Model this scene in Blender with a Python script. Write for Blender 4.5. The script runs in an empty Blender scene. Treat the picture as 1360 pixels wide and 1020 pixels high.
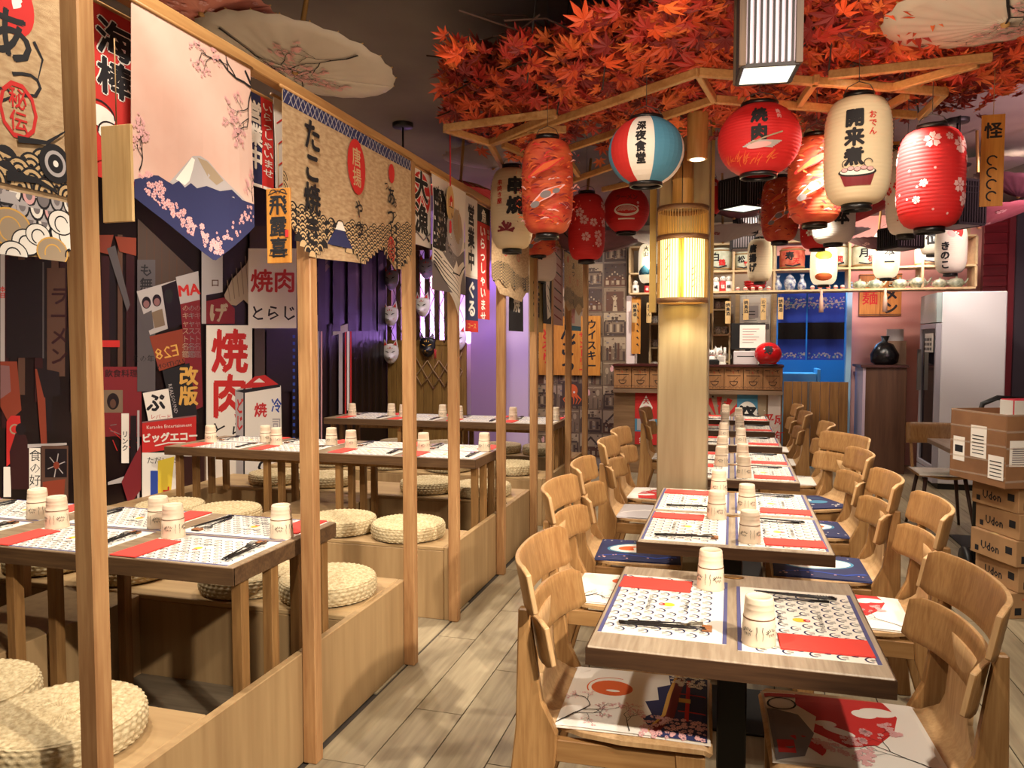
import bpy, bmesh, math, random
from mathutils import Vector, Matrix, noise
R = random.Random(7)
PI = math.pi
sc = bpy.context.scene
COL = sc.collection

# ---------------------------------------------------------------- camera, world, lights
CF, CH = 1020.0, 1.5
PITCH = math.atan(52 / CF); YAW = math.atan(292 * math.cos(PITCH) / CF)
FW = Vector((-math.sin(YAW) * math.cos(PITCH), math.cos(YAW) * math.cos(PITCH), -math.sin(PITCH)))
RT = Vector((math.cos(YAW), math.sin(YAW), 0)); UP = RT.cross(FW)
cam_data = bpy.data.cameras.new('camera'); cam = bpy.data.objects.new('camera', cam_data); COL.objects.link(cam)
cam_data.sensor_width = 36; cam_data.lens = 36 * CF / 1360; cam_data.clip_start = .05
cam.matrix_world = Matrix(((RT.x, UP.x, -FW.x, 0), (RT.y, UP.y, -FW.y, 0), (RT.z, UP.z, -FW.z, CH), (0, 0, 0, 1)))
sc.camera = cam

world = bpy.data.worlds.new('world'); sc.world = world; world.use_nodes = True
world.node_tree.nodes['Background'].inputs[0].default_value = (1.0, .86, .74, 1)
world.node_tree.nodes['Background'].inputs[1].default_value = .42
sc.view_settings.view_transform = 'Standard'; sc.view_settings.look = 'None'
sc.view_settings.exposure = 0.45; sc.view_settings.gamma = 1; sc.view_settings.use_curve_mapping = False

def lamp(name, kind, loc, target, power, col, size=.06, spot=100, blend=.6):
    d = bpy.data.lights.new(name, kind); d.energy = power; d.color = col
    if kind == 'AREA':
        d.shape = 'RECTANGLE'; d.size, d.size_y = size if isinstance(size, tuple) else (size, size)
    else: d.shadow_soft_size = size
    if kind == 'SPOT': d.spot_size = math.radians(spot); d.spot_blend = blend
    o = bpy.data.objects.new(name, d); COL.objects.link(o); o.location = loc
    if target is not None:
        v = Vector(target) - Vector(loc); o.rotation_euler = v.to_track_quat('-Z', 'Y').to_euler()
    return o
WARM = (1, .88, .74); NEUT = (1, .88, .74)
SPOTS = [ # ceiling downlights: x, y, target x, y, power
 (-2.3, 2.0, -2.4, 2.6, 130), (-3.2, 2.3, -3.3, 3.2, 90), (-2.3, 4.6, -2.4, 5.0, 130), (-3.4, 4.6, -3.3, 5.0, 80),
 (-2.4, 6.8, -2.4, 7.1, 110), (-.95, 1.2, -.7, 2.6, 90), (.95, .9, .2, 2.15, 150), (.5, 3.2, .1, 3.6, 110),
 (.4, 5.2, .1, 5.2, 100), (.4, 7.2, .1, 7.2, 90), (-.9, 4.3, -.95, 5, 55), (1.6, 3.6, 1.5, 4.6, 45), (2.0, 6.4, 2.0, 7.8, 50),
 (-.6, 8.2, -.6, 9.4, 90), (-2.0, 7.9, -2.0, 9.4, 75), (1.0, 8.0, 1.0, 9.6, 60), (2.3, 7.4, 2.3, 8.9, 130), (1.9, 8.6, 1.7, 10.2, 60), (.3, 9.9, .3, 10.5, 30)]
for i, (x, y, tx, ty, p) in enumerate(SPOTS):
    lamp('ceiling_spot_light', 'SPOT', (x, y, 2.45 if -1.2 < x < 1.3 and 2 < y < 6 else 3.02), (tx, ty, 0), p, WARM, .05, 118, .7)
lamp('low_side_spot', 'SPOT', (1.7, .3, 2.95), (-2.0, 2.75, .15), 520, WARM, .05, 38, .5)
lamp('low_side_spot', 'SPOT', (1.3, 2.6, 2.95), (-2.0, 5.0, .2), 240, WARM, .05, 34, .5)
lamp('shelf_fill', 'AREA', (.8, 8.3, 2.9), (.8, 9.5, 2.1), 14, (1, .9, .78), (2.6, .2))  # added fill without a fixture, brightens the shelf and bar back
lamp('fence_warm_light', 'SPOT', (-3.0, 7.6, 2.9), (-3.5, 8.7, .6), 40, WARM, .1, 90, .8)
lamp('booth_front_light', 'SPOT', (.6, -.6, 2.7), (-1.7, 2.8, 1.6), 20, (1, .80, .60), .12, 90, .8)
lamp('canopy_fill', 'AREA', (.1, 1.6, 1.9), (-.1, 3.2, 2.95), 13, (1, .72, .5), (.6, .6))  # added fill in mid-air, no fixture there, brightens the maple leaves
lamp('violet_light_fence', 'AREA', (-2.86, 8.6, 2.5), (-2.86, 8.8, .5), 5, (.42, .22, 1), (.3, .1))
lamp('violet_light_ceiling', 'SPOT', (-2.4, 8.2, 2.5), (-2.5, 9.2, 2.9), 4, (.35, .2, 1), .1, 140, .8)
lamp('violet_light_wall', 'SPOT', (-2.7, 8.3, 1.9), (-2.8, 8.95, 1.0), 9, (.45, .25, 1), .1, 120, .8)
lamp('pink_light_wall', 'SPOT', (1.9, 9.2, 2.7), (1.7, 10.6, 1.8), 110, (1, .66, .62), .15, 130, .8)
lamp('pink_light_ceiling', 'SPOT', (2.4, 5.2, 2.2), (2.5, 6, 3.1), 120, (1, .6, .68), .2, 150, .9)
lamp('kitchen_blue_light', 'AREA', (1.1, 11.2, 2.2), (1.1, 11.0, 0), 22, (.2, .55, 1), (.8, .8))

# ---------------------------------------------------------------- helpers
def srgb(c):
    return tuple((v / 255 / 12.92 if v / 255 <= .04045 else ((v / 255 + .055) / 1.055) ** 2.4) for v in c)
def ray(px, py):
    d = FW + RT * ((px - 680) / CF) + UP * ((510 - py) / CF); return d
def onx(px, py, X): d = ray(px, py); t = X / d.x; return Vector((0, 0, CH)) + d * t
def px_of(p):
    v = Vector(p) - Vector((0, 0, CH)); z = v.dot(FW); return 680 + CF * v.dot(RT) / z, 510 - CF * v.dot(UP) / z
def ony(px, py, Y): d = ray(px, py); t = Y / d.y; return Vector((0, 0, CH)) + d * t
def onz(px, py, Z): d = ray(px, py); t = (Z - CH) / d.z; return Vector((0, 0, CH)) + d * t

_m = {}
def mat(name, c, rough=.6, metal=0, emit=0, alpha=1, trans=0, var=0, scale=8, bump=0, bscale=200, stretch=(1, 1, 1), spec=.5, c2=None, coord='Object', sss=0, orand=0):
    """plain procedural material: colour + optional noise mix to c2 + bump"""
    if name in _m: return _m[name]
    m = bpy.data.materials.new(name); m.use_nodes = True; _m[name] = m
    nt = m.node_tree; n = nt.nodes; L = nt.links; b = n['Principled BSDF']
    col = (*srgb(c), 1)
    b.inputs['Base Color'].default_value = col
    b.inputs['Roughness'].default_value = rough; b.inputs['Metallic'].default_value = metal
    b.inputs['Specular IOR Level'].default_value = spec
    if emit: b.inputs['Emission Color'].default_value = col; b.inputs['Emission Strength'].default_value = emit
    if alpha < 1: b.inputs['Alpha'].default_value = alpha
    if trans: b.inputs['Transmission Weight'].default_value = trans
    tc = mp = None
    if var or c2 or bump or orand:
        tc = n.new('ShaderNodeTexCoord'); mp = n.new('ShaderNodeMapping'); mp.inputs['Scale'].default_value = stretch
        L.new(tc.outputs[coord], mp.inputs['Vector'])
    src = None
    if var or c2:
        nz = n.new('ShaderNodeTexNoise'); nz.inputs['Scale'].default_value = scale; nz.inputs['Detail'].default_value = 5
        L.new(mp.outputs[0], nz.inputs['Vector'])
        mx = n.new('ShaderNodeMix'); mx.data_type = 'RGBA'
        cc = (*srgb(c2), 1) if c2 else tuple(list(v * (1 - var) for v in col[:3]) + [1])
        mx.inputs[6].default_value = col; mx.inputs[7].default_value = cc
        rp = n.new('ShaderNodeMapRange'); rp.inputs[1].default_value = .35; rp.inputs[2].default_value = .65
        L.new(nz.outputs[0], rp.inputs[0]); L.new(rp.outputs[0], mx.inputs[0]); src = mx.outputs[2]
        L.new(src, b.inputs['Base Color'])
    if orand:
        oi = n.new('ShaderNodeObjectInfo'); hs = n.new('ShaderNodeHueSaturation')
        mr = n.new('ShaderNodeMapRange'); mr.inputs[3].default_value = 1 - orand; mr.inputs[4].default_value = 1 + orand
        L.new(oi.outputs['Random'], mr.inputs[0]); L.new(mr.outputs[0], hs.inputs['Value'])
        if src: L.new(src, hs.inputs['Color'])
        else: hs.inputs['Color'].default_value = col
        L.new(hs.outputs[0], b.inputs['Base Color'])
    if bump:
        bz = n.new('ShaderNodeTexNoise'); bz.inputs['Scale'].default_value = bscale; bz.inputs['Detail'].default_value = 2
        L.new(mp.outputs[0], bz.inputs['Vector'])
        bm_ = n.new('ShaderNodeBump'); bm_.inputs['Strength'].default_value = bump; bm_.inputs['Distance'].default_value = .002
        L.new(bz.outputs[0], bm_.inputs['Height']); L.new(bm_.outputs[0], b.inputs['Normal'])
    if sss: b.inputs['Subsurface Weight'].default_value = sss
    return m

def wood(name, c, c2, axis='Z', scale=9, rough=.5, rand=.1, bump=.15, knots=0):
    """procedural timber, grain running along the object's axis, tone varied per object"""
    if name in _m: return _m[name]
    m = bpy.data.materials.new(name); m.use_nodes = True; _m[name] = m
    nt = m.node_tree; n = nt.nodes; L = nt.links; b = n['Principled BSDF']; b.inputs['Roughness'].default_value = rough
    b.inputs['Specular IOR Level'].default_value = .35
    tc = n.new('ShaderNodeTexCoord'); oi = n.new('ShaderNodeObjectInfo')
    off = n.new('ShaderNodeVectorMath'); off.operation = 'SCALE'; off.inputs[0].default_value = (13.7, 7.3, 5.1); L.new(oi.outputs['Random'], off.inputs[3])
    ad = n.new('ShaderNodeVectorMath'); ad.operation = 'ADD'; L.new(tc.outputs['Object'], ad.inputs[0]); L.new(off.outputs[0], ad.inputs[1])
    mp = n.new('ShaderNodeMapping'); s = [1, 1, 1]; s['XYZ'.index(axis)] = .07; mp.inputs['Scale'].default_value = s
    L.new(ad.outputs[0], mp.inputs[0])
    n1 = n.new('ShaderNodeTexNoise'); n1.inputs['Scale'].default_value = scale; n1.inputs['Detail'].default_value = 3; n1.inputs['Distortion'].default_value = 1.5
    n2 = n.new('ShaderNodeTexNoise'); n2.inputs['Scale'].default_value = scale * 9; n2.inputs['Detail'].default_value = 4
    L.new(mp.outputs[0], n1.inputs[0]); L.new(mp.outputs[0], n2.inputs[0])
    mm = n.new('ShaderNodeMath'); mm.operation = 'ADD'; L.new(n1.outputs[0], mm.inputs[0]); L.new(n2.outputs[0], mm.inputs[1])
    mr = n.new('ShaderNodeMapRange'); mr.inputs[1].default_value = .75; mr.inputs[2].default_value = 1.25; L.new(mm.outputs[0], mr.inputs[0])
    mx = n.new('ShaderNodeMix'); mx.data_type = 'RGBA'; mx.inputs[6].default_value = (*srgb(c), 1); mx.inputs[7].default_value = (*srgb(c2), 1)
    L.new(mr.outputs[0], mx.inputs[0])
    hs = n.new('ShaderNodeHueSaturation'); r2 = n.new('ShaderNodeMapRange'); r2.inputs[3].default_value = 1 - rand; r2.inputs[4].default_value = 1 + rand
    L.new(oi.outputs['Random'], r2.inputs[0]); L.new(r2.outputs[0], hs.inputs['Value']); L.new(mx.outputs[2], hs.inputs['Color'])
    L.new(hs.outputs[0], b.inputs['Base Color'])
    bp = n.new('ShaderNodeBump'); bp.inputs['Strength'].default_value = bump; bp.inputs['Distance'].default_value = .002
    L.new(n2.outputs[0], bp.inputs['Height']); L.new(bp.outputs[0], b.inputs['Normal'])
    return m

class MB:
    """collects shapes and links them as one mesh object"""
    def __init__(s): s.v = []; s.f = []; s.mi = []; s.sm = []
    def add(s, vs, fs, m=0, sm=False):
        o = len(s.v); s.v += [tuple(p) for p in vs]
        for f in fs: s.f.append(tuple(o + i for i in f)); s.mi.append(m); s.sm.append(sm)
        return s
    def box(s, a, b, m=0, M=None):
        (x0, y0, z0), (x1, y1, z1) = a, b
        vs = [(x0, y0, z0), (x1, y0, z0), (x1, y1, z0), (x0, y1, z0), (x0, y0, z1), (x1, y0, z1), (x1, y1, z1), (x0, y1, z1)]
        if M is not None: vs = [M @ Vector(p) for p in vs]
        return s.add(vs, [(0, 3, 2, 1), (4, 5, 6, 7), (0, 1, 5, 4), (1, 2, 6, 5), (2, 3, 7, 6), (3, 0, 4, 7)], m)
    def bar(s, p, q, w, h, m=0, up=(0, 0, 1)):
        p, q = Vector(p), Vector(q); d = (q - p).normalized(); u = Vector(up)
        if abs(d.dot(u)) > .98: u = Vector((1, 0, 0))
        r = d.cross(u).normalized(); u = r.cross(d).normalized()
        vs = [c + r * (a * w / 2) + u * (b * h / 2) for c in (p, q) for a, b in ((-1, -1), (1, -1), (1, 1), (-1, 1))]
        return s.add(vs, [(0, 1, 2, 3), (7, 6, 5, 4), (0, 4, 5, 1), (1, 5, 6, 2), (2, 6, 7, 3), (3, 7, 4, 0)], m)
    def prism(s, poly, d0, d1, plane='XZ', m=0):
        def P(a, b, d): return {'XZ': (a, d, b), 'YZ': (d, a, b), 'XY': (a, b, d)}[plane]
        n = len(poly); vs = [P(a, b, d0) for a, b in poly] + [P(a, b, d1) for a, b in poly]
        fs = [tuple(range(n)), tuple(range(2 * n - 1, n - 1, -1))] + [(i, i + n, (i + 1) % n + n, (i + 1) % n) for i in range(n)]
        return s.add(vs, fs, m)
    def lathe(s, prof, n=24, c=(0, 0, 0), m=0, sm=True, cap=True):
        vs = []; fs = []
        for r, z in prof:
            for i in range(n): a = 2 * PI * i / n; vs.append((c[0] + r * math.cos(a), c[1] + r * math.sin(a), c[2] + z))
        for k in range(len(prof) - 1):
            for i in range(n): j = (i + 1) % n; fs.append((k * n + i, k * n + j, (k + 1) * n + j, (k + 1) * n + i))
        s.add(vs, fs, m, sm)
        if cap:
            o = len(s.v)
            for k, rev in ((0, True), (len(prof) - 1, False)):
                r, z = prof[k]
                if r > 1e-5:
                    ring = [(c[0] + r * math.cos(2 * PI * i / n), c[1] + r * math.sin(2 * PI * i / n), c[2] + z) for i in range(n)]
                    s.add(ring, [tuple(range(n))[::-1] if rev else tuple(range(n))], m)
        return s
    def tube(s, pts, r, n=6, m=0):
        pts = [Vector(p) for p in pts]; vs = []; fs = []; K = len(pts)
        rr = r if isinstance(r, (list, tuple)) else [r] * K
        ref = None
        for k, p in enumerate(pts):
            d = (pts[min(k + 1, K - 1)] - pts[max(k - 1, 0)]).normalized()
            if ref is None: ref = Vector((0, 0, 1)) if abs(d.z) < .9 else Vector((1, 0, 0))
            x = d.cross(ref).normalized(); y = d.cross(x)
            for i in range(n): a = 2 * PI * i / n; vs.append(p + (x * math.cos(a) + y * math.sin(a)) * rr[k])
        for k in range(K - 1):
            for i in range(n): j = (i + 1) % n; fs.append((k * n + i, k * n + j, (k + 1) * n + j, (k + 1) * n + i))
        fs += [tuple(range(n))[::-1], tuple(range((K - 1) * n, K * n))]
        return s.add(vs, fs, m, True)
    def grid(s, fn, nu, nv, m=0, thick=None, sm=True, em=None):
        """fn(u,v)->Vector over 0..1; optional thickness vector function"""
        A = [[Vector(fn(i / nu, j / nv)) for i in range(nu + 1)] for j in range(nv + 1)]
        W = nu + 1; vs = [p for r_ in A for p in r_]
        fs = [(j * W + i, j * W + i + 1, (j + 1) * W + i + 1, (j + 1) * W + i) for j in range(nv) for i in range(nu)]
        if thick:
            N = len(vs); B = []
            for j in range(nv + 1):
                for i in range(nu + 1):
                    du = A[j][min(i + 1, nu)] - A[j][max(i - 1, 0)]; dv = A[min(j + 1, nv)][i] - A[max(j - 1, 0)][i]
                    B.append(A[j][i] - du.cross(dv).normalized() * thick)
            vs += B; fs2 = [tuple(N + k for k in f[::-1]) for f in fs]
            edge = [j * W + nu for j in range(nv + 1)]; e2 = [j * W for j in range(nv + 1)]
            bo = list(range(W)); to = [nv * W + i for i in range(W)]
            side = []
            for e, flip in ((bo, 0), (edge, 0), (to, 1), (e2, 1)):
                for a, b in zip(e[:-1], e[1:]):
                    side.append((b, a, N + a, N + b) if not flip else (a, b, N + b, N + a))
            s.add(vs, fs + fs2, m, sm); o = len(s.v) - len(vs)
            for f in side: s.f.append(tuple(o + k for k in f)); s.mi.append(m if em is None else em); s.sm.append(False)
            return s
        return s.add(vs, fs, m, sm)
    def build(s, name, mats, parent=None, bevel=0, loc=None, seg=1):
        me = bpy.data.meshes.new(name); me.from_pydata(s.v, [], s.f)
        mats = mats if isinstance(mats, (list, tuple)) else [mats]
        for m in mats: me.materials.append(m)
        me.polygons.foreach_set('material_index', s.mi); me.polygons.foreach_set('use_smooth', s.sm); me.update()
        o = bpy.data.objects.new(name, me); COL.objects.link(o)
        if parent: o.parent = parent
        if loc: o.location = loc
        if bevel:
            b = o.modifiers.new('bevel', 'BEVEL'); b.width = bevel; b.segments = seg; b.limit_method = 'ANGLE'; b.angle_limit = .9
        return o
def tag(o, label=None, cat=None, group=None, kind=None):
    for k, v in (('label', label), ('category', cat), ('group', group), ('kind', kind)):
        if v: o[k] = v
    return o
def thing(name, label, cat, loc=(0, 0, 0), rz=0, group=None):
    o = bpy.data.objects.new(name, None); COL.objects.link(o); o.location = loc; o.rotation_euler = (0, 0, rz); o.empty_display_size = .1
    return tag(o, label, cat, group)
def kids(o): return list(o.children)
def copy_tree(o, parent=None):
    c = o.copy(); COL.objects.link(c); c.parent = parent
    for ch in o.children: copy_tree(ch, c)
    return c
def place(proto, first, loc, rz=0, label=None, group=None, rot=None):
    """first use moves the prototype, later uses copy it with its parts"""
    if proto.get('_used'): c = copy_tree(proto)
    else: c = proto; c['_used'] = 1
    c.location = loc; c.rotation_euler = rot if rot else (0, 0, rz)
    if label: c['label'] = label
    if group: c['group'] = group
    return c
def piece(me, name, parent, loc=(0, 0, 0), rot=(0, 0, 0), scale=(1, 1, 1)):
    o = bpy.data.objects.new(name, me); COL.objects.link(o)
    if parent: o.parent = parent
    o.location = loc; o.rotation_euler = rot; o.scale = scale
    return o

# ---------------------------------------------------------------- print (flat graphics laid on surfaces)
_tc = {}
def glyphs(s, bold=0, res=2):
    k = (s, bold, res)
    if k in _tc: return _tc[k]
    cu = bpy.data.curves.new('t', 'FONT'); cu.body = s; cu.size = 1; cu.offset = bold; cu.resolution_u = res; cu.align_x = 'CENTER'; cu.align_y = 'BOTTOM_BASELINE'
    ob = bpy.data.objects.new('t', cu); me = ob.to_mesh()
    vs = [(v.co.x, v.co.y) for v in me.vertices]; fs = [tuple(p.vertices) for p in me.polygons]
    ob.to_mesh_clear(); bpy.data.objects.remove(ob); bpy.data.curves.remove(cu)
    _tc[k] = (vs, fs); return _tc[k]
def inside(p, poly):
    c = False; j = len(poly) - 1
    for i in range(len(poly)):
        (xi, yi), (xj, yj) = poly[i], poly[j]
        if (yi > p[1]) != (yj > p[1]) and p[0] < (xj - xi) * (p[1] - yi) / (yj - yi + 1e-12) + xi: c = not c
        j = i
    return c
class Print:
    """2-D artwork in (u,v); every call is one layer above the one before"""
    def __init__(s): s.b = []; s.k = 0
    def raw(s, vs, fs, m): s.b.append((vs, fs, m, s.k)); s.k += 1; return s
    def poly(s, pts, m):
        return s.raw(list(pts), [tuple(range(len(pts)))], m)
    def rect(s, a, b, c, d, m): return s.poly([(a, b), (c, b), (c, d), (a, d)], m)
    def ell(s, x, y, rx, ry, m, n=24, a0=0, a1=2 * PI, rot=0):
        cr, sr = math.cos(rot), math.sin(rot); pts = []
        K = n if a1 - a0 > 6.2 else n + 1
        for i in range(K):
            a = a0 + (a1 - a0) * i / n; p, q = rx * math.cos(a), ry * math.sin(a); pts.append((x + p * cr - q * sr, y + p * sr + q * cr))
        return s.poly(pts, m)
    def arc(s, x, y, r, w, m, a0=0, a1=PI, n=12, ry=1, keep=False):
        vs = []; fs = []
        for i in range(n + 1):
            a = a0 + (a1 - a0) * i / n
            vs += [(x + (r - w / 2) * math.cos(a), y + ry * (r - w / 2) * math.sin(a)), (x + (r + w / 2) * math.cos(a), y + ry * (r + w / 2) * math.sin(a))]
        fs = [(2 * i, 2 * i + 1, 2 * i + 3, 2 * i + 2) for i in range(n)]
        return s.raw(vs, fs, m)
    def stroke(s, pts, w, m):
        """tapered brush stroke; w number or (w0,w1) or list"""
        n = len(pts)
        ws = w if isinstance(w, list) else ([w[0] + (w[1] - w[0]) * i / (n - 1) for i in range(n)] if isinstance(w, tuple) else [w] * n)
        vs = []
        for i, (x, y) in enumerate(pts):
            a = pts[max(i - 1, 0)]; b = pts[min(i + 1, n - 1)]; dx, dy = b[0] - a[0], b[1] - a[1]; L = math.hypot(dx, dy) or 1
            nx, ny = -dy / L * ws[i] / 2, dx / L * ws[i] / 2; vs += [(x + nx, y + ny), (x - nx, y - ny)]
        return s.raw(vs, [(2 * i, 2 * i + 1, 2 * i + 3, 2 * i + 2) for i in range(n - 1)], m)
    def merge(s, items):
        """many small shapes on one layer: list of (pts, m)"""
        for pts, m in items: s.b.append((pts, [tuple(range(len(pts)))], m, s.k))
        s.k += 1; return s
    def text(s, t, x, y, h, m, bold=.02, vert=False, sx=1, rot=0, step=1.02, mirror=False, halo=None, hb=.09):
        """x = centre, y = baseline (or top of a column when vert)"""
        L = []
        if vert:
            for i, ch in enumerate(t): L.append((ch, x, y - h * (i * step + .88)))
        else: L = [(t, x, y)]
        cr, sr = math.cos(rot), math.sin(rot)
        for pas in ((halo, hb), (m, bold)):
            if pas[0] is None: continue
            d = pas[1]; nd = 0 if d < .012 else (8 if d > .05 else 4)
            sh = [(0, 0)] + [(d * .8 * math.cos(2 * PI * i / nd + .4), d * .8 * math.sin(2 * PI * i / nd + .4)) for i in range(nd)]
            for ch, cx, cy in L:
                if not ch.strip(): continue
                vs, fs = glyphs(ch, 0, 1 if (h < .07 or 5 < h < 30) else (2 if h < .12 or h > 5 else 4)); q = -1 if mirror else 1
                for si, (ox, oy) in enumerate(sh):
                    pts = [(cx + ((a + ox) * q * sx * h * cr - (b + oy) * h * sr), cy + ((a + ox) * q * sx * h * sr + (b + oy) * h * cr)) for a, b in vs]
                    s.b.append((pts, fs, pas[0], s.k + .2 * (nd - si)))
            s.k += 1 + (nd > 4)
        return s
    def flower(s, x, y, r, m, mc=None, rot=0, items=None):
        L = []
        for k in range(5):
            a = rot + k * 2 * PI / 5; c, q = math.cos(a), math.sin(a)
            pr = [(.12, 0), (.55, .36), (.95, .26), (.85, 0), (.95, -.26), (.55, -.36)]
            L.append(([(x + r * (p * c - t * q), y + r * (p * q + t * c)) for p, t in pr], m))
        if mc is not None: L.append(([(x + .16 * r * math.cos(i), y + .16 * r * math.sin(i)) for i in range(6)], mc))
        if items is not None: items += L; return s
        return s.merge(L)
    def clip(s, out):
        """drop faces that leave the outline"""
        nb = []
        for vs, fs, m, k in s.b:
            ok = [inside(p, out) for p in vs]
            nb.append((vs, [f for f in fs if sum(ok[i] for i in f) * 2 > len(f)] , m, k))
        s.b = nb; return s
    def build(s, name, mats, parent, fn, cell=0, lift=.0008, step=.00025, loc=None, bounds=None):
        """fn(u,v,h)->point, h = height over the surface; cell cuts the artwork so that it follows curves"""
        bm = bmesh.new(); lay = bm.verts.layers.float.new('h')
        for vs, fs, m, k in s.b:
            V = []
            for p in vs:
                v = bm.verts.new((p[0], p[1], 0)); v[lay] = lift + k * step; V.append(v)
            for f in fs:
                try: F = bm.faces.new([V[i] for i in f]); F.material_index = m
                except ValueError: pass
        bmesh.ops.triangulate(bm, faces=[f for f in bm.faces if len(f.verts) > 4])
        if bounds:
            for co, no in (((bounds[0], 0, 0), (-1, 0, 0)), ((bounds[1], 0, 0), (1, 0, 0)), ((0, bounds[2], 0), (0, -1, 0)), ((0, bounds[3], 0), (0, 1, 0))):
                bmesh.ops.bisect_plane(bm, geom=bm.verts[:] + bm.edges[:] + bm.faces[:], dist=1e-6, plane_co=co, plane_no=no, clear_outer=True)
        if cell and bm.verts:
            xs = [v.co.x for v in bm.verts]; ys = [v.co.y for v in bm.verts]
            cu, cv = cell if isinstance(cell, tuple) else (cell, cell)
            for ax, c, lo, hi in ((0, cu, min(xs), max(xs)), (1, cv, min(ys), max(ys))):
                if not c: continue
                t = math.floor(lo / c) * c + c
                while t < hi:
                    co = (t, 0, 0) if ax == 0 else (0, t, 0); no = (1, 0, 0) if ax == 0 else (0, 1, 0)
                    bmesh.ops.bisect_plane(bm, geom=bm.verts[:] + bm.edges[:] + bm.faces[:], dist=1e-6, plane_co=co, plane_no=no)
                    t += c
        for v in bm.verts: v.co = Vector(fn(v.co.x, v.co.y, v[lay]))
        me = bpy.data.meshes.new(name); bm.to_mesh(me); bm.free()
        for m in mats: me.materials.append(m)
        o = bpy.data.objects.new(name, me); COL.objects.link(o); o.parent = parent
        if loc: o.location = loc
        return o

# ---------------------------------------------------------------- palette
M_oak = wood('oak plywood', (176, 134, 84), (148, 106, 62), 'Z', 16, .42, .06)
M_oakx = wood('oak plywood crosswise', (164, 124, 76), (138, 98, 56), 'X', 7, .45, .06)
M_edge = wood('pale plywood edge', (204, 166, 118), (182, 142, 96), 'Z', 14, .5, .04)
M_ply = wood('bench plywood', (170, 140, 98), (148, 118, 80), 'Z', 3, .55, .05)
M_plyx = wood('bench plywood top', (182, 152, 108), (160, 130, 90), 'X', 3, .5, .05)
M_pine = wood('pine post', (180, 138, 92), (152, 108, 68), 'Z', 10, .5, .08)
M_pinex = wood('pine beam', (190, 146, 92), (166, 120, 72), 'Y', 10, .5, .08)
M_slat = wood('pine slat', (150, 112, 66), (122, 86, 48), 'Z', 10, .5, .08)
M_top = wood('greyed oak table top', (178, 160, 136), (146, 126, 104), 'Y', 12, .4, .06)
M_topx = wood('greyed oak booth table top', (162, 140, 112), (128, 106, 82), 'X', 12, .4, .06)
M_tedge = wood('dark table edge', (84, 58, 38), (62, 42, 28), 'X', 12, .45, .04)
M_black = mat('black paint', (14, 13, 13), .5)
M_blackp = mat('black lantern cap', (18, 16, 17), .35)
M_white = mat('white paper', (236, 230, 218), .8)
M_cream = mat('cream paper', (226, 208, 176), .8)
M_red = mat('red napkin', (226, 70, 58), .8)
M_rope = mat('jute rope', (150, 120, 80), .9)
M_steel = mat('steel', (150, 150, 150), .3, 1)
# inks used by Print: fixed index order
INK = [mat('ink black', (22, 20, 24), .75), mat('ink red', (196, 38, 34), .75), mat('ink navy', (38, 42, 84), .75), mat('ink white', (235, 228, 216), .8),
       mat('ink burlap', (196, 164, 118), .85), mat('ink pink', (222, 168, 166), .8), mat('ink orange', (214, 96, 44), .8), mat('ink gold', (214, 164, 78), .75),
       mat('ink grey', (120, 112, 112), .8), mat('ink blue', (40, 70, 160), .75), mat('ink dark red', (120, 26, 34), .7), mat('ink yellow', (228, 200, 60), .7),
       mat('ink cyan', (72, 134, 164), .75), mat('ink brown', (88, 58, 44), .8), mat('ink pale grey', (176, 168, 166), .8), mat('ink dark purple', (20, 10, 18), .5),
       mat('ink sepia', (120, 100, 80), .7), mat('ink dark sepia', (72, 56, 48), .7), mat('ink pale sepia', (162, 142, 116), .7), mat('ink maroon', (48, 12, 17), .5),
       mat('ink rust', (136, 56, 34), .6), mat('ink dim pink', (132, 92, 92), .6), mat('ink dim grey', (84, 78, 80), .6), mat('ink slate', (84, 84, 128), .7)]
RUST, DPNK, DGRY, SLT = 20, 21, 22, 23
BLK, RED, NAVY, WHT, BURL, PINK, ORG, GOLD, GRY, BLU, DRED, YEL, CYN, BRN, PGRY, DPUR, SEP, DSEP, PSEP, MAR = range(20)
# ================================================================ STRUCTURE
# floor of wood-look plank tiles: base slab plus each tile
fb = MB().box((-4.3, -1.2, -.06), (4.6, 12.4, -.006)).build('floor', mat('floor grout', (58, 50, 42), .8)); tag(fb, kind='structure')
M_tile = wood('plank tile', (160, 146, 118), (128, 114, 92), 'Y', 5, .38, .13, .1)
TW, TL = .205, 1.22
tile_me = None
def tile_mesh(l):
    o = MB().box((-TW / 2 + .0025, .0025, -.008), (TW / 2 - .0025, l - .0025, 0)).build('tile', M_tile)
    me = o.data; bpy.data.objects.remove(o); return me
tile_me = tile_mesh(TL); cnt = 0
rows = []
k = 0
x = -1.44 + TW / 2
while x < 3.3:
    offy = (.37 * k) % 1.0 * TL; y = 1.2 - TL + offy
    ymax = 7.4 if x < 1.4 else 8.6
    while y < ymax:
        piece(tile_me, 'floor_tile', fb, (x, y, 0)); cnt += 1
        y += TL
    x += TW; k += 1
for Y0, Y1 in ((3.30, 3.85), (5.62, 6.12)):        # gaps between the booths
    for j in range(5):
        piece(tile_me, 'floor_tile', fb, (-1.55 - j * TW, Y0 - .35, 0), scale=(1, 1, 1))
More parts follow.
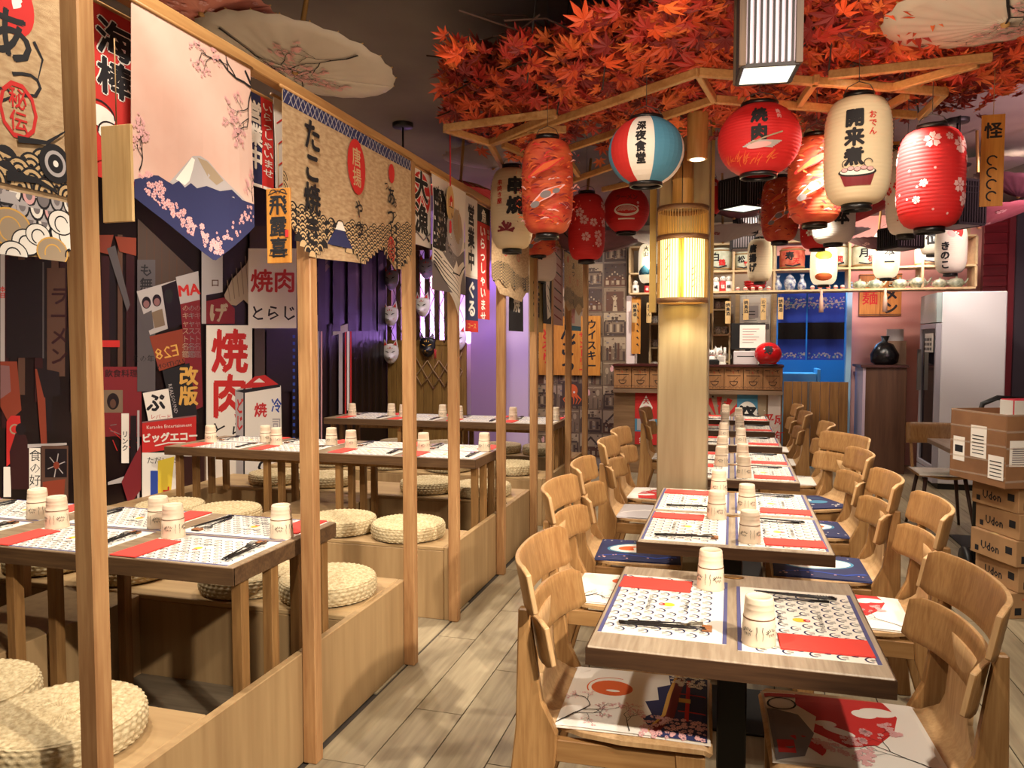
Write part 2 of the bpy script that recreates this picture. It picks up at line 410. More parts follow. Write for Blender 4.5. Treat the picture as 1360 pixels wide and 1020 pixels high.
# rest of the floor, out of sight or far: one joined part
rest = MB()
for (xa, xb, ya, yb) in ((-4.2, -1.5, -1.2, 12), (1.5, 4.5, 8.6, 12.3), (-1.5, 1.5, 7.5, 12.3), (-1.45, 3.4, -1.2, .1), (3.4, 4.5, -1.2, 8.6)):
    xx = xa
    while xx < xb - .05:
        yy = ya
        while yy < yb - .05:
            rest.box((xx + .002, yy + .002, -.009), (min(xx + TW, xb) - .002, min(yy + TL, yb) - .002, -.0015)); yy += TL
        xx += TW
r_ = rest.build('floor_tiles_far', M_tile, fb); tag(r_, kind='stuff')

ceil = MB().box((-4.3, -1.2, 3.1), (4.6, 12.4, 3.16)).build('ceiling', mat('ceiling paint', (118, 108, 100), .9, c2=(98, 88, 82), scale=1.2)); tag(ceil, kind='structure')
M_dark = mat('dark mural board', (13, 7, 10), .35, c2=(24, 9, 13), scale=1.5)
wl = MB().box((-4.2, -1.2, 0), (-4.1, 9.4, 3.1)).build('wall_left', M_dark); tag(wl, kind='structure')
wr = MB().box((4.4, -1.2, 0), (4.5, 12.4, 3.1)).build('wall_right', mat('rose wall', (150, 96, 92), .8)); tag(wr, kind='structure')
wb = MB().box((-4.2, -1.2, 0), (4.5, -1.1, 3.1)).build('wall_front', mat('cream wall', (170, 140, 110), .8)); tag(wb, kind='structure')
wk = MB().box((-4.2, 12.2, 0), (4.5, 12.3, 3.1)).build('wall_kitchen', mat('blue kitchen wall', (60, 130, 180), .6)); tag(wk, kind='structure')

# ---------------- booths: platform benches around sunken footwells
XE = -1.46
BY = [(1.47, 3.28), (3.86, 5.62), (6.12, 7.72)]
BW = [(1.90, 2.76), (4.26, 5.10), (6.50, 7.30)]     # footwell y range
ORD = ['nearest', 'middle', 'farthest']
for b in range(3):
    (y0, y1), (w0, w1) = BY[b], BW[b]
    t = thing('booth_platform', f'{ORD[b]} plywood booth platform of two benches with a sunken footwell', 'platform', (XE, y0, 0), 0, 'booth platforms along the aisle')
    L = y1 - y0
    def part(nm, a, bb, m, bev=.003): return MB().box((a[0] - XE, a[1] - y0, a[2]), (bb[0] - XE, bb[1] - y0, bb[2])).build(nm, m, t, bev)
    # aisle side panels, three of them with open joints at the posts
    cuts = [y0, (y0 + y1) / 2 + .02, y1]
    part('side_panel', (XE - .03, cuts[0] + .002, .0), (XE, cuts[1] - .002, .40), M_ply)
    part('side_panel', (XE - .03, cuts[1] + .002, .0), (XE, cuts[2] - .002, .40), M_ply)
    for nm, a, c in (('near_bench', y0, w0), ('far_bench', w1, y1)):
        part('bench_top', (-4.1, a + .001, .38), (XE - .031, c, .40), M_plyx)
        part('bench_front', (-4.1, (c - .018) if a == y0 else a, 0), (XE - .031, c if a == y0 else a + .018, .379), M_ply)
        part('bench_back', (-4.1, a if a == y0 else c - .018, 0), (XE - .031, a + .018 if a == y0 else c, .379), M_ply)
    part('centre_block', (-2.95, w0 + .001, 0), (-2.50, w1 - .001, .398), M_ply)
    part('wall_block', (-4.1, w0 + .001, 0), (-3.9, w1 - .001, .398), M_ply)
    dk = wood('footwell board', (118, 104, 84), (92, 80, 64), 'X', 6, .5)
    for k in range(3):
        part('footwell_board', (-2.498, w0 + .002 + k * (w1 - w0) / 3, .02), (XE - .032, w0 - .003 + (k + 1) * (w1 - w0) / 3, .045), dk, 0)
    # booth table on slat legs
TY = [(2.05, 2.70), (4.42, 5.07), (6.58, 7.22)]
for b in range(3):
    y0, y1 = TY[b]; X0, X1 = -3.76, -1.50
    t = thing('booth_table', f'long oak booth table on slatted legs in the {ORD[b]} booth', 'table', (-2.6, (y0 + y1) / 2, 0), 0, 'long booth tables')
    cx, cy = -2.6, (y0 + y1) / 2; h = (y1 - y0) / 2
    MB().box((X0 - cx, -h, .762), (X1 - cx, h, .80), 0).build('tabletop', [M_topx], t, .002)
    MB().box((X0 - cx - .004, -h - .004, .742), (X1 - cx + .004, -h + .004, .7965)).box((X1 - cx - .004, -h, .742), (X1 - cx + .004, h, .7965)).box((X0 - cx, h - .004, .742), (X1 - cx, h + .004, .7965)).box((X0 - cx - .004, -h, .742), (X0 - cx + .004, h, .7965)).box((X0 - cx + .1, -h + .1, .742), (X1 - cx - .1, -h + .13, .7615)).build('edge_band', wood('edge brown', (104, 78, 52), (78, 56, 38), 'X', 12), t)
    for X, zb in ((-1.525, .0451), (-2.46, .0451), (-3.00, .0), (-3.70, .399)):
        for k in range(4):
            yy = -h + .07 + k * (2 * h - .14) / 3
            MB().box((X - cx - .019, yy - .021, zb), (X - cx + .019, yy + .021, .741)).build('slat_leg', M_slat, t, .002)
    MB().box((X0 - cx + .3, -h + .14, .70), (X1 - cx - .2, -h + .17, .741)).build('rail', M_slat, t)

# ---------------- posts and the beam
PY = [1.435, 2.40, 3.28, 3.87, 4.75, 5.61, 6.13, 6.88, 7.72]
NTH = ['first', 'second', 'third', 'fourth', 'fifth', 'sixth', 'seventh', 'eighth', 'ninth', 'tenth', 'eleventh', 'twelfth', 'thirteenth', 'fourteenth', 'fifteenth', 'sixteenth']
pm = MB().box((-.027, -.024, 0), (.027, .024, 2.335)).build('wooden_post', M_pine, None, .004)
tag(pm, 'x', 'post', 'posts along the booths')
for i, y in enumerate(PY):
    place(pm, 0, (XE + .028, y, 0), 0, f'square pine post carrying the banner beam, {NTH[i]} from the camera end of the booth edge')
bt = thing('banner_beam', 'long pine beam over the booth edge that carries the banners', 'beam', (XE + .028, 1.0, 2.355))
for a, c in ((-.6, 2.6), (2.602, 5.0), (5.002, 6.9)):
    MB().box((-.022, a, -.019), (.022, c, .019)).build('beam_section', M_pinex, bt, .003)

# ================================================================ PILLAR
# timber-clad pillar
P0, P1 = ony(872, 640, 4.15), ony(938, 640, 4.15)
pt = MB().box((P0.x, 4.15, 0), (P1.x, 4.42, 3.1)).build('pillar', wood('pillar cladding', (164, 146, 114), (142, 122, 92), 'Z', 3, .5, .02), None, .006); tag(pt, kind='structure')

# ================================================================ RESTAURANT TABLES
def wood_table(y0, y1, lab, x0=-.338, x1=.365):
    cx, cy = (x0 + x1) / 2, (y0 + y1) / 2; w, d = (x1 - x0) / 2, (y1 - y0) / 2
    t = thing('dining_table', lab, 'table', (cx, cy, 0), 0, 'dining tables in the centre row')
    MB().box((-w, -d, .705), (w, d, .75)).build('tabletop', M_top, t, .003)
    e = MB()
    for a, b in (((-w - .003, -d - .003), (w + .003, -d + .003)), ((-w - .003, d - .003), (w + .003, d + .003)), ((-w - .003, -d), (-w + .003, d)), ((w - .003, -d), (w + .003, d))):
        e.box((*a, .703), (*b, .746))
    e.build('edge_band', M_tedge, t)
    MB().box((-.04, -.035, .012), (.04, .035, .66)).build('pedestal', M_black, t, .004)
    MB().box((-.2, -.2, 0), (.2, .2, .012)).build('foot_plate', M_black, t, .003)
    MB().box((-.22, -.03, .66), (.22, .03, .704)).box((-.03, -.2, .66), (.03, .2, .703)).build('bracket', M_black, t)
    g = MB().lathe([(.001, 0), (.022, 0), (.024, .003), (.018, .004), (.001, .0025)], 16); gg = g.build('grommet', mat('brass', (150, 110, 60), .35, .8), t, loc=(0, d - .035, .7502)); gg.scale = (1.5, .8, 1)
    return t
TR = [(1.86, 2.58), (2.93, 3.50), (3.503, 4.07), (4.42, 4.99), (4.993, 5.56), (5.95, 6.50), (6.95, 7.45), (7.95, 8.40)]
TRL = ['front oak dining table nearest the camera with two settings', 'second dining table, its front half pushed against the next', 'third dining table, joined behind the second and beside the pillar',
       'fourth dining table of the row, just past the pillar', 'fifth dining table of the row, joined behind the fourth', 'sixth dining table of the row, with a pale front edge', 'seventh dining table of the row, second from the counter', 'last dining table of the row, right before the counter']
for (a, b), l in zip(TR, TRL): wood_table(a, b, l)

# ================================================================ CHAIR
def chair():
    t = thing('dining_chair', 'x', 'chair')
    def slat(z0, z1, wn, bow, ear, x0):
        H = z1 - z0
        def f(u, v):
            s = u * 2 - 1; a = abs(s) * wn; rc = .03
            e = max(0, (a - (wn - rc)) / rc); ins = .012 * (1 - math.sqrt(max(0, 1 - min(e, 1) ** 2)))
            zc = (z0 + z1) / 2; zz = z0 + H * v; zz = zc + (zz - zc) * (1 - 1.1 * ins / (H / 2))
            x = x0 - .05 + bow * abs(s) ** 2.4 - (zz - .6) * .20 + ear * max(0, abs(s) - .72) ** 1.5
            return (x, s * wn, zz)
        return f
    MB().grid(slat(.752, .875, .250, .062, .05, -.190), 20, 6, 0, .014, True, 1).build('upper_backrest', [M_oak, M_edge], t, .002)
    MB().grid(slat(.622, .744, .246, .062, .10, -.178), 20, 6, 0, .014, True, 1).build('lower_backrest', [M_oak, M_edge], t, .002)
    # seat shell that curls up into a narrow spine
    prof = [(.215, .425, .20), (.20, .438, .215), (.0, .436, .215), (-.10, .436, .20), (-.16, .438, .178), (-.20, .446, .168), (-.226, .466, .155), (-.238, .495, .12), (-.240, .54, .085), (-.244, .60, .08), (-.254, .70, .10)]
    def shell(u, v):
        f = v * (len(prof) - 1); i = min(int(f), len(prof) - 2); k = f - i
        a, b = prof[i], prof[i + 1]; x, z, w = (a[j] + (b[j] - a[j]) * k for j in range(3))
        return (x, (u * 2 - 1) * w, z)
    MB().grid(shell, 6, 30, 0, -.012).build('seat_shell', [M_edge], t)
    for s in (-1, 1):
        # rear leg: wide tapered board raked backwards
        MB().prism([(-.325, 0), (-.275, 0), (-.17, .36), (-.165, .44), (-.205, .52), (-.232, .70), (-.243, .76), (-.268, .76), (-.272, .60), (-.275, .45)], s * .197 - .013, s * .197 + .013).build('rear_leg', M_oak, t, .004)
        MB().prism([(.165, 0), (.20, 0), (.205, .425), (.13, .425), (.135, .36)], s * .19 - .015, s * .19 + .015).build('front_leg', M_oak, t, .004)
        MB().box((-.17, s * .19 - .012, .365), (.14, s * .19 + .012, .423)).build('side_rail', M_oakx, t, .002)
    MB().box((.16, -.174, .375), (.18, .174, .423)).build('front_rail', M_oakx, t, .002)
    MB().box((-.20, -.183, .375), (-.18, .183, .423)).build('rear_rail', M_oakx, t, .002)
    return t
CHAIR = chair(); CHAIR.scale = (1.04, 1.05, 1.045)
# cushions with printed covers
def cush_mesh(c1, c2=None):
    def f(s):
        def g(u, v):
            a, b = u * 2 - 1, v * 2 - 1
            k = (1 - abs(a) ** 6) * (1 - abs(b) ** 6)
            return (a * .225 * (1 - .03 * (1 - b * b)), b * .225 * (1 - .03 * (1 - a * a)), .012 + s * .0115 * k ** .5)
        return g
    return MB().grid(f(1), 16, 16).grid(lambda u, v: f(-1)(1 - u, v), 16, 16)
def cush_z(u, v, h):
    a, b = max(-1, min(1, u / .2185)), max(-1, min(1, v / .2185)); k = (1 - abs(a) ** 6) * (1 - abs(b) ** 6)
    return (u, v, .0122 + .0115 * max(k, 0) ** .5 + h)
def blossoms(P, x0, y0, x1, y1, n, r, m, seed, mc=None):
    q = random.Random(seed); it = []
    for _ in range(n):
        P.flower(x0 + (x1 - x0) * q.random(), y0 + (y1 - y0) * q.random(), r * (.7 + .6 * q.random()), m, mc, q.random() * 6, it)
    P.merge(it)
def branch(P, x, y, a, l, w, m, q, d=0, it=None, fl=None):
    pts = [(x, y)]
    for k in range(4):
        a += q.uniform(-.35, .35); x += math.cos(a) * l / 4; y += math.sin(a) * l / 4; pts.append((x, y))
        if d < 3 and k > 0: branch(P, x, y, a + q.choice((-1, 1)) * q.uniform(.5, 1), l * .55, w * .55, m, q, d + 1, it, fl)
    vs = []
    P.b.append(([], [], m, P.k))
    n = len(pts)
    V = []
    for i, (px, py) in enumerate(pts):
        A = pts[max(i - 1, 0)]; B = pts[min(i + 1, n - 1)]; dx, dy = B[0] - A[0], B[1] - A[1]; LL = math.hypot(dx, dy) or 1; ww = w * (1 - .6 * i / n)
        V += [(px - dy / LL * ww / 2, py + dx / LL * ww / 2), (px + dy / LL * ww / 2, py - dx / LL * ww / 2)]
    P.b.append((V, [(2 * i, 2 * i + 1, 2 * i + 3, 2 * i + 2) for i in range(n - 1)], m, P.k))
    if fl is not None and d >= 1:
        for _ in range(fl[1]):
            P.flower(x + q.uniform(-.3, .3) * l, y + q.uniform(-.3, .3) * l, fl[0] * q.uniform(.6, 1.2), fl[2], None, q.random() * 6, it)
def tree(P, x, y, a, l, w, m, seed, fl=None):
    q = random.Random(seed); it = []
    branch(P, x, y, a, l, w, m, q, 0, it, fl); P.k += 1
    if it: P.merge(it)
def art_sun(P):   # red sun, bay edge, torii against night blue, blossom
    P.poly([(-.215, -.215), (.215, -.215), (.215, .215), (-.215, .215)], WHT)
    P.ell(-.08, .05, .066, .056, ORG); P.ell(-.075, .03, .022, .008, WHT); P.arc(-.08, .05, .078, .004, ORG, 1.2, 3.6)
    P.poly([(.215, -.215), (.07, -.215), (.03, -.13), (.055, -.1), (.03, -.02), (.07, .0), (.06, .09), (.10, .12), (.09, .215), (.215, .215)], NAVY)
    P.stroke([(.05, -.2), (.09, -.1), (.10, .05), (.12, .215)], .012, GOLD); P.stroke([(.065, -.2), (.108, -.1), (.12, .05), (.135, .215)], .026, DRED)
    for y in (-.06, .06): P.stroke([(.13, y), (.21, y + .005)], .007, RED)
    P.rect(.15, -.12, .162, .17, RED); P.rect(.13, .0, .165, .03, GOLD)
    blossoms(P, .10, .12, .21, .21, 60, .0075, WHT, 3); blossoms(P, .03, -.215, .21, -.11, 110, .0075, PINK, 4)
    tree(P, -.215, -.20, .7, .14, .006, BLK, 5, (.0035, 3, PINK)); tree(P, .0, -.21, 1.9, .09, .003, BLK, 9, (.003, 3, PINK))
def art_koi(P):   # deep blue with pale swirl and orange patch
    P.poly([(-.215, -.215), (.215, -.215), (.215, .215), (-.215, .215)], NAVY)
    P.ell(.0, .01, .17, .10, CYN, rot=.25); P.ell(.0, .01, .155, .086, WHT, rot=.25); P.ell(-.05, 0, .06, .045, ORG, rot=.4); P.poly([(-.02, -.05), (.03, -.015), (.0, .035), (-.03, .01)], WHT)
    P.stroke([(-.2, -.16), (-.05, -.13), (.1, -.17), (.2, -.12)], (.006, .02), BLU); blossoms(P, -.2, -.2, .2, -.14, 10, .007, PINK, 8); blossoms(P, -.2, .14, .2, .2, 10, .006, WHT, 9)
def art_fan(P):   # white and red with cloud, fan and cherry twig
    P.poly([(-.215, -.215), (.215, -.215), (.215, .215), (-.215, .215)], WHT)
    P.poly([(.12, -.215), (.13, -.12), (.08, -.05), (.1, .05), (.02, .12), (-.06, .09), (-.12, .0), (-.15, -.1), (-.13, -.215)], RED)
    P.ell(-.1, -.12, .05, .03, WHT); P.ell(-.06, -.10, .035, .028, WHT); P.ell(.03, .03, .045, .018, WHT, rot=-.5); P.ell(.06, -.01, .03, .02, WHT)
    P.ell(.14, .14, .06, .06, RED, a0=2.4, a1=5.2)
    P.poly([(.215, .215), (.14, .19), (.16, .12), (.10, .06), (.17, .03), (.13, -.05), (.215, -.09)], GRY); P.rect(.16, .11, .205, .18, RED)
    P.arc(.17, -.12, .04, .006, BLK, 0, 6.28, 20); P.rect(.10, -.2, .215, -.17, RED)
    tree(P, -.19, .19, -.6, .17, .004, BLK, 12, (.010, 3, PINK))
def art_plain(P): # cream with small red sun and inked shore
    P.poly([(-.215, -.215), (.215, -.215), (.215, .215), (-.215, .215)], WHT)
    P.ell(-.02, .09, .045, .04, ORG); P.arc(.10, .03, .05, .003, GRY, 2.2, 4.2)
    for k in range(5): P.stroke([(-.06 + .01 * k, -.05 - .014 * k), (.03 + .01 * k, -.052 - .014 * k)], .003, GRY)
    P.stroke([(-.2, -.2), (-.13, -.15), (-.1, -.11)], (.015, .004), BLK); tree(P, -.2, -.2, .9, .12, .006, BLK, 21)
def art_pale(P):  # pale grey rose
    P.poly([(-.215, -.215), (.215, -.215), (.215, .215), (-.215, .215)], PGRY)
    P.ell(.09, .0, .05, .06, PINK); P.stroke([(-.2, -.1), (-.05, .0), (.1, -.05), (.2, .02)], (.01, .03), WHT); P.poly([(.02, .1), (.2, .06), (.2, .2), (.05, .2)], WHT); P.ell(.12, .13, .045, .04, PINK)
def art_cat(P):   # blue with small white waves
    P.poly([(-.215, -.215), (.215, -.215), (.215, .215), (-.215, .215)], NAVY)
    P.ell(-.06, .04, .07, .05, CYN); P.ell(-.02, -.04, .03, .045, WHT); P.stroke([(-.17, -.08), (.0, -.1), (.17, -.04)], .012, CYN); blossoms(P, .02, .12, .18, .2, 8, .014, WHT, 2); blossoms(P, -.2, .1, -.1, .2, 6, .01, WHT, 2)
cushion_protos = {}
def cushion(kind):
    if kind in cushion_protos: return cushion_protos[kind]
    base = {'sun': (222, 212, 196), 'koi': (40, 48, 92), 'fan': (220, 208, 190), 'plain': (222, 214, 200), 'pale': (190, 176, 170), 'cat': (38, 46, 88)}[kind]
    o = cush_mesh(None).build('seat_cushion', mat('cushion cloth ' + kind, base, .9, bump=.3, bscale=900)); tag(o, 'x', 'cushion')
    P = Print(); {'sun': art_sun, 'koi': art_koi, 'fan': art_fan, 'plain': art_plain, 'pale': art_pale, 'cat': art_cat}[kind](P)
    P.build('cover_print', INK, o, cush_z, .05, .0012, .0001)
    cushion_protos[kind] = o; return o
# (x, y, rz, cushion kind, label, cushion label)
CL = [(-.27, 2.17, .03, 'sun', 0, 'left side, nearest the camera', 'red sun and torii cushion on the left chair nearest the camera', 0),
      (-.44, 3.17, .0, 'plain', 0, 'left side, second from the camera', 'cream cushion with a small orange sun on the second left chair', 0),
      (-.45, 3.80, .05, 'koi', 0, 'left side, third from the camera', 'dark blue cushion with an orange and white oval on the third left chair', 0),
      (-.47, 4.72, .0, 'pale', 0, 'left side, fourth from the camera', 'pale rose grey cushion on the fourth left chair', 0),
      (-.48, 5.32, -.03, 'fan', 0, 'left side, fifth from the camera just before the pillar edge', 'white and pink cushion on the fifth left chair beside the pillar', 0),
      (-.50, 7.15, .0, 'plain', 0, 'left side, farthest and partly behind the pillar', 'cream cushion on the farthest left chair', 0),
      (.33, 2.15, PI + .04, 'fan', 0, 'right side, nearest the camera', 'white cushion with red blot and grey fan on the right chair nearest the camera', 0),
      (.47, 3.17, PI - .03, 'fan', 0, 'right side, second from the camera', 'white cushion with a red blot on the second right chair', 0),
      (.42, 3.76, PI, 'koi', 0, 'right side, third from the camera', 'dark blue cushion with an orange and white oval on the third right chair', PI),
      (.43, 4.55, PI + .05, 'koi', 0, 'right side, fourth from the camera', 'dark blue cushion with a cream corner on the fourth right chair', 0),
      (.50, 5.30, PI + .45, 'cat', 0, 'right side, fifth from the camera, turned towards it', 'blue cushion with small white waves on the turned right chair', 0),
      (.43, 6.15, PI, 'plain', 0, 'right side, sixth from the camera', 'cream cushion on the sixth right chair', 0),
      (.36, 7.10, PI, 'plain', 0, 'right side, seventh from the camera', 'cream cushion on the seventh right chair', PI),
      (.36, 7.95, PI, 'plain', 0, 'right side, farthest and nearest the counter', 'cream cushion on the right chair nearest the counter', 0)]
for (x, y, rz, kd, _, l1, l2, cr) in CL:
    place(CHAIR, 0, (x, y + .012, 0), rz, 'bent oak plywood dining chair, ' + l1, 'dining chairs along the centre tables')
    c_ = place(cushion(kd), 0, (x + .018 * math.cos(rz), y + .012 + .018 * math.sin(rz), .4585), rz + cr, l2, 'printed seat cushions on the dining chairs'); c_.scale = (.93, .90, 1)
# ================================================================ STRAW CUSHIONS
def straw():
    NR, NA = 30, 96
    def f(u, v):
        a = u * 2 * PI; t = v
        # profile: flat domed top -> round side -> flat underside
        if t < .62: r = .200 * t / .62; z = .082 + .006 * math.cos(t / .62 * 1.4)
        else:
            k = (t - .62) / .38 * PI; r = .200 + .012 * math.sin(k); z = .0435 + .0415 * math.cos(k) * .93
            if t > .97: r = .19
        ring = math.sin(t * 34 * PI); br = math.sin(a * 46 + math.floor(t * 17) * 2.1)
        amp = .0018 if t > .05 else .0006
        z2 = z + amp * ring * (1 if t < .62 else .3); rr = r + (amp * (br + ring) if t >= .6 else .0006 * br)
        z2 += .0013 * br * (t > .08) * (t < .62)
        return (rr * math.cos(a), rr * math.sin(a), z2)
    b = MB().grid(lambda u, v: f(1 - u, v), NA * 3, NR * 2 + 8)
    return b
M_straw = mat('woven straw', (206, 188, 148), .85, c2=(170, 148, 108), scale=60, bump=.6, bscale=260, stretch=(1, 1, 2))
so = straw().build('straw_cushion', M_straw); tag(so, 'x', 'cushion')
sk = MB().lathe([(.001, .002), (.19, .002), (.196, .006), (.19, .0066)], 48); sk.build('base_pad', mat('brown felt', (70, 48, 32), .9), so)
BEN = ['near bench of the nearest booth', 'far bench of the nearest booth', 'near bench of the middle booth', 'far bench of the middle booth', 'near bench of the farthest booth', 'far bench of the farthest booth']
CP = [[(-1.77, 1.66), (-2.20, 1.70)], [(-1.70, 2.99), (-2.10, 2.98), (-2.76, 2.98), (-3.24, 3.0)], [(-1.78, 4.05), (-2.22, 4.06), (-3.03, 4.09), (-3.46, 4.10)],
      [(-1.75, 5.33), (-2.19, 5.36), (-3.05, 5.38), (-3.50, 5.36)], [(-1.80, 6.32), (-2.38, 6.31), (-2.95, 6.31), (-3.5, 6.31)], [(-1.82, 7.51), (-2.27, 7.52), (-2.9, 7.51), (-3.4, 7.51)]]
for bi, L in enumerate(CP):
    for i, (x, y) in enumerate(L):
        place(so, 0, (x, y, .401), R.uniform(0, 6), f'round woven straw cushion, {["nearest the aisle", "second from the aisle", "third from the aisle", "farthest from the aisle"][i]} on the {BEN[bi]}', 'straw cushions on the booth benches')

# ================================================================ TABLE SETTINGS
M_mat = mat('placemat paper', (238, 230, 214), .75)
mt = MB().box((-.23, -.155, 0), (.23, .155, .0012)).build('placemat', M_mat); tag(mt, 'x', 'placemat')
P = Print(); it = []
P.rect(-.23, -.155, .23, -.145, SLT); P.rect(-.23, .145, .23, .155, SLT)
row = 0; y = -.135
def cres(x, y, r, m):
    a0, a1 = -.05, PI + .3; n = 8; o = [(x + r * math.cos(a0 + (a1 - a0) * i / n), y + r * math.sin(a0 + (a1 - a0) * i / n)) for i in range(n + 1)]
    q = [(x + .0012 + r * .78 * math.cos(a0 + (a1 - a0) * i / n), y - .0022 + r * .84 * math.sin(a0 + (a1 - a0) * i / n)) for i in range(n + 1)]
    return [([o[i], o[i + 1], q[i + 1], q[i]], m) for i in range(n)]
while y < .13:
    x = -.21 + (row % 2) * .0215
    while x < .215:
        if (abs(x) > .03 or abs(y) > .03):
            it += cres(x, y, .0140, NAVY); it.append(([(x - .0015, y - .012), (x + .0015, y - .012), (x + .001, y + .003), (x - .001, y + .003)], BLK))
            for s in (-1, 1): it.append(([(x + s * .006, y - .012), (x + s * .008, y - .012), (x + s * .005, y), (x + s * .004, y)], GRY))
        x += .043
    y += .0295; row += 1
P.merge(it)
P.text('THE NIHONJIN', 0, -.058, .016, BLK, .01); P.text('NIHONJIN', 0, .043, .015, BLK, .01)
P.ell(0, 0, .014, .017, YEL, 14); P.ell(0, -.018, .010, .009, RED, 12); P.ell(0, -.02, .005, .005, PINK, 10); P.stroke([(.02, .012), (.034, -.008)], .0025, BLK)
P.build('printed_waves', INK, mt, lambda u, v, h: (u, v, .0012 + h), 0, .0002, .00008)
nk = MB().box((-.053, -.108, 0), (.053, .108, .0022)).box((-.052, -.107, .0024), (.052, .107, .0042)).build('napkin', M_red, None, .0008); tag(nk, 'x', 'napkin')
# cups stacked upside down
prof = [(.0415, 0), (.0425, .002), (.0415, .006), (.0405, .03), (.0382, .068), (.0375, .0685), (.0378, .0715), (.0372, .072), (.0362, .090), (.0365, .0915), (.036, .093), (.0352, .103), (.0356, .1045), (.0350, .106), (.0342, .115), (.0325, .119), (.029, .1195), (.028, .118), (.001, .118)]
cp = MB().lathe(prof, 36).build('paper_cup', mat('paper cup', (226, 206, 178), .55)); tag(cp, 'x', 'paper cup')
MB().lathe([(.0384, .066), (.0390, .0665), (.0388, .0685), (.0379, .069)], 36).build('rim_line', mat('cup seam brown', (120, 84, 60), .6), cp)
def cupfn(u, v, h):
    r = .0415 + (.0382 - .0415) * v / .068 + h + .0003; a = u / .04; return (r * math.cos(a), r * math.sin(a), v)
P = Print(); q = random.Random(4)
for c in range(4):
    x = c * .0628
    for k in range(7): a = .5 + k * .45; P.stroke([(x + .010 * math.cos(a), .036 + .004 * math.sin(a)), (x + .017 * math.cos(a + .1), .037 + .010 * math.sin(a)), (x + .012 * math.cos(a + .35), .034 + .011 * math.sin(a + .2))], (.0022, .0006), BLK)
    for k in range(4): P.stroke([(x - .008 + k * .005, .034), (x - .006 + k * .005, .026 + .002 * (k % 2))], (.0024, .0008), BLK)
    for s in (-1, 1): P.stroke([(x + s * .024, .052), (x + s * .0255, .042), (x + s * .023, .032), (x + s * .025, .018)], (.0016, .0006), BLK)
P.build('ink_print', INK, cp, cupfn, (.006, 0), .0003, .00002)
# chopsticks: black, with twist carving at the thick end
ck = thing('chopsticks', 'x', 'chopsticks')
for s, dy in ((-1, 0), (1, .004)):
    b = MB().tube([(s * .006, -.115 + dy + k * .0225, .006 + (.006 if k > 8 else 0) * 0 + .004 * (k / 10)) for k in range(11)], [.0036 - .0002 * k for k in range(11)], 6)
    for k in range(6): yy = -.112 + dy + k * .008; b.tube([(s * .006 - .0038, yy, .0064), (s * .006 + .0038, yy + .004, .0098)], .0011, 4)
    b.build('chopstick', mat('black lacquer', (22, 18, 18), .3), ck)
rs = MB().prism([(-.0, 0), (.034, 0), (.034, .007), (.026, .0085), (.017, .006), (.008, .0085), (0, .007)], -.013, .013, 'XZ').build('chopstick_rest', mat('amber wood rest', (150, 96, 56), .4), None, .001); tag(rs, 'x', 'chopstick rest')
MB().box((0.0005, -.0135, .0005), (.0335, .0135, .0045)).build('dark_side', mat('dark wood rest', (52, 28, 20), .4), rs)
fk = thing('fork', 'x', 'fork')
MB().tube([(0, -.09, .003), (0, -.03, .004), (0, .03, .006), (0, .05, .006)], [.0035, .003, .002, .0025], 6).build('handle', mat('dark steel', (60, 56, 56), .3, .9), fk)
hb = MB().grid(lambda u, v: ((u - .5) * (.006 + .018 * min(1, v * 1.6)), .048 + .028 * v, .006 - .004 * math.sin(v * PI)), 4, 5, 0, .001)
for k in range(4): hb.bar((-.0102 + k * .0068, .074, .006), (-.0098 + k * .0066, .108, .009), .0028, .0012)
hb.build('tines', M_steel, fk)
SET = [0]
def setting(x, y, z, rz, where):
    """a place setting; local +y points away from the diner"""
    M = Matrix.Translation((x, y, z)) @ Matrix.Rotation(rz, 4, 'Z'); i = SET[0]; SET[0] += 1
    def W(a, b, c): return M @ Vector((a, b, c))
    j = R.uniform
    o = place(mt, 0, W(0, 0, .0003), rz, 'white placemat with navy arcs, ' + where, 'paper placemats')
    o.scale = (1.13, 1.05, 1) if z < .78 else (1, 1, 1)
    place(nk, 0, W(-.172 + j(-.006, .006), -.048 + j(-.008, .008), .0022), rz + j(-.04, .04), 'folded red napkin, ' + where, 'red paper napkins')
    place(cp, 0, W(-.19 + j(-.006, .006), .112, .002), rz + j(0, 6), 'upturned cream paper cups, ' + where, 'upturned paper cups')
    place(rs, 0, W(.155, .112, .0021), rz, 'amber and black chopstick rest, ' + where, 'chopstick rests')
    place(ck, 0, W(.192 + j(-.003, .003), -.002, .0026), rz + j(-.05, .03), 'pair of black chopsticks, ' + where, 'black chopsticks')
    place(fk, 0, W(.163, -.005, .0022), rz + .10, 'steel fork, ' + where, 'steel forks')
BT = ['nearest booth table', 'middle booth table', 'farthest booth table']
PL = ['first from aisle', 'second from aisle', 'third from aisle', 'fourth from aisle']
for b in range(3):
    y0, y1 = TY[b]
    for i, x in enumerate((-1.755, -2.29, -2.87, -3.41)):
        setting(x, y0 + .162, .8, 0, f'near side of the {BT[b]}, {PL[i]}')
        setting(x, y1 - .162, .8, PI, f'far side of the {BT[b]}, {PL[i]}')
TN = ['front', 'second', 'third', 'fourth', 'fifth', 'sixth', 'seventh', 'last']
for k, (a, b) in enumerate(TR):
    m = (a + b) / 2; s = min(1, (b - a) / .5)
    setting(-.165, m - .0, .75, -PI / 2, f'left seat of the {TN[k]} table in the centre row')
    setting(.187, m - .03 if k == 0 else m, .75, PI / 2, f'right seat of the {TN[k]} table in the centre row')
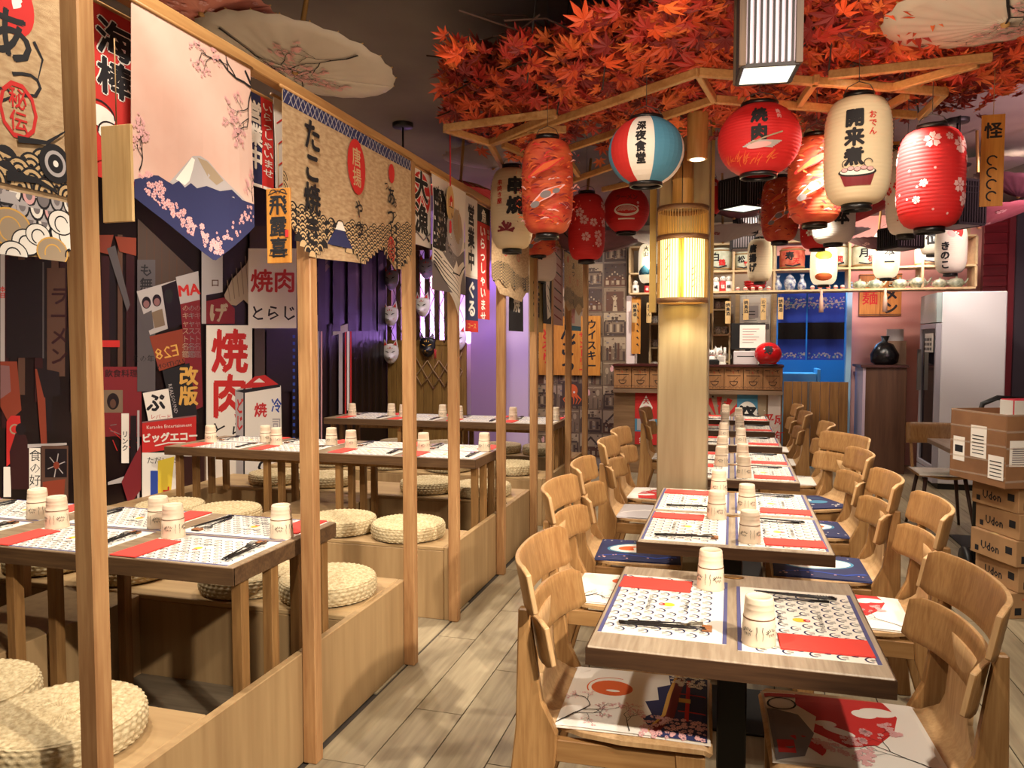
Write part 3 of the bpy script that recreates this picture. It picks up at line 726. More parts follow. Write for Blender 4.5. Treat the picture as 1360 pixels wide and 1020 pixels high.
# ================================================================ BANNERS over the booth edge
def seig(P, x0, x1, ytop, ybot, r, dark=BLK, light=BURL):
    """overlapping wave scales between the curves ytop(x) and ybot(x)"""
    ya = max(ytop(x0), ytop(x1), ytop((x0 + x1) / 2)) + r; yb = min(ybot(x0), ybot(x1), ybot((x0 + x1) / 2), ybot(.3 * x0 + .7 * x1)) - r
    row = 0; y = ya
    while y > yb:
        L = [[], [], [], [], []]; x = x0 + (row % 2) * r
        while x <= x1 + r * .5:
            if ybot(x) - r * .1 <= y <= ytop(x):
                for k, (f, m) in enumerate(((1, dark), (.84, light), (.62, dark), (.44, light), (.2, dark))):
                    rr = r * f; n = 10 if k < 2 else 8
                    L[k].append(([(min(max(x + rr * math.cos(PI * i / n), x0), x1), y + rr * math.sin(PI * i / n)) for i in range(n + 1)], m))
            x += 2 * r
        for l in L: P.merge(l) if l else None
        y -= r * .52; row += 1
XB = XE + .062
def yz(px, py, X=XB): p = onx(px, py, X); return p.y, p.z
def banner(name, label, cat, px0, px1, ztop, outline, art, base, group='printed banners hanging over the booth edge', X=XB, wav=.010, rod=True, seed=0, cell=.05, yb_=None):
    """cloth hanging in the plane X: u runs away from the camera from px0 to px1, v up from 0 at the hanging edge"""
    ya, yb = yz(px0, 300, X)[0], yz(px1, 300, X)[0]; W = yb - ya
    t = thing(name, label, cat, (X, ya, ztop), 0, group)
    ph = seed * 1.7; pts = outline(W) if callable(outline) else outline; low = min(p[1] for p in pts); vs_ = 1
    if yb_: vs_ = (ztop - onx((px0 + px1) / 2, yb_, X).z) / -low
    def fn(u, v, h):
        k = min(1, -v / .3) if v < 0 else 0
        return (h + wav * k * math.sin(u * 9 + v * 2.0 + ph) + wav * .4 * k * math.sin(u * 23 + ph), u, v * vs_)
    C = Print(); C.poly(pts, 0)
    c = C.build('cloth', [base], t, fn, cell, 0, 0); s = c.modifiers.new('thick', 'SOLIDIFY'); s.thickness = .0016; s.offset = -1
    big = [(x * 1.0001 + (.0004 if x > W / 2 else -.0004), y + (.0004 if y > -.01 else -.0004)) for x, y in pts]
    P = Print(); art(P, W); P.clip(big); P.build('surface_print', INK, t, fn, cell, .0007, .00006 if P.k > 40 else .00012, bounds=(.001, W - .001, low + .001, 0))
    if rod: MB().tube([(-.002, -.01, .004), (-.002, W + .01, .004)], .006, 8).build('rod', M_pinex, t)
    return t
BZ = 2.325
M_burlap = mat('burlap cloth', (202, 172, 132), .95, c2=(176, 142, 102), scale=30, bump=.7, bscale=500, stretch=(1, 1, 3))
M_pinkc = mat('pale pink cloth', (222, 188, 172), .85, c2=(206, 164, 146), scale=3)
M_redc = mat('red cloth', (190, 44, 38), .85); M_whc = mat('white cloth', (222, 212, 200), .85); M_blkc = mat('black cloth', (30, 26, 30), .85); M_navyc = mat('navy cloth', (40, 42, 92), .85)
rectout = lambda h: (lambda W: [(0, 0), (0, -h), (W, -h), (W, 0)])
def zoff(px, py): return yz(px, py)[1] - BZ

# 1: burlap koi banner at the left edge of the picture
def a1(P, W):
    X1 = XB - .02; y00 = yz(-70, 300, X1)[0]
    def at(px, py): y, z = yz(px, py, X1); return y - y00, z - BZ
    x, y = at(20, 8); P.ell(x, y, .045, .06, RED); P.ell(x + .01, y + .01, .018, .03, WHT)
    x, y = at(14, 75); P.text('あ', x, y, .115, BLK, .03); P.text('つ', x + .035, y - .075, .085, BLK, .01); P.text('あ', x - .09, y - .07, .07, BLK, .01); P.text('つ', x - .02, y - .10, .05, BLK, .02); P.stroke([(x + .055, y + .05), (x + .075, y + .02), (x + .06, y - .03)], (.008, .002), BLK)
    x, y = at(22, 147); P.arc(x, y, .042, .008, RED, 0, 2 * PI, 10, 1.3); P.text('秘伝', x, y + .046, .044, RED, .02, True)
    yt0, yb0 = at(0, 195)[1], at(0, 250)[1]; yc = at(50, 318)[1]; ye = at(50, 342)[1]
    seig(P, 0, W, lambda x: yt0 - .012 * math.sin(x * 14), lambda x: yb0, .03)
    P.rect(0, yc, W, yb0 - .004, PGRY); n = int((yb0 - yc) / .026)
    for j in range(n + 1):
        L = [[], [], []]
        for i in range(14):
            x = i * .034 + (j % 2) * .017; y = yb0 - .002 - j * .026
            for k, (f, m) in enumerate(((1, BLK), (.8, (WHT, PGRY, GRY, PINK)[(i * 3 + j * 5) % 4]), (.45, GRY))):
                L[k].append(([(min(x + .018 * f * math.cos(PI + PI * q / 8), W), y + .026 * f * math.sin(PI + PI * q / 8)) for q in range(9)], m))
        for k in range(3): P.merge(L[k])
    x, y = at(70, 218); P.ell(x, y, .042, .042, BLK); P.ell(x, y, .028, .028, PGRY); P.ell(x, y, .020, .020, BLK); P.ell(x, y, .007, .007, WHT)
    P.stroke([(x - .09, y + .03), (x - .02, y + .04), at(84, 175)], (.014, .003), BLK); P.stroke([(x - .12, y - .05), (x - .05, y - .045), (x, y - .06)], (.02, .006), BLK)
    P.rect(0, ye - .02, W, yc, PSEP)
    for px, py, r, m in ((8, 302, .05, PSEP), (30, 322, .035, WHT), (45, 312, .03, WHT), (84, 312, .045, WHT), (76, 296, .035, WHT), (64, 335, .04, PSEP), (12, 338, .035, WHT), (88, 338, .03, WHT)):
        x, y = at(px, py); P.ell(x, y, r, r * .8, BLK if m == WHT else GOLD); P.ell(x, y, r * .92, r * .72, m); P.arc(x, y - .004, r * .5, .003, BLK if m == WHT else GOLD, .3, 4.4)
banner('koi_banner', 'burlap banner with black kana, red stamp, waves and a koi beside the nearest post', 'banner', -70, 88, BZ, lambda W: [(0, 0), (0, yz(50, 345, XB - .02)[1] - BZ + .01), (W * .5, yz(50, 345, XB - .02)[1] - BZ), (W, yz(86, 341, XB - .02)[1] - BZ), (W, 0)], a1, M_burlap, X=XB - .02, seed=1)

# 2: red strip banner behind the post, and its plank
def a2(P, W):
    P.poly([(0, -.31), (W, -.27), (W, -.57), (0, -.57)], PSEP)
    P.text('海棒', W / 2, -.03, .125, BLK, .045, True, halo=WHT, hb=.075)
    P.ell(W * .15, -.36, .05, .035, WHT); P.arc(W * .15, -.36, .05, .005, BLK, 0, 3.4); P.ell(W * .35, -.41, .04, .025, WHT); P.arc(W * .35, -.41, .04, .005, BLK, 0, 3.2)
    P.stroke([(0, -.5), (W * .4, -.46), (W, -.5)], .03, RED)
banner('red_strip_banner', 'narrow red banner with bold black kanji between the nearest post and the mountain banner', 'banner', 126, 190, BZ, rectout(.56), a2, M_redc, X=XB - .09, wav=.004, seed=2, yb_=242)
def wplank(name, label, px, py, w, h, X, text='', sx=1, cat='plaque', m=None, group=None, deco=None, top=None, th=.008, ink=BLK, face='X'):
    p = onx(px, py, X) if face == 'X' else ony(px, py, X)
    t = thing(name, label, cat, p, 0, group)
    if face == 'X': MB().box((-th, -w / 2, -h), (0, w / 2, 0)).build('board', m or M_plk, t, .001); fn = lambda u, v, hh: (hh, u, v)
    else: MB().box((-w / 2, 0, -h), (w / 2, th, 0)).build('board', m or M_plk, t, .001); fn = lambda u, v, hh: (u, -hh, v)
    if text or deco:
        P = Print()
        if text:
            n = len(text); s = min(w * .8, h * .84 / n); P.text(text, 0, -h * .08, s, ink, .04, True, sx)
        if deco: deco(P, w, h)
        P.build('lettering', INK, t, fn, 0, .0006, .0003)
    if top:
        c = (-th / 2, 0, 0) if face == 'X' else (0, th / 2, 0)
        MB().tube([c, (c[0], c[1], top)], .0015, 5).build('cord', M_rope, t)
    return t
M_plk = wood('pale plaque wood', (206, 172, 118), (184, 148, 96), 'Z', 12, .5, .08)
M_plk2 = wood('honey sign wood', (206, 142, 62), (176, 112, 44), 'Z', 9, .5, .05)
wplank('blank_plank', 'blank light wooden plank hanging on a cord before the red banner', 153, 166, .085, .225, 1.50, top=.2, group=None, face='Y')

# 3: mountain banner
def out3(W):
    L = zoff(186, 240); T = zoff(285, 346); Rr = zoff(334, 290); a = (yz(285, 300)[0] - yz(182, 300)[0])
    return [(0, 0), (0, L), (a, T), (W, Rr), (W, 0)]
def a3(P, W):
    y00 = yz(182, 300)[0]
    def at(px, py): y, z = yz(px, py); return y - y00, z - BZ
    ap = lambda L: [at(*p) for p in L]
    P.poly(ap([(226, 242), (238, 228), (250, 214), (256, 207), (266, 207), (276, 214), (288, 230), (300, 244), (318, 262), (330, 275), (300, 262), (262, 250), (240, 250)]), PGRY)
    P.poly(ap([(234, 238), (246, 222), (255, 209), (259, 212), (256, 226), (252, 240), (246, 246)]), WHT); P.poly(ap([(262, 209), (268, 220), (276, 236), (286, 246), (294, 240), (284, 226), (274, 214)]), PSEP)
    P.poly(ap([(182, 238), (190, 236), (200, 232), (212, 233), (222, 240), (230, 245), (238, 240), (246, 249), (254, 243), (262, 250), (274, 247), (290, 254), (304, 252), (318, 266), (337, 272), (337, 300), (285, 347), (182, 262)]), NAVY)
    q = random.Random(3); it = []; L0, T0, R0 = at(182, 258), at(285, 344), at(336, 294)
    for k in range(110):
        t = q.random(); x = L0[0] + (T0[0] - L0[0]) * t; y = L0[1] + (T0[1] - L0[1]) * t; P.flower(x + q.uniform(.0, .045), y + q.uniform(.006, .05) * (1.4 - t * .6), q.uniform(.005, .010), PINK, RED, q.random() * 6, it)
    for k in range(40):
        t = q.random(); x = R0[0] + (T0[0] - R0[0]) * t; y = R0[1] + (T0[1] - R0[1]) * t; P.flower(x - q.uniform(.0, .03), y + q.uniform(.01, .05), q.uniform(.004, .008), PINK, None, q.random() * 6, it)
    P.merge(it)
    x, y = at(333, 112); tree(P, x, y, 2.45, .17, .010, BLK, 7, (.0045, 4, PINK)); tree(P, x, y - .01, 3.3, .15, .008, BLK, 14, (.0045, 4, PINK)); tree(P, x, y - .02, 4.2, .12, .006, BLK, 5, (.0045, 4, PINK))
    x, y = at(188, 226); tree(P, x, y, 1.1, .07, .004, BLK, 17, (.004, 3, PINK)); x, y = at(333, 268); tree(P, x, y, 1.9, .05, .003, BLK, 18, (.004, 2, PINK))
banner('mountain_banner', 'large pale pink banner with a snowy mountain over navy and cherry blossom', 'banner', 182, 336, BZ, out3, a3, M_pinkc, wav=.007, seed=3)

# 4: open-for-business banner and the red swirl strip
def a4(P, W):
    P.rect(0, -.62, W * .52, 0, NAVY); P.rect(W * .52, -.62, W, 0, RED); P.rect(0, -.62, W, -.60, WHT)
    P.text('営業中', W * .27, -.05, .15, WHT, .05, True, .52, halo=BLK, hb=.08); P.text('いらっしゃいませ', W * .77, -.03, .062, WHT, .02, True)
banner('open_sign_banner', 'navy and red banner reading open for business in white, behind the mountain banner', 'banner', 331, 364, BZ - .01, rectout(.62), a4, M_whc, X=XB - .10, wav=.003, seed=4, yb_=250)
def a5(P, W):
    for k in range(5): P.stroke([(W * .1, -.05 - k * .14), (W * .9, -.12 - k * .14), (W * .2, -.17 - k * .14)], (.02, .006), RED)
banner('swirl_strip_banner', 'thin white strip with red swirls next to the burlap noren', 'banner', 366, 379, BZ - .01, rectout(.60), a5, M_whc, X=XB - .06, wav=.003, seed=5, yb_=252)
def dk(P, w, h):
    for s, y in ((1, -.016), (-1, -h + .03)):
        P.arc(-w * .2, y, .012, .003, BLK, 0, PI, 8); P.arc(w * .2, y, .012, .003, BLK, 0, PI, 8); P.stroke([(-w * .4, y - .004), (0, y + .008 * s), (w * .4, y - .004)], .003, BLK)
    P.rect(w * .3, -h * .66, w * .44, -h * .56, RED)
wplank('kanji_plaque', 'wooden plaque with three large black kanji hanging at the second post', 369, 250, .085, .235, 2.16, '飛露喜', 1, 'plaque', M_plk2, None, dk, top=.14, face='Y')

# 6: burlap noren with takoyaki lettering
def bot6(x, W):
    t = x / W; return zoff(380 + 165 * 0 + 0, 285) if t < 0 else None
def a6(P, W):
    P.rect(0, -.045, W, 0, NAVY); it = []
    k = 0.0
    while k < W: it += [([(k, -.045), (k + .004, -.045), (min(k + .034, W), 0), (min(k + .030, W), 0)], PGRY), ([(k, 0), (k + .004, 0), (min(k + .034, W), -.045), (min(k + .030, W), -.045)], PGRY)]; k += .03
    P.merge(it)
    def at(px, py): y, z = yz(px, py); return y - yz(378, 300)[0], z - BZ
    bl = [(378, 282), (400, 318), (416, 338), (440, 310), (458, 326), (482, 346), (505, 322), (530, 352), (546, 330)]
    pts = [at(*p) for p in bl]
    def yb(xx):
        for a, b in zip(pts[:-1], pts[1:]):
            if a[0] <= xx <= b[0]: return a[1] + (b[1] - a[1]) * (xx - a[0]) / (b[0] - a[0])
        return pts[-1][1]
    tl = [at(*p) for p in [(378, 268), (430, 292), (470, 302), (510, 305), (546, 300)]]
    def yt(xx):
        for a, b in zip(tl[:-1], tl[1:]):
            if a[0] <= xx <= b[0]: return a[1] + (b[1] - a[1]) * (xx - a[0]) / (b[0] - a[0])
        return tl[-1][1]
    seig(P, 0, W, yt, lambda q_: yb(q_) - .03, .028)
    x, y = at(450, 313); P.poly([(x - .085, y - .04), (x - .02, y + .03), (x + .02, y + .03), (x + .085, y - .04)], NAVY); P.poly([(x - .03, y + .02), (x - .01, y + .05), (x + .015, y + .05), (x + .035, y + .02)], WHT); P.ell(x, y - .045, .08, .014, WHT); P.ell(x - .05, y - .043, .04, .009, RED)
    x, y = at(413, 158); P.text('たこ焼き', x, y, .112, BLK, .04, True, step=.96)
    x, y = at(471, 222); P.ell(x, y, .075, .105, RED); P.text('唐揚', x, y + .075, .075, BURL, .02, True)
    P.text('やつ', x + .01, y - .12, .075, BLK, .015, True); P.text('け', x + .03, y - .24, .05, BLK, .01)
    x, y = at(519, 237); P.ell(x, y + .02, .03, .04, RED); P.text('あつ', x, y - .03, .085, BLK, .02, True); P.text('あつ', x + .04, y - .07, .05, BLK, .0, True); P.text('つ', x - .05, y - .06, .05, BLK, .0)
    P.arc(x, y - .30, .035, .006, RED, 0, 2 * PI, 16, 1.5); P.text('秘伝', x, y - .25, .045, RED, .0, True)
def out6(W):
    y0 = yz(378, 300)[0]; bl = [(378, 284), (400, 318), (416, 342), (436, 314), (458, 328), (482, 350), (505, 325), (528, 358), (546, 336)]
    pts = [(yz(*p)[0] - y0, yz(*p)[1] - BZ) for p in bl]; pts[0] = (0, pts[0][1]); pts[-1] = (W, pts[-1][1])
    return [(0, 0)] + pts + [(W, 0)]
banner('takoyaki_noren', 'wide burlap noren with takoyaki lettering, red oval stamp and wave border', 'noren', 378, 546, BZ, out6, a6, M_burlap, wav=.006, seed=6)

# banners farther along the edge
def a7(P, W):
    P.ell(W * .5, -.16, W * .46, .15, RED)
    for k in range(7): a = k * .9; P.stroke([(W * .5, -.16), (W * .5 + W * .42 * math.cos(a), -.16 + .13 * math.sin(a))], (.004, .02), WHT)
    P.text('大漁', W * .5, -.0, .21, BLK, .05, True, .8, halo=WHT, hb=.08); P.stroke([(W * .1, -.44), (W * .5, -.36), (W * .9, -.46)], .02, BLK); P.stroke([(W * .1, -.40), (W * .6, -.46), (W * .95, -.40)], .012, GRY)
banner('big_catch_banner', 'white banner with bold black fishing kanji over a red sun, right of the burlap noren', 'banner', 546, 572, BZ, rectout(.50), a7, M_whc, X=XB - .03, wav=.003, seed=7, yb_=326)
def a8(P, W):
    P.rect(0, -.98, W, 0, PSEP); P.poly([(0, -.98), (W, -.98), (W, -.55), (W * .8, -.62), (W * .5, -.5), (0, -.3)], GRY)
    q = random.Random(5); P.poly([(0, -.12), (W * .3, -.1), (W * .45, -.3), (W * .34, -.62), (0, -.66)], BLK); it = []
    for k in range(150):
        x, y = W * q.uniform(-.0, .46), -q.uniform(.10, .64); l = q.uniform(.01, .035); it.append(([(x, y), (x + .012, y - .004), (x + .016, y - l), (x + .004, y - l)], q.choice((WHT, PSEP, BLK, GRY, BLK))))
    P.merge([i for i in it if i[0][0][0] > .002]); P.ell(W * .66, -.42, W * .3, .22, PGRY); P.ell(W * .74, -.36, W * .2, .16, PSEP)
    P.poly([(0, -.62), (W * .25, -.64), (W * .55, -.78), (W * .95, -.66), (W, -.72), (W * .8, -.9), (W * .72, -1.12), (W * .5, -.98), (0, -.72)], WHT)
    for k in range(6): P.stroke([(W * .03, -.64 - .03 * k), (W * .4, -.74 - .045 * k), (W * .72, -.86 - .04 * k)], (.012, .004), BLK)
    P.poly([(W * .5, -.78), (W * .62, -.68), (W * .74, -.79)], WHT); P.stroke([(W * .5, -.8), (W * .75, -.81), (W, -.70)], .014, BLK)
    it = []
    for k in range(60): x, y = W * q.uniform(.35, .7), -q.uniform(.3, .75); it.append(([(x, y), (x + .005, y), (x + .0025, y + .005)], WHT))
    for k in range(50): x, y = W * q.uniform(.02, .3), -q.uniform(.1, .3); it.append(([(x, y), (x + .012, y), (x + .006, y + .02)], BLK))
    P.merge(it)
banner('wave_banner', 'beige banner with a tall breaking sea wave in black and white', 'banner', 574, 619, BZ, lambda W: [(0, 0), (0, -.74), (W * .3, -.88), (W * .55, -1.06), (W * .68, -1.18), (W * .76, -1.08), (W * .86, -.9), (W, -.78), (W, 0)], a8, M_whc, wav=.010, seed=8, yb_=418)
def a9(P, W): P.rect(0, -.60, W, 0, WHT); P.text('営業中', W * .5, -.05, .17, BLK, .05, True, .7); P.rect(0, -.95, W, -.62, NAVY); P.text('ぐる', W * .5, -.64, .14, WHT, .05, True); P.rect(0, -1.04, W, -.95, RED); P.text('コース', W * .5, -1.01, .05, GOLD, .03)
banner('narrow_white_banner', 'white strip reading open for business above a blue and red panel', 'banner', 617, 634, BZ, rectout(1.04), a9, M_whc, X=XB - .02, wav=.003, seed=9, yb_=441)
def a10(P, W): P.rect(0, -.16, W, 0, BLK); P.text('魚', W * .5, -.14, .13, WHT, .04, False, .7); P.text('いらっしゃいませ', W * .42, -.18, .115, WHT, .035, True, .9); P.text('毎度', W * .85, -.2, .05, WHT, .02, True)
banner('red_text_banner', 'long red banner with a column of white kana and a black head', 'banner', 634, 651, BZ, rectout(1.08), a10, M_redc, X=XB - .04, wav=.003, seed=10, yb_=424)
def a11(P, W):
    P.rect(0, -.03, W, 0, NAVY); P.text('あつ', W * .5, -.12, .11, BLK, .02, True); P.ell(W * .2, -.12, .03, .05, RED)
    for k in (.3, .7): P.arc(W * k, -.40, .03, .007, RED, 0, 6.28, 12, 1.4)
    seig(P, 0, W, lambda x: -.58 + .05 * math.sin(x * 7), lambda x: -.78 + .06 * math.sin(x * 12), .03)
def out11(W): return [(0, 0), (0, -.70), (W * .2, -.86), (W * .4, -.72), (W * .6, -.80), (W * .8, -.9), (W, -.74), (W, 0)]
banner('second_burlap_noren', 'burlap noren with wave border behind the cream kushiyaki lantern', 'noren', 654, 702, BZ, out11, a11, M_burlap, wav=.006, seed=11, yb_=398)
def a12(P, W): P.text('かば焼', W * .5, -.30, .2, WHT, .04, True, .8)
banner('black_kanji_banner', 'black banner with white grilled eel lettering', 'banner', 676, 695, BZ + .01, rectout(1.10), a12, M_blkc, X=XB - .05, wav=.003, seed=12, yb_=440)
def a13(P, W): P.text('生酒', W * .5, -.45, .25, BLK, .05, True, .9)
banner('tan_kanji_banner', 'tan banner with large black sake kanji', 'banner', 703, 722, BZ, rectout(1.12), a13, mat('tan cloth', (190, 158, 100), .9), X=XB - .03, wav=.003, seed=13, yb_=441)
def a14(P, W):
    P.poly([(W * .4, -.2), (W * .9, -.3), (W * .7, -.6), (W * .95, -.9), (W * .5, -.95), (W * .3, -.6)], WHT)
    for k in range(5): P.stroke([(W * .5, -.3 - .12 * k), (W * .8, -.38 - .12 * k)], .012, BLK)
banner('crane_banner', 'dark banner with a white bird shape beside the tan banner', 'banner', 722, 733, BZ, rectout(1.0), a14, M_blkc, wav=.003, seed=14, yb_=430)
def a14b(P, W):
    for k in range(8): P.stroke([(W * .2, -.1 - .12 * k), (W * .8, -.16 - .12 * k)], .02, DRED if k % 2 else BLK)
banner('plum_strip_banner', 'narrow pinkish banner with dark strokes between the eighth post and the last noren', 'banner', 733, 748, BZ, rectout(1.08), a14b, mat('rose cloth', (186, 150, 146), .9), X=XB - .02, wav=.003, seed=15, yb_=432)
banner('last_burlap_noren', 'small burlap noren at the far end of the banner beam', 'noren', 749, 774, BZ, out11, a11, M_burlap, wav=.005, seed=16, yb_=418)
banner('green_foot_banner', 'white banner with a pink panel and green foot beneath the last noren', 'banner', 750, 772, BZ - .05, rectout(1.12), lambda P, W: (P.rect(0, -1.12, W, -1.04, CYN), P.rect(W * .1, -1.0, W * .6, -.72, PINK), P.text('丹', W * .35, -.97, .2, RED, .05)), M_whc, X=XB - .06, wav=.003, seed=17, yb_=439)

# oval votive tag on a red cord
v = onx(598, 247, XB + .03); t = thing('votive_tag', 'oval wooden votive tag with a small red shrine on a red cord', 'tag', v)
MB().prism([(-.045 * math.cos(a) * 1.0, -.09 + (.09 if math.sin(a) > 0 else .075) * math.sin(a)) for a in [2 * PI * i / 24 for i in range(24)]], -.004, .004, 'YZ').build('board', M_plk, t)
P = Print(); P.rect(-.018, -.10, .018, -.07, RED); P.poly([(-.026, -.072), (0, -.045), (.026, -.072)], RED); P.rect(-.03, -.108, .03, -.104, BLK); P.rect(-.006, -.10, .006, -.08, WHT)
P.stroke([(0, -.135), (.012, -.155)], (.004, .012), BLK)
P.build('shrine_print', INK, t, lambda u, v, h: (.004 + h, u, v), 0, .0006, .0003)
MB().tube([(0, 0, -.01), (0, .002, .12), (0, -.002, .33)], .004, 6).build('cord', mat('red cord', (190, 40, 50), .8), t)
MB().lathe([(.002, -.02), (.006, -.03), (.007, -.08), (.002, -.085)], 8).build('tassel', mat('red cord', (190, 40, 50), .8), t, loc=(0, 0, -.15))
# ================================================================ MURAL on the left wall
XW = -4.098
mw = wl
def wallfn(u, v, h): p = onx(u, -v, XW); return (XW + h * 1.0, p.y, p.z)
P = Print()
def R4(x0, y0, x1, y1, m): P.poly([(x0, -y0), (x1, -y0), (x1, -y1), (x0, -y1)], m)
def Q(pts, m): P.poly([(x, -y) for x, y in pts], m)
def T(t, x, y, h, m, b=.03, **k): P.text(t, x, -y, h, m, b, **k)
q = random.Random(11)
for k in range(16):   # dim street facades
    x = 2 + k * 11; R4(x, 300 + q.random() * 40, x + 6 + q.random() * 6, 430 + q.random() * 150, (MAR, DPUR, BRN, MAR)[k % 4])
R4(8, 345, 56, 475, DPUR); R4(56, 348, 58, 476, DGRY); R4(62, 356, 86, 500, BRN); T('ラーメン', 78, 380, 26, MAR, .03, vert=True)
R4(0, 330, 6, 480, PGRY); T('本日', 3, 380, 8, RED, vert=True); Q([(0, 480), (22, 480), (28, 545), (10, 560), (0, 540)], RUST); Q([(0, 485), (12, 486), (14, 520), (0, 530)], DPNK)
Q([(46, 490), (50, 540), (54, 590), (62, 590), (60, 540), (58, 490)], RUST); Q([(48, 488), (78, 494), (80, 525), (58, 528)], DPUR); R4(93, 410, 100, 548, BRN); R4(95, 440, 98, 535, RUST)
Q([(8, 560), (14, 552), (26, 552), (30, 600), (8, 620)], RED); P.arc(19, -570, 6, 2, PSEP, 0, 5); R4(4, 620, 14, 660, WHT); Q([(12, 600), (20, 575), (34, 578), (40, 605), (38, 650), (14, 650)], MAR)
P.ell(27, -570, 7, 8, DPUR); Q([(36, 590), (88, 588), (88, 591), (36, 595)], PGRY); R4(38, 595, 53, 668, WHT); T('食の好味', 46, 597, 16, BLK, .01, vert=True); R4(54, 592, 90, 668, BRN); Q([(56, 640), (86, 636), (84, 664), (56, 668)], RUST)
R4(59, 596, 88, 634, DPUR)
for a in range(6): P.stroke([(74, -618), (74 + 12 * math.cos(a * PI / 3 + .3), -618 + 16 * math.sin(a * PI / 3 + .3))], 1.2, PGRY)
P.ell(74, -618, 4, 5, RUST)
# street right of the first post
Q([(128, 312), (150, 312), (144, 338), (128, 334)], RUST); Q([(152, 314), (180, 316), (180, 340), (158, 334)], RUST); Q([(141, 330), (152, 326), (172, 405), (168, 414)], DGRY)
Q([(182, 300), (258, 360), (258, 390), (182, 388)], SEP) if False else Q([(182, 290), (240, 345), (258, 362), (258, 380), (182, 380)], DSEP)
for k in range(7): P.stroke([(184 + k * 10, -(296 + k * 9)), (184 + k * 10, -384)], .8, BRN)
R4(133, 452, 158, 461, RED); R4(133, 487, 187, 580, DRED); T('飲食料理', 160, 500, 11, MAR, .03); R4(136, 518, 162, 548, SEP); P.ell(149, -533, 8, 11, DPUR); P.ell(149, -536, 4, 6, BRN)
for k in range(9): P.stroke([(140 + q.random() * 45, -(555 + q.random() * 40)), (150 + q.random() * 35, -(560 + q.random() * 60))], 1, (RED, GRY, MAR)[k % 3])
R4(160, 549, 170, 615, WHT); T('リンク', 165, 572, 9, BLK, .02, vert=True); R4(172, 552, 180, 668, DPUR); R4(181, 545, 184, 668, PGRY)
Q([(142, 640), (165, 632), (184, 600), (184, 606), (168, 640), (142, 644)], PGRY); Q([(160, 640), (175, 610), (186, 590), (186, 650), (170, 672)], DRED)
R4(181, 345, 205, 520, DGRY); T('も無料', 193, 350, 18, BLK, .02, vert=True); T('この年齢', 194, 480, 10, BLK, .01)
# tilted posters
def tq(x, y, w, h, a, m):
    c, s_ = math.cos(a), math.sin(a); Q([(x, y), (x + w * c, y + w * s_), (x + w * c - h * s_, y + w * s_ + h * c), (x - h * s_, y + h * c)], m)
Q([(180, 387), (232, 372), (240, 430), (198, 445)], PGRY); Q([(213, 380), (234, 372), (242, 430), (222, 438)], DPUR); P.ell(223, -393, 6, 9, BLK); P.ell(193, -402, 6, 8, DPUR); P.ell(193, -404, 4, 5, DPNK); P.ell(207, -399, 6, 8, DPUR); P.ell(207, -401, 4, 5, DPNK)
Q([(184, 420), (200, 412), (203, 436), (190, 442)], DGRY); Q([(200, 415), (214, 410), (218, 432), (204, 436)], SEP)
Q([(197, 447), (244, 436), (250, 480), (210, 493)], RUST); T('E28', 222, 475, 22, GOLD, .0, mirror=True, rot=.22); T('AUDITION', 228, 486, 9, BLK, .01, mirror=True, rot=.22)
Q([(232, 368), (262, 360), (264, 398), (238, 404)], PGRY); T('MA', 250, 392, 20, RED, .05, rot=.12); Q([(238, 404), (264, 398), (268, 540), (250, 548)], DRED)
for k in range(3): T('のキャスト名鑑', 245 + k * 8, 404, 10, (PSEP, GRY, DPNK)[k], .0, vert=True)
Q([(214, 492), (250, 482), (262, 560), (228, 556)], BLK); T('改版', 249, 486, 26, GOLD, .05, vert=True); T('REALSOUND', 226, 530, 7, PGRY, .0, rot=-1.35)
Q([(188, 522), (222, 516), (228, 556), (196, 562)], WHT); T('ぷ', 206, 544, 26, BLK, .05, rot=.1); T('レバード', 212, 556, 7, RED, .0)
Q([(187, 560), (259, 551), (259, 592), (187, 602)], RED); R4(187, 601, 259, 668, WHT); Q([(187, 560), (259, 551), (259, 553), (187, 562)], DPNK); T('Karaoke Entertainment', 223, 568, 6.4, WHT, .01, rot=.06); T('ビッグエコー', 224, 585, 12.5, WHT, .06, rot=.05); P.arc(222, -570, 30, 2, WHT, PI + .9, 2 * PI - .9, 10, .7) if False else P.stroke([(204, -592), (222, -588), (245, -588)], 1.6, WHT)
T('ただいま', 213, 615, 10, BLK, .01); Q([(208, 612), (230, 606), (224, 668), (206, 668)], YEL); R4(198, 625, 208, 668, BLU); T('大', 222, 660, 16, RED, .04); R4(232, 606, 270, 668, MAR); R4(270, 600, 312, 640, SEP); T('焼肉処', 295, 612, 12, BRN, .02)
# awning and the big meat restaurant signs
R4(266, 330, 272, 430, PGRY); Q([(268, 340), (294, 330), (294, 388), (272, 392)], PGRY); T('ロ', 284, 380, 12, BRN, .02); Q([(296, 392), (306, 372), (326, 350), (332, 330), (332, 408), (322, 398), (312, 406), (300, 404)], PSEP)
for k in range(5): P.stroke([(300 + k * 6, -(372 - k * 8)), (304 + k * 6, -(400 - k * 3))], 1, SEP)
Q([(272, 400), (296, 395), (310, 410), (310, 430), (272, 430)], DRED); T('げ', 288, 425, 26, PSEP, .05); Q([(330, 300), (352, 300), (352, 332), (330, 332)], DSEP)
R4(328, 330, 392, 436, WHT); T('焼肉', 361, 385, 32, RED, .035, sx=.95); T('とらじ', 361, 424, 22, BLK, .02, sx=.95)
R4(272, 432, 333, 640, WHT); T('焼肉', 303, 436, 60, RED, .045, vert=True, sx=.82, step=1.0); T('とら', 302, 582, 26, BLK, .01)
R4(336, 436, 350, 640, DSEP); R4(352, 438, 392, 520, DPUR); R4(386, 440, 391, 640, DPUR)
for k in range(16): R4(387, 445 + k * 9, 390, 449 + k * 9, BLU)
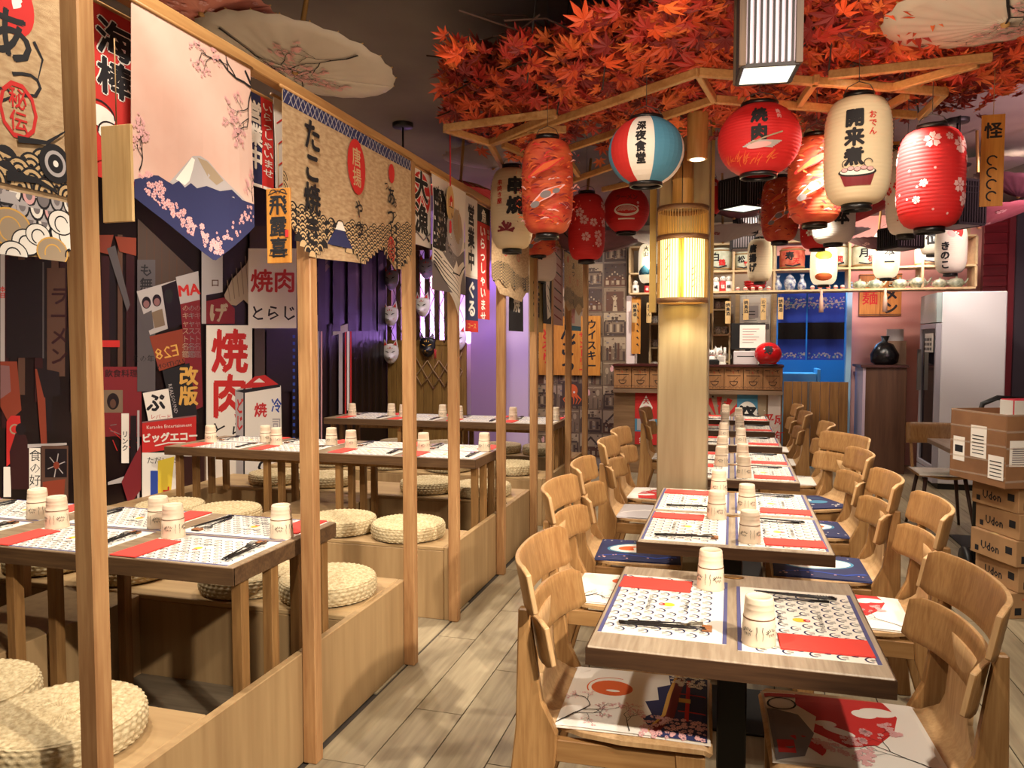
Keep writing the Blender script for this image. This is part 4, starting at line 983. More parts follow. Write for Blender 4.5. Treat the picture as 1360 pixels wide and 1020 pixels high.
Q([(310, 518), (322, 514), (322, 665), (312, 640)], PGRY); Q([(322, 518), (371, 512), (374, 660), (322, 664)], WHT); Q([(318, 516), (336, 500), (350, 498), (370, 512)], RED); Q([(310, 519), (370, 510), (370, 514), (322, 522)], BLK); Q([(334, 508), (342, 502), (350, 508)], WHT)
R4(321, 516, 323, 664, BLK); T('どじ', 316, 528, 22, RED, .04, vert=True, sx=.45); T('焼', 344, 552, 20, RED, .04, sx=.85); T('冷', 365, 546, 20, BLU, .03, sx=.7); T('司', 365, 570, 18, PGRY, .02, sx=.7); T('と', 352, 628, 40, BLK, .0)
# dark right end of the mural: poles and lit edges
for x, w, m, y0, y1 in ((398, 3, MAR, 440, 600), (404, 3, PGRY, 420, 560), (409, 5, SEP, 430, 600), (416, 6, PGRY, 430, 610), (424, 2, PINK, 440, 590), (436, 3, DPUR, 430, 560), (448, 5, PGRY, 440, 550), (456, 2, RED, 440, 555), (459, 3, WHT, 438, 545), (463, 2, RED, 440, 550)):
    R4(x, y0, x + w, y1, m)
Q([(408, 415), (425, 420), (426, 432), (408, 428)], PGRY); Q([(440, 436), (460, 430), (460, 440), (440, 446)], PGRY)
for k in range(2): Q([(405 + k * 2, 372 + k * 8), (430 + k * 2, 342 + k * 8), (434 + k * 2, 346 + k * 8), (408 + k * 2, 378 + k * 8)], SEP)
for k in range(6): x = 400 + k * 20; R4(x, 300, x + 10, 440, DPUR)
for k in range(5): P.stroke([(470 + k * 9, -330), (470 + k * 9, -560)], 1.2, DPUR)
P.build('street_mural', INK, mw, wallfn, 0, .0006, .0001)

# ================================================================ BACK WALLS
YF = 8.70
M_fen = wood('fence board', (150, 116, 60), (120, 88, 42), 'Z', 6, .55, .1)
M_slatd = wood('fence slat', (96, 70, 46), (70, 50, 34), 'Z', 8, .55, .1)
fz = ony(570, 455, YF).z; ft = ony(570, 332, YF).z
f = thing('slatted_fence', 'tall timber fence with an open slatted top and solid boards below, hung with masks', 'fence', (-4.09, YF, 0))
x = 0
while x < 1.02:
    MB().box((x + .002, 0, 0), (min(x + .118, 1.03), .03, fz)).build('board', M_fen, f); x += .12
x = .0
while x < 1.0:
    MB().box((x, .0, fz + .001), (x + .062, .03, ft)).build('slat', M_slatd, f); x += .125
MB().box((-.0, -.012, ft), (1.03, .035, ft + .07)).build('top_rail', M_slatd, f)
MB().box((-.0, -.008, fz - .03), (1.03, -.0005, fz + .03)).build('mid_rail', M_fen, f)
# glowing backing wall behind the slats
bw = MB().box((-4.2, 9.12, 0), (-2.4, 9.2, 3.1)).build('wall_behind_fence', mat('lilac wall', (206, 186, 214), .8)); tag(bw, kind='structure')
lamp('violet_strip_light', 'AREA', (-3.55, 8.98, 1.55), (-3.55, 9.12, 2.0), 30, (.62, .38, 1), (.9, .15))
lamp('rose_strip_light', 'AREA', (-3.7, 8.98, 2.45), (-3.7, 9.12, 2.0), 7, (1, .5, .6), (.6, .1))
pw = MB().box((-3.055, 8.86, 0), (-2.68, 9.12, 3.1)).build('wall_violet', mat('mauve panel', (150, 120, 160), .6)); tag(pw, kind='structure')
# net and rope
def net(name, label, x0, x1, z0, z1, sag, nx, nz, r, m, Y):
    t = thing(name, label, 'net', (0, Y, 0)); b = MB()
    for s in (-1, 1):
        for i in range(-nz, nx + nz):
            pts = []
            for k in range(nz + 1):
                a = i + s * k * .5
                if -.01 <= a <= nx + .01: u = a / nx; pts.append((x0 + (x1 - x0) * u, .004 * math.sin(k * 3 + i), z1 - (z1 - z0) * k / nz - sag * math.sin(PI * u)))
            if len(pts) > 1: b.tube(pts, r, 4)
    o = b.build('cords', m, t); o['kind'] = 'stuff'
    return t
net('dark_net', 'dark knotted cord net stretched over the open fence slats', -4.08, -3.08, fz, ft, 0, 8, 8, .004, mat('dark cord', (48, 36, 34), .8), YF - .018)
net('rope_net', 'sagging pale rope net draped on the solid fence boards', -3.85, -3.1, fz - .45, fz - .12, .10, 5, 3, .007, M_rope, YF - .022)
# fox masks
def fox(dark=0):
    t = thing('fox_mask', 'x', 'mask')
    base = [mat('mask white', (226, 220, 214), .5), mat('mask black', (22, 20, 24), .4), mat('mask grey', (120, 108, 112), .6)][dark]
    def fm(u, v):
        a = (u - .5) * PI; tt = v * 2 - 1
        w = .098 * (1 - .55 * max(0, -tt) ** 1.3) * math.sqrt(max(0, 1 - abs(tt) ** 5) + .02); nose = .05 * math.exp(-((tt + .35) / .25) ** 2) * math.exp(-(a / .5) ** 2)
        return (math.sin(a) * w, -(.045 * math.cos(a) + nose) * math.sqrt(max(0, 1 - tt ** 4)), tt * .125)
    MB().grid(fm, 18, 18, 0, .004).build('face', base, t)
    for s in (-1, 1):
        MB().add([(s * .025, -.035, .10), (s * .095, -.02, .085), (s * .075, -.01, .185), (s * .06, .0, .09)], [(0, 1, 2), (1, 3, 2), (3, 0, 2), (0, 3, 1)]).build('ear', base, t)
        MB().add([(s * .042, -.038, .112), (s * .078, -.029, .104), (s * .07, -.018, .158)], [(0, 1, 2)]).build('inner_ear', INK[RED if dark != 1 else GRY], t)
    P = Print(); ik = GOLD if dark == 1 else BLK
    for s in (-1, 1):
        P.stroke([(s * .018, .012), (s * .036, .026), (s * .062, .036)], [.003, .012, .003], ik); P.stroke([(s * .02, .06), (s * .03, .075)], (.004, .010), RED if dark != 1 else GOLD); P.stroke([(s * .045, -.03), (s * .07, -.02)], (.003, .001), ik); P.stroke([(s * .045, -.042), (s * .068, -.036)], (.003, .001), RED if dark != 1 else GOLD)
    P.ell(0, -.045, .009, .006, ik); P.stroke([(-.025, -.072), (0, -.066), (.025, -.072)], .003, RED if dark != 1 else GOLD); P.ell(0, .075, .006, .014, RED if dark != 1 else GOLD)
    def pf(u, v, h):
        tt = max(-1, min(1, v / .125)); w = .098 * (1 - .55 * max(0, -tt) ** 1.3) * math.sqrt(max(0, 1 - abs(tt) ** 5) + .02); a = math.asin(max(-1, min(1, u / w)))
        nose = .05 * math.exp(-((tt + .35) / .25) ** 2) * math.exp(-(a / .5) ** 2)
        return (u, -(.045 * math.cos(a) + nose) * math.sqrt(max(0, 1 - tt ** 4)) - h - .0015, v)
    P.build('painted_features', INK, t, pf, .012, .0012, .0004)
    return t
FX = [fox(0), fox(1), fox(2)]
for px, py, k, rz, lab in ((567, 357, 2, .1, 'dark grey fox mask, topmost of those on the fence'), (520, 372, 2, 0, 'dark grey fox mask half hidden behind the third post'), (562, 408, 0, -.15, 'large pale fox mask in the middle of the fence slats'),
        (519, 420, 0, .1, 'pale fox mask at middle height behind the third post'), (519, 470, 0, .25, 'white fox mask lowest on the left, grinning'), (568, 461, 1, .05, 'black fox mask with gold lines'), (609, 452, 0, 0, 'white fox mask farthest right with red tassels')):
    p = ony(px, py, YF - .03); o = place(FX[k], 0, p, rz, lab, 'fox masks on the fence'); 
for px in (593, 626):
    pass
for px, py, lab in ((577, 470, 'red'), (596, 458, 'red')):
    p = ony(px, py, YF - .045); o = MB().tube([(0, 0, .06), (.004, 0, .0), (0, 0, -.06)], .006, 5).tube([(.02, 0, .05), (.016, 0, .0), (.02, 0, -.055)], .006, 5).build('red_tassel', mat('red cord', (190, 40, 50), .8), None, loc=p); tag(o, 'pair of red tassel cords beside the ' + ('black mask' if px == 577 else 'rightmost white mask'), 'tassel', 'red tassels on the fence')

# ---------------- wall of printed vintage tiles
YT = 9.40
XT0, XT1 = -2.68, ony(832, 450, YT).x
wt = MB().box((XT0, YT + .012, 0), (XT1, YT + .10, 3.1)).build('wall_tiles', mat('tile grout', (150, 138, 126), .8)); tag(wt, kind='structure')
zr = ony(750, 511, YT).z; hh = .30; nrow = [zr + hh * k for k in range(-5, 7)]
def vintage(seed, w, h, dark):
    q = random.Random(seed); P = Print()
    P.rect(0, 0, w, h, (SEP, DSEP, PSEP, SEP, DSEP)[seed % 5] if not dark else DSEP)
    kind = seed % 6
    if kind in (0, 3):      # street front with signs
        P.rect(0, h * .62, w, h, PSEP); P.rect(w * .08, h * .12, w * .92, h * .6, SEP); P.rect(w * .05, h * .6, w * .95, h * .68, DSEP)
        for k in range(5): P.rect(w * (.12 + .16 * k), h * .16, w * (.22 + .16 * k), h * .5, (DSEP, PSEP)[k % 2])
        P.text('食堂', w * .5, h * .7, h * .16, DSEP, .03)
    elif kind == 1:         # gabled roof
        P.rect(0, 0, w, h * .45, BRN); P.poly([(0, h * .4), (w * .5, h * .92), (w, h * .4), (w, h * .3), (w * .5, h * .8), (0, h * .3)], DSEP)
        for k in range(7): P.rect(w * (.1 + .12 * k), h * (.3 + .35 * (1 - abs(k - 3) / 3.5)) * .9, w * (.16 + .12 * k), h * (.38 + .35 * (1 - abs(k - 3) / 3.5)) * .9, PSEP)
        for k in range(4): P.rect(w * (.08 + .24 * k), .02, w * (.22 + .24 * k), h * .26, (PSEP, SEP)[k % 2])
    elif kind == 2:         # standing figure
        P.rect(w * .1, 0, w * .9, h * .85, BRN); P.poly([(w * .4, 0), (w * .44, h * .45), (w * .38, h * .6), (w * .62, h * .6), (w * .56, h * .45), (w * .62, 0)], PSEP); P.ell(w * .5, h * .68, w * .06, h * .07, PSEP); P.ell(w * .5, h * .72, w * .07, h * .05, DSEP)
    elif kind == 4:         # skyline
        P.rect(0, h * .5, w, h, PSEP)
        for k in range(8): P.rect(w * k / 8, 0, w * (k + .8) / 8, h * q.uniform(.3, .85), (SEP, DSEP, BRN)[k % 3])
    else:                   # paper lanterns and poles
        for k in range(4): P.ell(w * (.16 + .22 * k), h * (.6 + .1 * (k % 2)), w * .08, h * .14, (PSEP, PINK, SEP)[k % 3]); P.stroke([(w * (.16 + .22 * k), 0), (w * (.16 + .22 * k), h * .45)], .006, BLK)
        P.rect(0, h * .9, w, h * .95, PSEP)
    it = []
    for k in range(22): x, y = q.random() * w * .95, q.random() * h * .95; a, b = q.uniform(.005, .03), q.uniform(.004, .02); it.append(([(x, y), (min(x + a, w), y), (min(x + a, w), min(y + b, h)), (x, min(y + b, h))], q.choice((DSEP, PSEP, SEP, BRN, GRY, MAR))))
    P.merge(it); return P
TM = mat('printed tile', (128, 108, 90), .35)
nc = 5; wc = (XT1 - XT0) / nc; tcache = {}
for i in range(nc):
    for j, z in enumerate(nrow):
        if z < -.01 or z + hh > 3.11: 
            if z < 0: continue
        key = (i * 7 + j * 5) % 12
        x = XT0 + i * wc
        if key not in tcache:
            o = MB().box((.003, 0, .003), (wc - .003, .0115, min(hh, 3.1 - z) - .003)).build('tile', TM, wt, loc=(x, YT, z))
            vintage(key, wc - .02, hh - .02, key % 3 == 0).build('print', INK, o, lambda u, v, h: (.01 + u, -h, .01 + v), 0, .0006, .0003)
            tcache[key] = o
        else:
            o = tcache[key].copy(); COL.objects.link(o); o.location = (x, YT, z)
            for ch in tcache[key].children: c = ch.copy(); COL.objects.link(c); c.parent = o
# octopus print and hanging wooden bar signs
P = Print(); x0, z0 = 0, 0
P.rect(-.13, -.14, .13, .14, DSEP); P.ell(0, .05, .07, .08, ORG)
for k in range(6): P.stroke([((k - 2.5) * .02, 0), ((k - 2.5) * .045, -.06), ((k - 2.5) * .03, -.12)], (.025, .008), ORG)
for s in (-1, 1): P.ell(s * .025, .03, .014, .014, WHT)
o = P.build('octopus_print', INK, wt, lambda u, v, h: (u, -h, v), 0, .004, .0003, loc=ony(760, 524, YT))
def dsign(P, w, h):
    P.text('ウイスキー', w * .26, h * -.06, h * .155, BLK, .04, True); P.text('サントリー', w * .0, -h * .30, h * .135, RED, .04, True)
t = thing('bar_sign_board', 'large honey board sign with black and red brush lettering on the tiled wall', 'sign', ony(756, 420, YT - .04))
sw = ony(797, 440, YT).x - ony(715, 440, YT).x; sh = ony(750, 420, YT).z - ony(750, 498, YT).z
for k in range(4): MB().box((-sw / 2 + k * sw / 4 + .002, 0, -sh), (-sw / 2 + (k + 1) * sw / 4 - .002, .02, 0)).build('plank', M_plk2, t, .002)
P = Print(); P.text('ウイスキー', sw * .36, -.04, sh * .17, BLK, .04, True); P.text('サントリー', sw * .22, -sh * .26, sh * .14, RED, .04, True); P.text('んごっ', -sw * .02, -.10, sh * .27, BLK, .05, True); P.text('どろり', -sw * .36, -sh * .2, sh * .2, RED, .04, True)
P.build('lettering', INK, t, lambda u, v, h: (u, -h, v), 0, .0006, .0003)

# ================================================================ COUNTER
YC = 9.0; CX0, CX1 = ony(815, 485, YC).x, ony(1040, 485, YC).x; CT = ony(900, 484, YC).z
ct = thing('bar_counter', 'bar counter faced with wooden menu plaques above festival posters', 'counter', (CX0, YC, 0))
cw = CX1 - CX0; zc1 = ony(900, 516, YC).z
MB().box((-.01, -.03, CT - .025), (cw + .01, .42, CT)).build('worktop', mat('dark red worktop', (70, 26, 24), .3), ct, .003)
MB().box((0, .02, 0), (cw, .40, CT - .0255)).build('body', wood('counter wood', (150, 118, 84), (124, 94, 64), 'X', 5), ct)
MB().box((-.0, -.035, zc1 - .055), (cw, .019, zc1 - .012)).build('ledge', wood('ledge wood', (150, 122, 96), (124, 98, 76), 'X', 5), ct)
nP = 9; pwid = cw / nP
pl = MB().box((.004, 0, 0), (pwid - .004, .012, CT - .032 - zc1)).build('plaque', wood('plaque brown', (176, 128, 84), (148, 104, 66), 'Z', 9), ct, .001)
P = Print(); ph = CT - .032 - zc1; w = pwid
P.stroke([(w * .1, ph * .88), (w * .35, ph * .86), (w * .3, ph * .76)], (.010, .003), BLK); P.stroke([(w * .5, ph * .9), (w * .62, ph * .84), (w * .8, ph * .88)], (.003, .008), BLK); P.stroke([(w * .7, ph * .9), (w * .76, ph * .72)], (.008, .003), BLK); P.stroke([(w * .45, ph * .82), (w * .5, ph * .72)], .006, RED)
P.rect(w * .15, ph * .62, w * .85, ph * .645, BLK); P.arc(w * .5, ph * .36, w * .2, .006, BLK, PI, 2 * PI, 10); P.rect(w * .28, ph * .355, w * .72, ph * .375, BLK); P.stroke([(w * .5, ph * .38), (w * .72, ph * .56)], .004, BLK); P.rect(w * .4, ph * .18, w * .6, ph * .21, BLK)
for k in range(5): P.arc(w * (.1 + .2 * k), ph * .05, w * .09, .003, DSEP, 0, PI, 6)
P.build('ink_drawing', INK, pl, lambda u, v, h: (u, -h, v), 0, .0006, .0003)
for k in range(nP):
    o = pl if k == 0 else copy_tree(pl, ct)
    o.location = (k * pwid, .005, zc1)
def yfn(Y): return lambda u, v, h: (lambda p: (p.x, Y - h, p.z))(ony(u, -v, Y))
def poster(name, label, x0, y0, x1, y1, Y, art, base, cat='poster', group=None):
    """flat sheet fixed on the plane Y; artwork in the picture units of that sheet"""
    a, b = ony(x0, y1, Y), ony(x1, y0, Y); W, H = b.x - a.x, b.z - a.z
    o = MB().box((0, 0, 0), (W, .003, H)).build(name, base, None, loc=(a.x, Y, a.z)); tag(o, label, cat, group)
    P = Print(); art(P, W, H); P.clip([(-.002, -.002), (W + .002, -.002), (W + .002, H + .002), (-.002, H + .002)]); P.build('print', INK, o, lambda u, v, h: (u, -h, v), 0, .0008, .0003)
    return o
def burst(P, x, y, r, m, n=16, r0=.35):
    for k in range(n): a = 2 * PI * k / n; P.stroke([(x + r * r0 * math.cos(a), y + r * r0 * math.sin(a)), (x + r * math.cos(a), y + r * math.sin(a))], (r * .04, r * .2), m)
PW = mat('poster paper', (214, 200, 190), .6)
def pa(P, W, H):
    P.rect(0, H * .5, W, H, RED); P.rect(0, 0, W, H * .5, CYN); P.poly([(W * .2, H * .72), (W * .5, H * .95), (W * .8, H * .72), (W * .7, H * .6), (W * .3, H * .6)], WHT); P.ell(W * .5, H * .66, W * .2, H * .1, PINK); P.rect(W * .1, H * .28, W * .9, H * .5, PGRY); P.text('天', W * .5, H * .8, H * .12, RED, .03)
    P.rect(0, 0, W, H * .25, RED); P.text('祭り', W * .5, H * .04, H * .13, WHT, .03)
poster('red_festival_poster', 'red and pale blue festival poster on the counter front left of the pillar', 843, 522, 873, 590, YC + .012, pa, PW)
def pb(P, W, H): P.rect(0, 0, W, H, BLK); P.ell(W * .5, H * .6, W * .32, H * .2, PSEP); P.ell(W * .4, H * .6, W * .06, H * .04, BLK); P.ell(W * .65, H * .6, W * .06, H * .04, BLK); P.stroke([(0, H * .2), (W, H * .4)], .02, WHT)
poster('dark_face_poster', 'dark drawn-face poster on the counter front beside the pillar', 874, 522, 897, 560, YC + .012, pb, PW)
def pc(P, W, H):
    P.rect(0, 0, W, H, PSEP); P.rect(W * .1, H * .6, W * .28, H, RED); burst(P, W * .45, H * .5, H * .45, RED); P.ell(W * .45, H * .5, H * .14, H * .14, WHT); P.text('江', W * .45, H * .42, H * .18, BLK, .03)
    P.rect(W * .66, H * .35, W * .9, H, CYN); P.ell(W * .78, H * .66, W * .12, H * .22, WHT); P.text('祭', W * .77, H * .5, H * .36, BLK, .05); burst(P, W * .2, H * .2, H * .25, RED, 12); burst(P, W * .82, H * .15, H * .25, RED, 14)
    q = random.Random(6); it = []
    for k in range(120): x, y = q.random() * W, q.random() * H; s = q.uniform(.006, .022); it.append(([(x, y), (x + s, y), (x + s, y + s), (x, y + s)], q.choice((BLK, RED, WHT, GRY, DRED))))
    P.merge(it[:70]); P.text('東京', W * .1, H * .3, H * .14, WHT, .03)
poster('festival_collage_poster', 'wide red, white and black festival collage with the kanji for festival', 905, 524, 1018, 600, YC + .012, pc, PW)
def pd(P, W, H): P.text('平成', W * .5, H * .5, H * .2, RED, .04); P.text('酉年', W * .5, H * .2, H * .2, RED, .02); P.arc(W * .5, H * .5, W * .4, .006, PINK, 0, 6.28, 16)
poster('pale_stamp_poster', 'pale poster with red stamps at the right end of the counter front', 1019, 524, 1037, 600, YC + .012, pd, PW)

# things on the counter
def on(px, Y): return (ony(px, 480, Y).x, Y, CT)
t = thing('till_monitor', 'back of a dark till monitor with a printed sheet taped on it', 'monitor', on(993, 9.12))
MB().box((-.185, .0, .17), (.185, .03, .47)).build('screen', M_black, t, .005); MB().box((-.03, .03, .0), (.03, .05, .3)).box((-.1, -.02, 0), (.1, .14, .012)).build('stand', M_black, t)
o = MB().box((-.09, -.004, .19), (.185, -.0005, .45)).build('paper_sheet', M_white, t); P = Print()
for k in range(6): P.rect(-.06, .40 - k * .03, .12 - .03 * (k % 3), .405 - k * .03, (RED, GRY)[k % 2])
P.build('printed_lines', INK, o, lambda u, v, h: (u, -.004 - h, v), 0, .0006, .0003)
o = MB().box((-.13, 0, 0), (.13, .16, .155)).build('receipt_printer', mat('pale plastic', (206, 196, 196), .5), None, .008, loc=on(990, 8.99)); tag(o, 'pale box-shaped printer under the till monitor', 'printer')
MB().box((-.09, -.0008, .09), (.09, .02, .1)).build('slot', M_black, o)
t = thing('red_ball_tin', 'shiny red ball-shaped tin with a dark kanji on the counter', 'tin', on(1020, 8.98))
prof = [(.09, 0), (.10, .006)] + [(.145 * math.cos(a), .125 + .13 * math.sin(a)) for a in [-.9 + i * .155 for i in range(16)]] + [(.02, .253), (.001, .255)]
MB().lathe(prof, 32).build('ball', mat('glossy red', (190, 24, 30), .12), t)
P = Print(); P.text('寿', 0, .13, .10, BLK, .04); P.build('kanji', INK, t, lambda u, v, h: (u, -math.sqrt(max(0, .147 ** 2 - u * u - (v - .125) ** 2 * .9)) - h, v), .02, .001, .0003)
MB().lathe([(.092, 0), (.104, .0), (.104, .012), (.092, .012)], 32).build('base_ring', M_black, t)
def lucky(px, Y, lab, s=1):
    t = thing('cat_figurine', lab, 'figurine', on(px, Y)); t.scale = (s, s, s); m = mat('porcelain white', (226, 220, 212), .3)
    MB().lathe([(.03, 0), (.04, .01), (.042, .04), (.03, .07), (.022, .08)], 16).build('body', m, t)
    h = MB().lathe([(.001, -.028)] + [(.032 * math.cos(a), .028 * math.sin(a)) for a in (-1, -.5, 0, .5, 1)] + [(.001, .028)], 16, (0, -.004, .10))
    for s_ in (-1, 1): h.add([(s_ * .008, -.006, .122), (s_ * .028, -.004, .116), (s_ * .022, 0, .142), (s_ * .018, .006, .118)], [(0, 1, 2), (1, 3, 2), (3, 0, 2)])
    h.build('head', m, t); MB().tube([(.034, -.01, .06), (.048, -.012, .09), (.046, -.014, .13)], .010, 8).build('raised_paw', m, t)
    P = Print(); P.ell(-.011, .104, .004, .005, BLK); P.ell(.011, .104, .004, .005, BLK); P.ell(0, .096, .003, .002, RED); P.build('face', INK, t, lambda u, v, h: (u, -.036 - h, v), 0, .001, .0003)
    MB().lathe([(.024, .076), (.027, .079), (.024, .082)], 16).build('collar', M_red, t)
lucky(945, 9.05, 'white beckoning cat figurine on the counter right of the pillar', 1.3); lucky(954, 9.12, 'smaller white beckoning cat with a raised paw beside the till', 1.5)
o = MB().box((-.05, 0, 0), (.05, .07, .02)).box((-.045, .01, .02), (.045, .05, .1)).build('card_stand', M_white, None, .002, loc=on(958, 8.98)); tag(o, 'small white card stand on the counter edge', 'card stand')
P = Print(); [P.rect(-.035, .085 - k * .012, .03, .088 - k * .012, GRY) for k in range(5)]; P.build('print', INK, o, lambda u, v, h: (u, .01 - h, v), 0, .0006, .0003)
o = MB().box((-.06, 0, 0), (.06, .1, .05)).box((-.05, .01, .05), (.05, .09, .06)).build('card_terminal', M_black, None, .006, loc=on(948, 8.97)); tag(o, 'small black card terminal on the counter', 'terminal')

# ---------------- lattice shelf above the counter
YS = 9.30
def sx(px): return ony(px, 384, YS).x
def sz(py): return ony(1050, py, YS).z
M_shelf = wood('shelf ply', (206, 178, 136), (184, 156, 116), 'X', 4, .5)
st = thing('hanging_shelf', 'long pale plywood lattice shelf above the counter, full of barrels and crockery', 'shelf', (sx(850), YS, 0))
X0 = sx(850); zS = [sz(385), sz(357), sz(322)]
def sp(nm, a, b): MB().box((a[0] - X0, a[1], a[2]), (b[0] - X0, b[1], b[2])).build(nm, M_shelf, st, .002)
XR = sx(1296)
sp('shelf_board', (sx(836), 0, zS[0] - .022), (XR, .3, zS[0])); sp('shelf_board', (sx(836), 0, zS[1] - .02), (XR, .3, zS[1])); sp('shelf_board', (sx(836), 0, zS[2]), (XR, .3, zS[2] + .02))
for px in (836, 866, 974, 1028, 1128, 1225, 1296):
    xx = sx(px); sp('divider', (xx - .012, 0, zS[0] + .001), (xx + .012, .3, zS[1] - .021)); sp('divider', (xx - .012, 0, zS[1] + .001), (xx + .012, .3, zS[2] - .001))
for px in (837, 1126, 1294): xx = sx(px); MB().box((xx - X0 - .015, .26, zS[2] + .02), (xx - X0 + .015, .30, 3.1)).build('hanger', M_shelf, st)
def barrel(px, py, w, kan, lab, m):
    p = ony(px, py, YS + .15); t = thing('sake_barrel', lab, 'barrel', (p.x, YS + .15, zS[1] + .001), 0, 'straw-wrapped sake barrels'); r = w / 2; H = r * 1.75
    MB().lathe([(r * .80, 0), (r * .97, H * .12), (r, H * .5), (r * .97, H * .85), (r * .85, H), (r * .8, H * 1.02)], 28).build('wrap', m, t)
    for z in (.1, .9): MB().lathe([(r * .97, H * z - .008), (r * 1.03, H * z), (r * .97, H * z + .008)], 28).build('straw_rope', M_rope, t)
    P = Print(); P.text(kan[0], -r * .25, H * .45, H * .4, BLK, .05); P.text(kan[1], r * .25, H * .25, H * .3, RED, .04); P.stroke([(-r * .6, H * .2), (0, H * .12), (r * .6, H * .22)], (.01, .02), BLK)
    P.build('brush_print', INK, t, lambda u, v, h: (u, -math.sqrt(max(.0001, (r * 1.005) ** 2 - u * u)) - h, v), .02, .002, .0004)
mb1, mb2 = mat('barrel white', (206, 208, 190), .8, c2=(180, 186, 160), scale=20), mat('barrel red', (176, 50, 36), .7, c2=(210, 120, 90), scale=12)
for a in ((955, 340, .30, '白鶴', 'pale green-white sake barrel just right of the pillar', mb1), (988, 340, .24, '松竹', 'white sake barrel with a red band beside the cream lantern', mb1), (1052, 345, .28, '寿天', 'red sake barrel over the doorway', mb2), (1108, 340, .30, '大関', 'white sake barrel right of the yellow-fish lantern', mb1),
          (1150, 340, .30, '月桂', 'white sake barrel with an orange crest left of the lit white lantern', mb1), (1236, 340, .32, '菊正', 'white sake barrel behind the mushroom lantern', mb1), (880, 340, .22, '男山', 'small sake barrel half hidden behind the wave lantern', mb1)): barrel(*a)
def vase(px, h, kind, lab, cat, name):
    p = ony(px, 380, YS + .08); t = thing(name, lab, cat, (p.x, YS + .08, zS[0] + .001), 0, 'crockery on the lower shelf'); m = mat('blue glazed china', (206, 208, 206), .25, c2=(60, 76, 130), scale=26)
    if kind == 'bottle': MB().lathe([(h * .18, 0), (h * .26, h * .15), (h * .25, h * .4), (h * .1, h * .7), (h * .09, h * .85), (h * .15, h), (h * .1, h * .985)], 20).build('body', m, t)
    elif kind == 'jar': MB().lathe([(h * .2, 0), (h * .24, h * .05), (h * .36, h * .45), (h * .3, h * .65), (h * .2, h * .7)], 22).build('body', m, t); MB().lathe([(h * .24, h * .705), (h * .22, h * .8), (h * .08, h * .9), (h * .05, h), (.001, h)], 22).build('lid', m, t)
    elif kind == 'pot':
        m2 = mat('celadon glaze', (176, 186, 160), .3, c2=(110, 120, 100), scale=30)
        MB().lathe([(h * .4, 0), (h * .6, h * .2), (h * .65, h * .45), (h * .45, h * .75), (h * .2, h * .82), (h * .08, h * .84), (h * .1, h), (.001, h)], 20).build('body', m2, t)
        MB().tube([(h * .55, 0, h * .3), (h * .8, 0, h * .5), (h * .95, 0, h * .8)], [h * .12, h * .08, h * .06], 8).build('spout', m2, t); MB().tube([(-h * .5, 0, h * .6), (-h * .85, 0, h * .6), (-h * .85, 0, h * .25), (-h * .5, 0, h * .2)], h * .05, 8).build('handle', m2, t)
    else:
        m3 = mat('doll red', (186, 40, 40), .5); MB().lathe([(h * .26, 0), (h * .3, h * .1), (h * .28, h * .6), (h * .2, h * .66)], 16).build('body', m3 if kind == 'doll' else mat('porcelain white', (226, 220, 212), .3), t)
        MB().lathe([(.001, h * .62)] + [(h * .2 * math.cos(a), h * .82 + h * .19 * math.sin(a)) for a in (-1, -.5, 0, .5, 1)] + [(.001, h * 1.01)], 16).build('head', mat('porcelain white', (226, 220, 212), .3), t)
        P = Print(); P.ell(-h * .07, h * .84, h * .025, h * .02, BLK); P.ell(h * .07, h * .84, h * .025, h * .02, BLK); P.text('福', 0, h * .2, h * .25, BLK if kind != 'doll' else WHT, .03); P.build('painted_face', INK, t, lambda u, v, hh_: (u, -h * (.21 if v > h * .6 else .305) - hh_, v), 0, .001, .0003)
for a in ((1033, .17, 'bottle', 'blue and white sake bottle, left of the china jar', 'bottle', 'sake_bottle'), (1049, .19, 'jar', 'blue and white lidded china jar over the doorway', 'jar', 'china_jar'), (1065, .18, 'bottle', 'blue and white sake bottle, right of the china jar', 'bottle', 'sake_bottle'),
          (1142, .11, 'pot', 'small green-grey teapot at the left end of the teapot row', 'teapot', 'teapot'), (1163, .12, 'pot', 'second small teapot under the lit white lantern', 'teapot', 'teapot'), (1195, .12, 'pot', 'third teapot, with a dark pattern', 'teapot', 'teapot'), (1219, .14, 'pot', 'large pale teapot in the middle of the right shelf', 'teapot', 'teapot'),
          (1248, .11, 'pot', 'dark green teapot under the mushroom lantern', 'teapot', 'teapot'), (1270, .12, 'pot', 'grey-green teapot near the right end of the shelf', 'teapot', 'teapot'),
          (951, .17, 'white', 'white figurine with a round head, first right of the pillar', 'figurine', 'doll_figurine'), (960, .18, 'doll', 'red doll figurine between two white ones', 'figurine', 'doll_figurine'), (968, .18, 'white', 'white figurine next to the shelf divider', 'figurine', 'doll_figurine'),
          (860, .14, 'doll', 'red doll figurine at the left end of the lower shelf', 'figurine', 'doll_figurine'), (844, .15, 'white', 'white figurine at the far left end of the lower shelf', 'figurine', 'doll_figurine')): vase(a[0], a[1], a[2], a[3], a[4], a[5])
t = thing('red_dish_stack', 'stack of glossy red bowls under the cream lantern on the shelf', 'bowl', (ony(1003, 380, YS + .1).x, YS + .12, zS[0] + .001))
for k in range(3): MB().lathe([(.05, k * .03), (.10 + .01 * k, k * .03 + .03), (.13, k * .03 + .055), (.124, k * .03 + .055), (.05, k * .03 + .01)], 24).build('bowl', mat('lacquer red', (160, 26, 26), .25), t)
eg = MB().lathe([(.001, 0), (.018, .003), (.024, .02), (.018, .04), (.001, .047)], 14).build('egg_doll', mat('cream egg', (226, 206, 190), .5)); tag(eg, 'x', 'figurine')
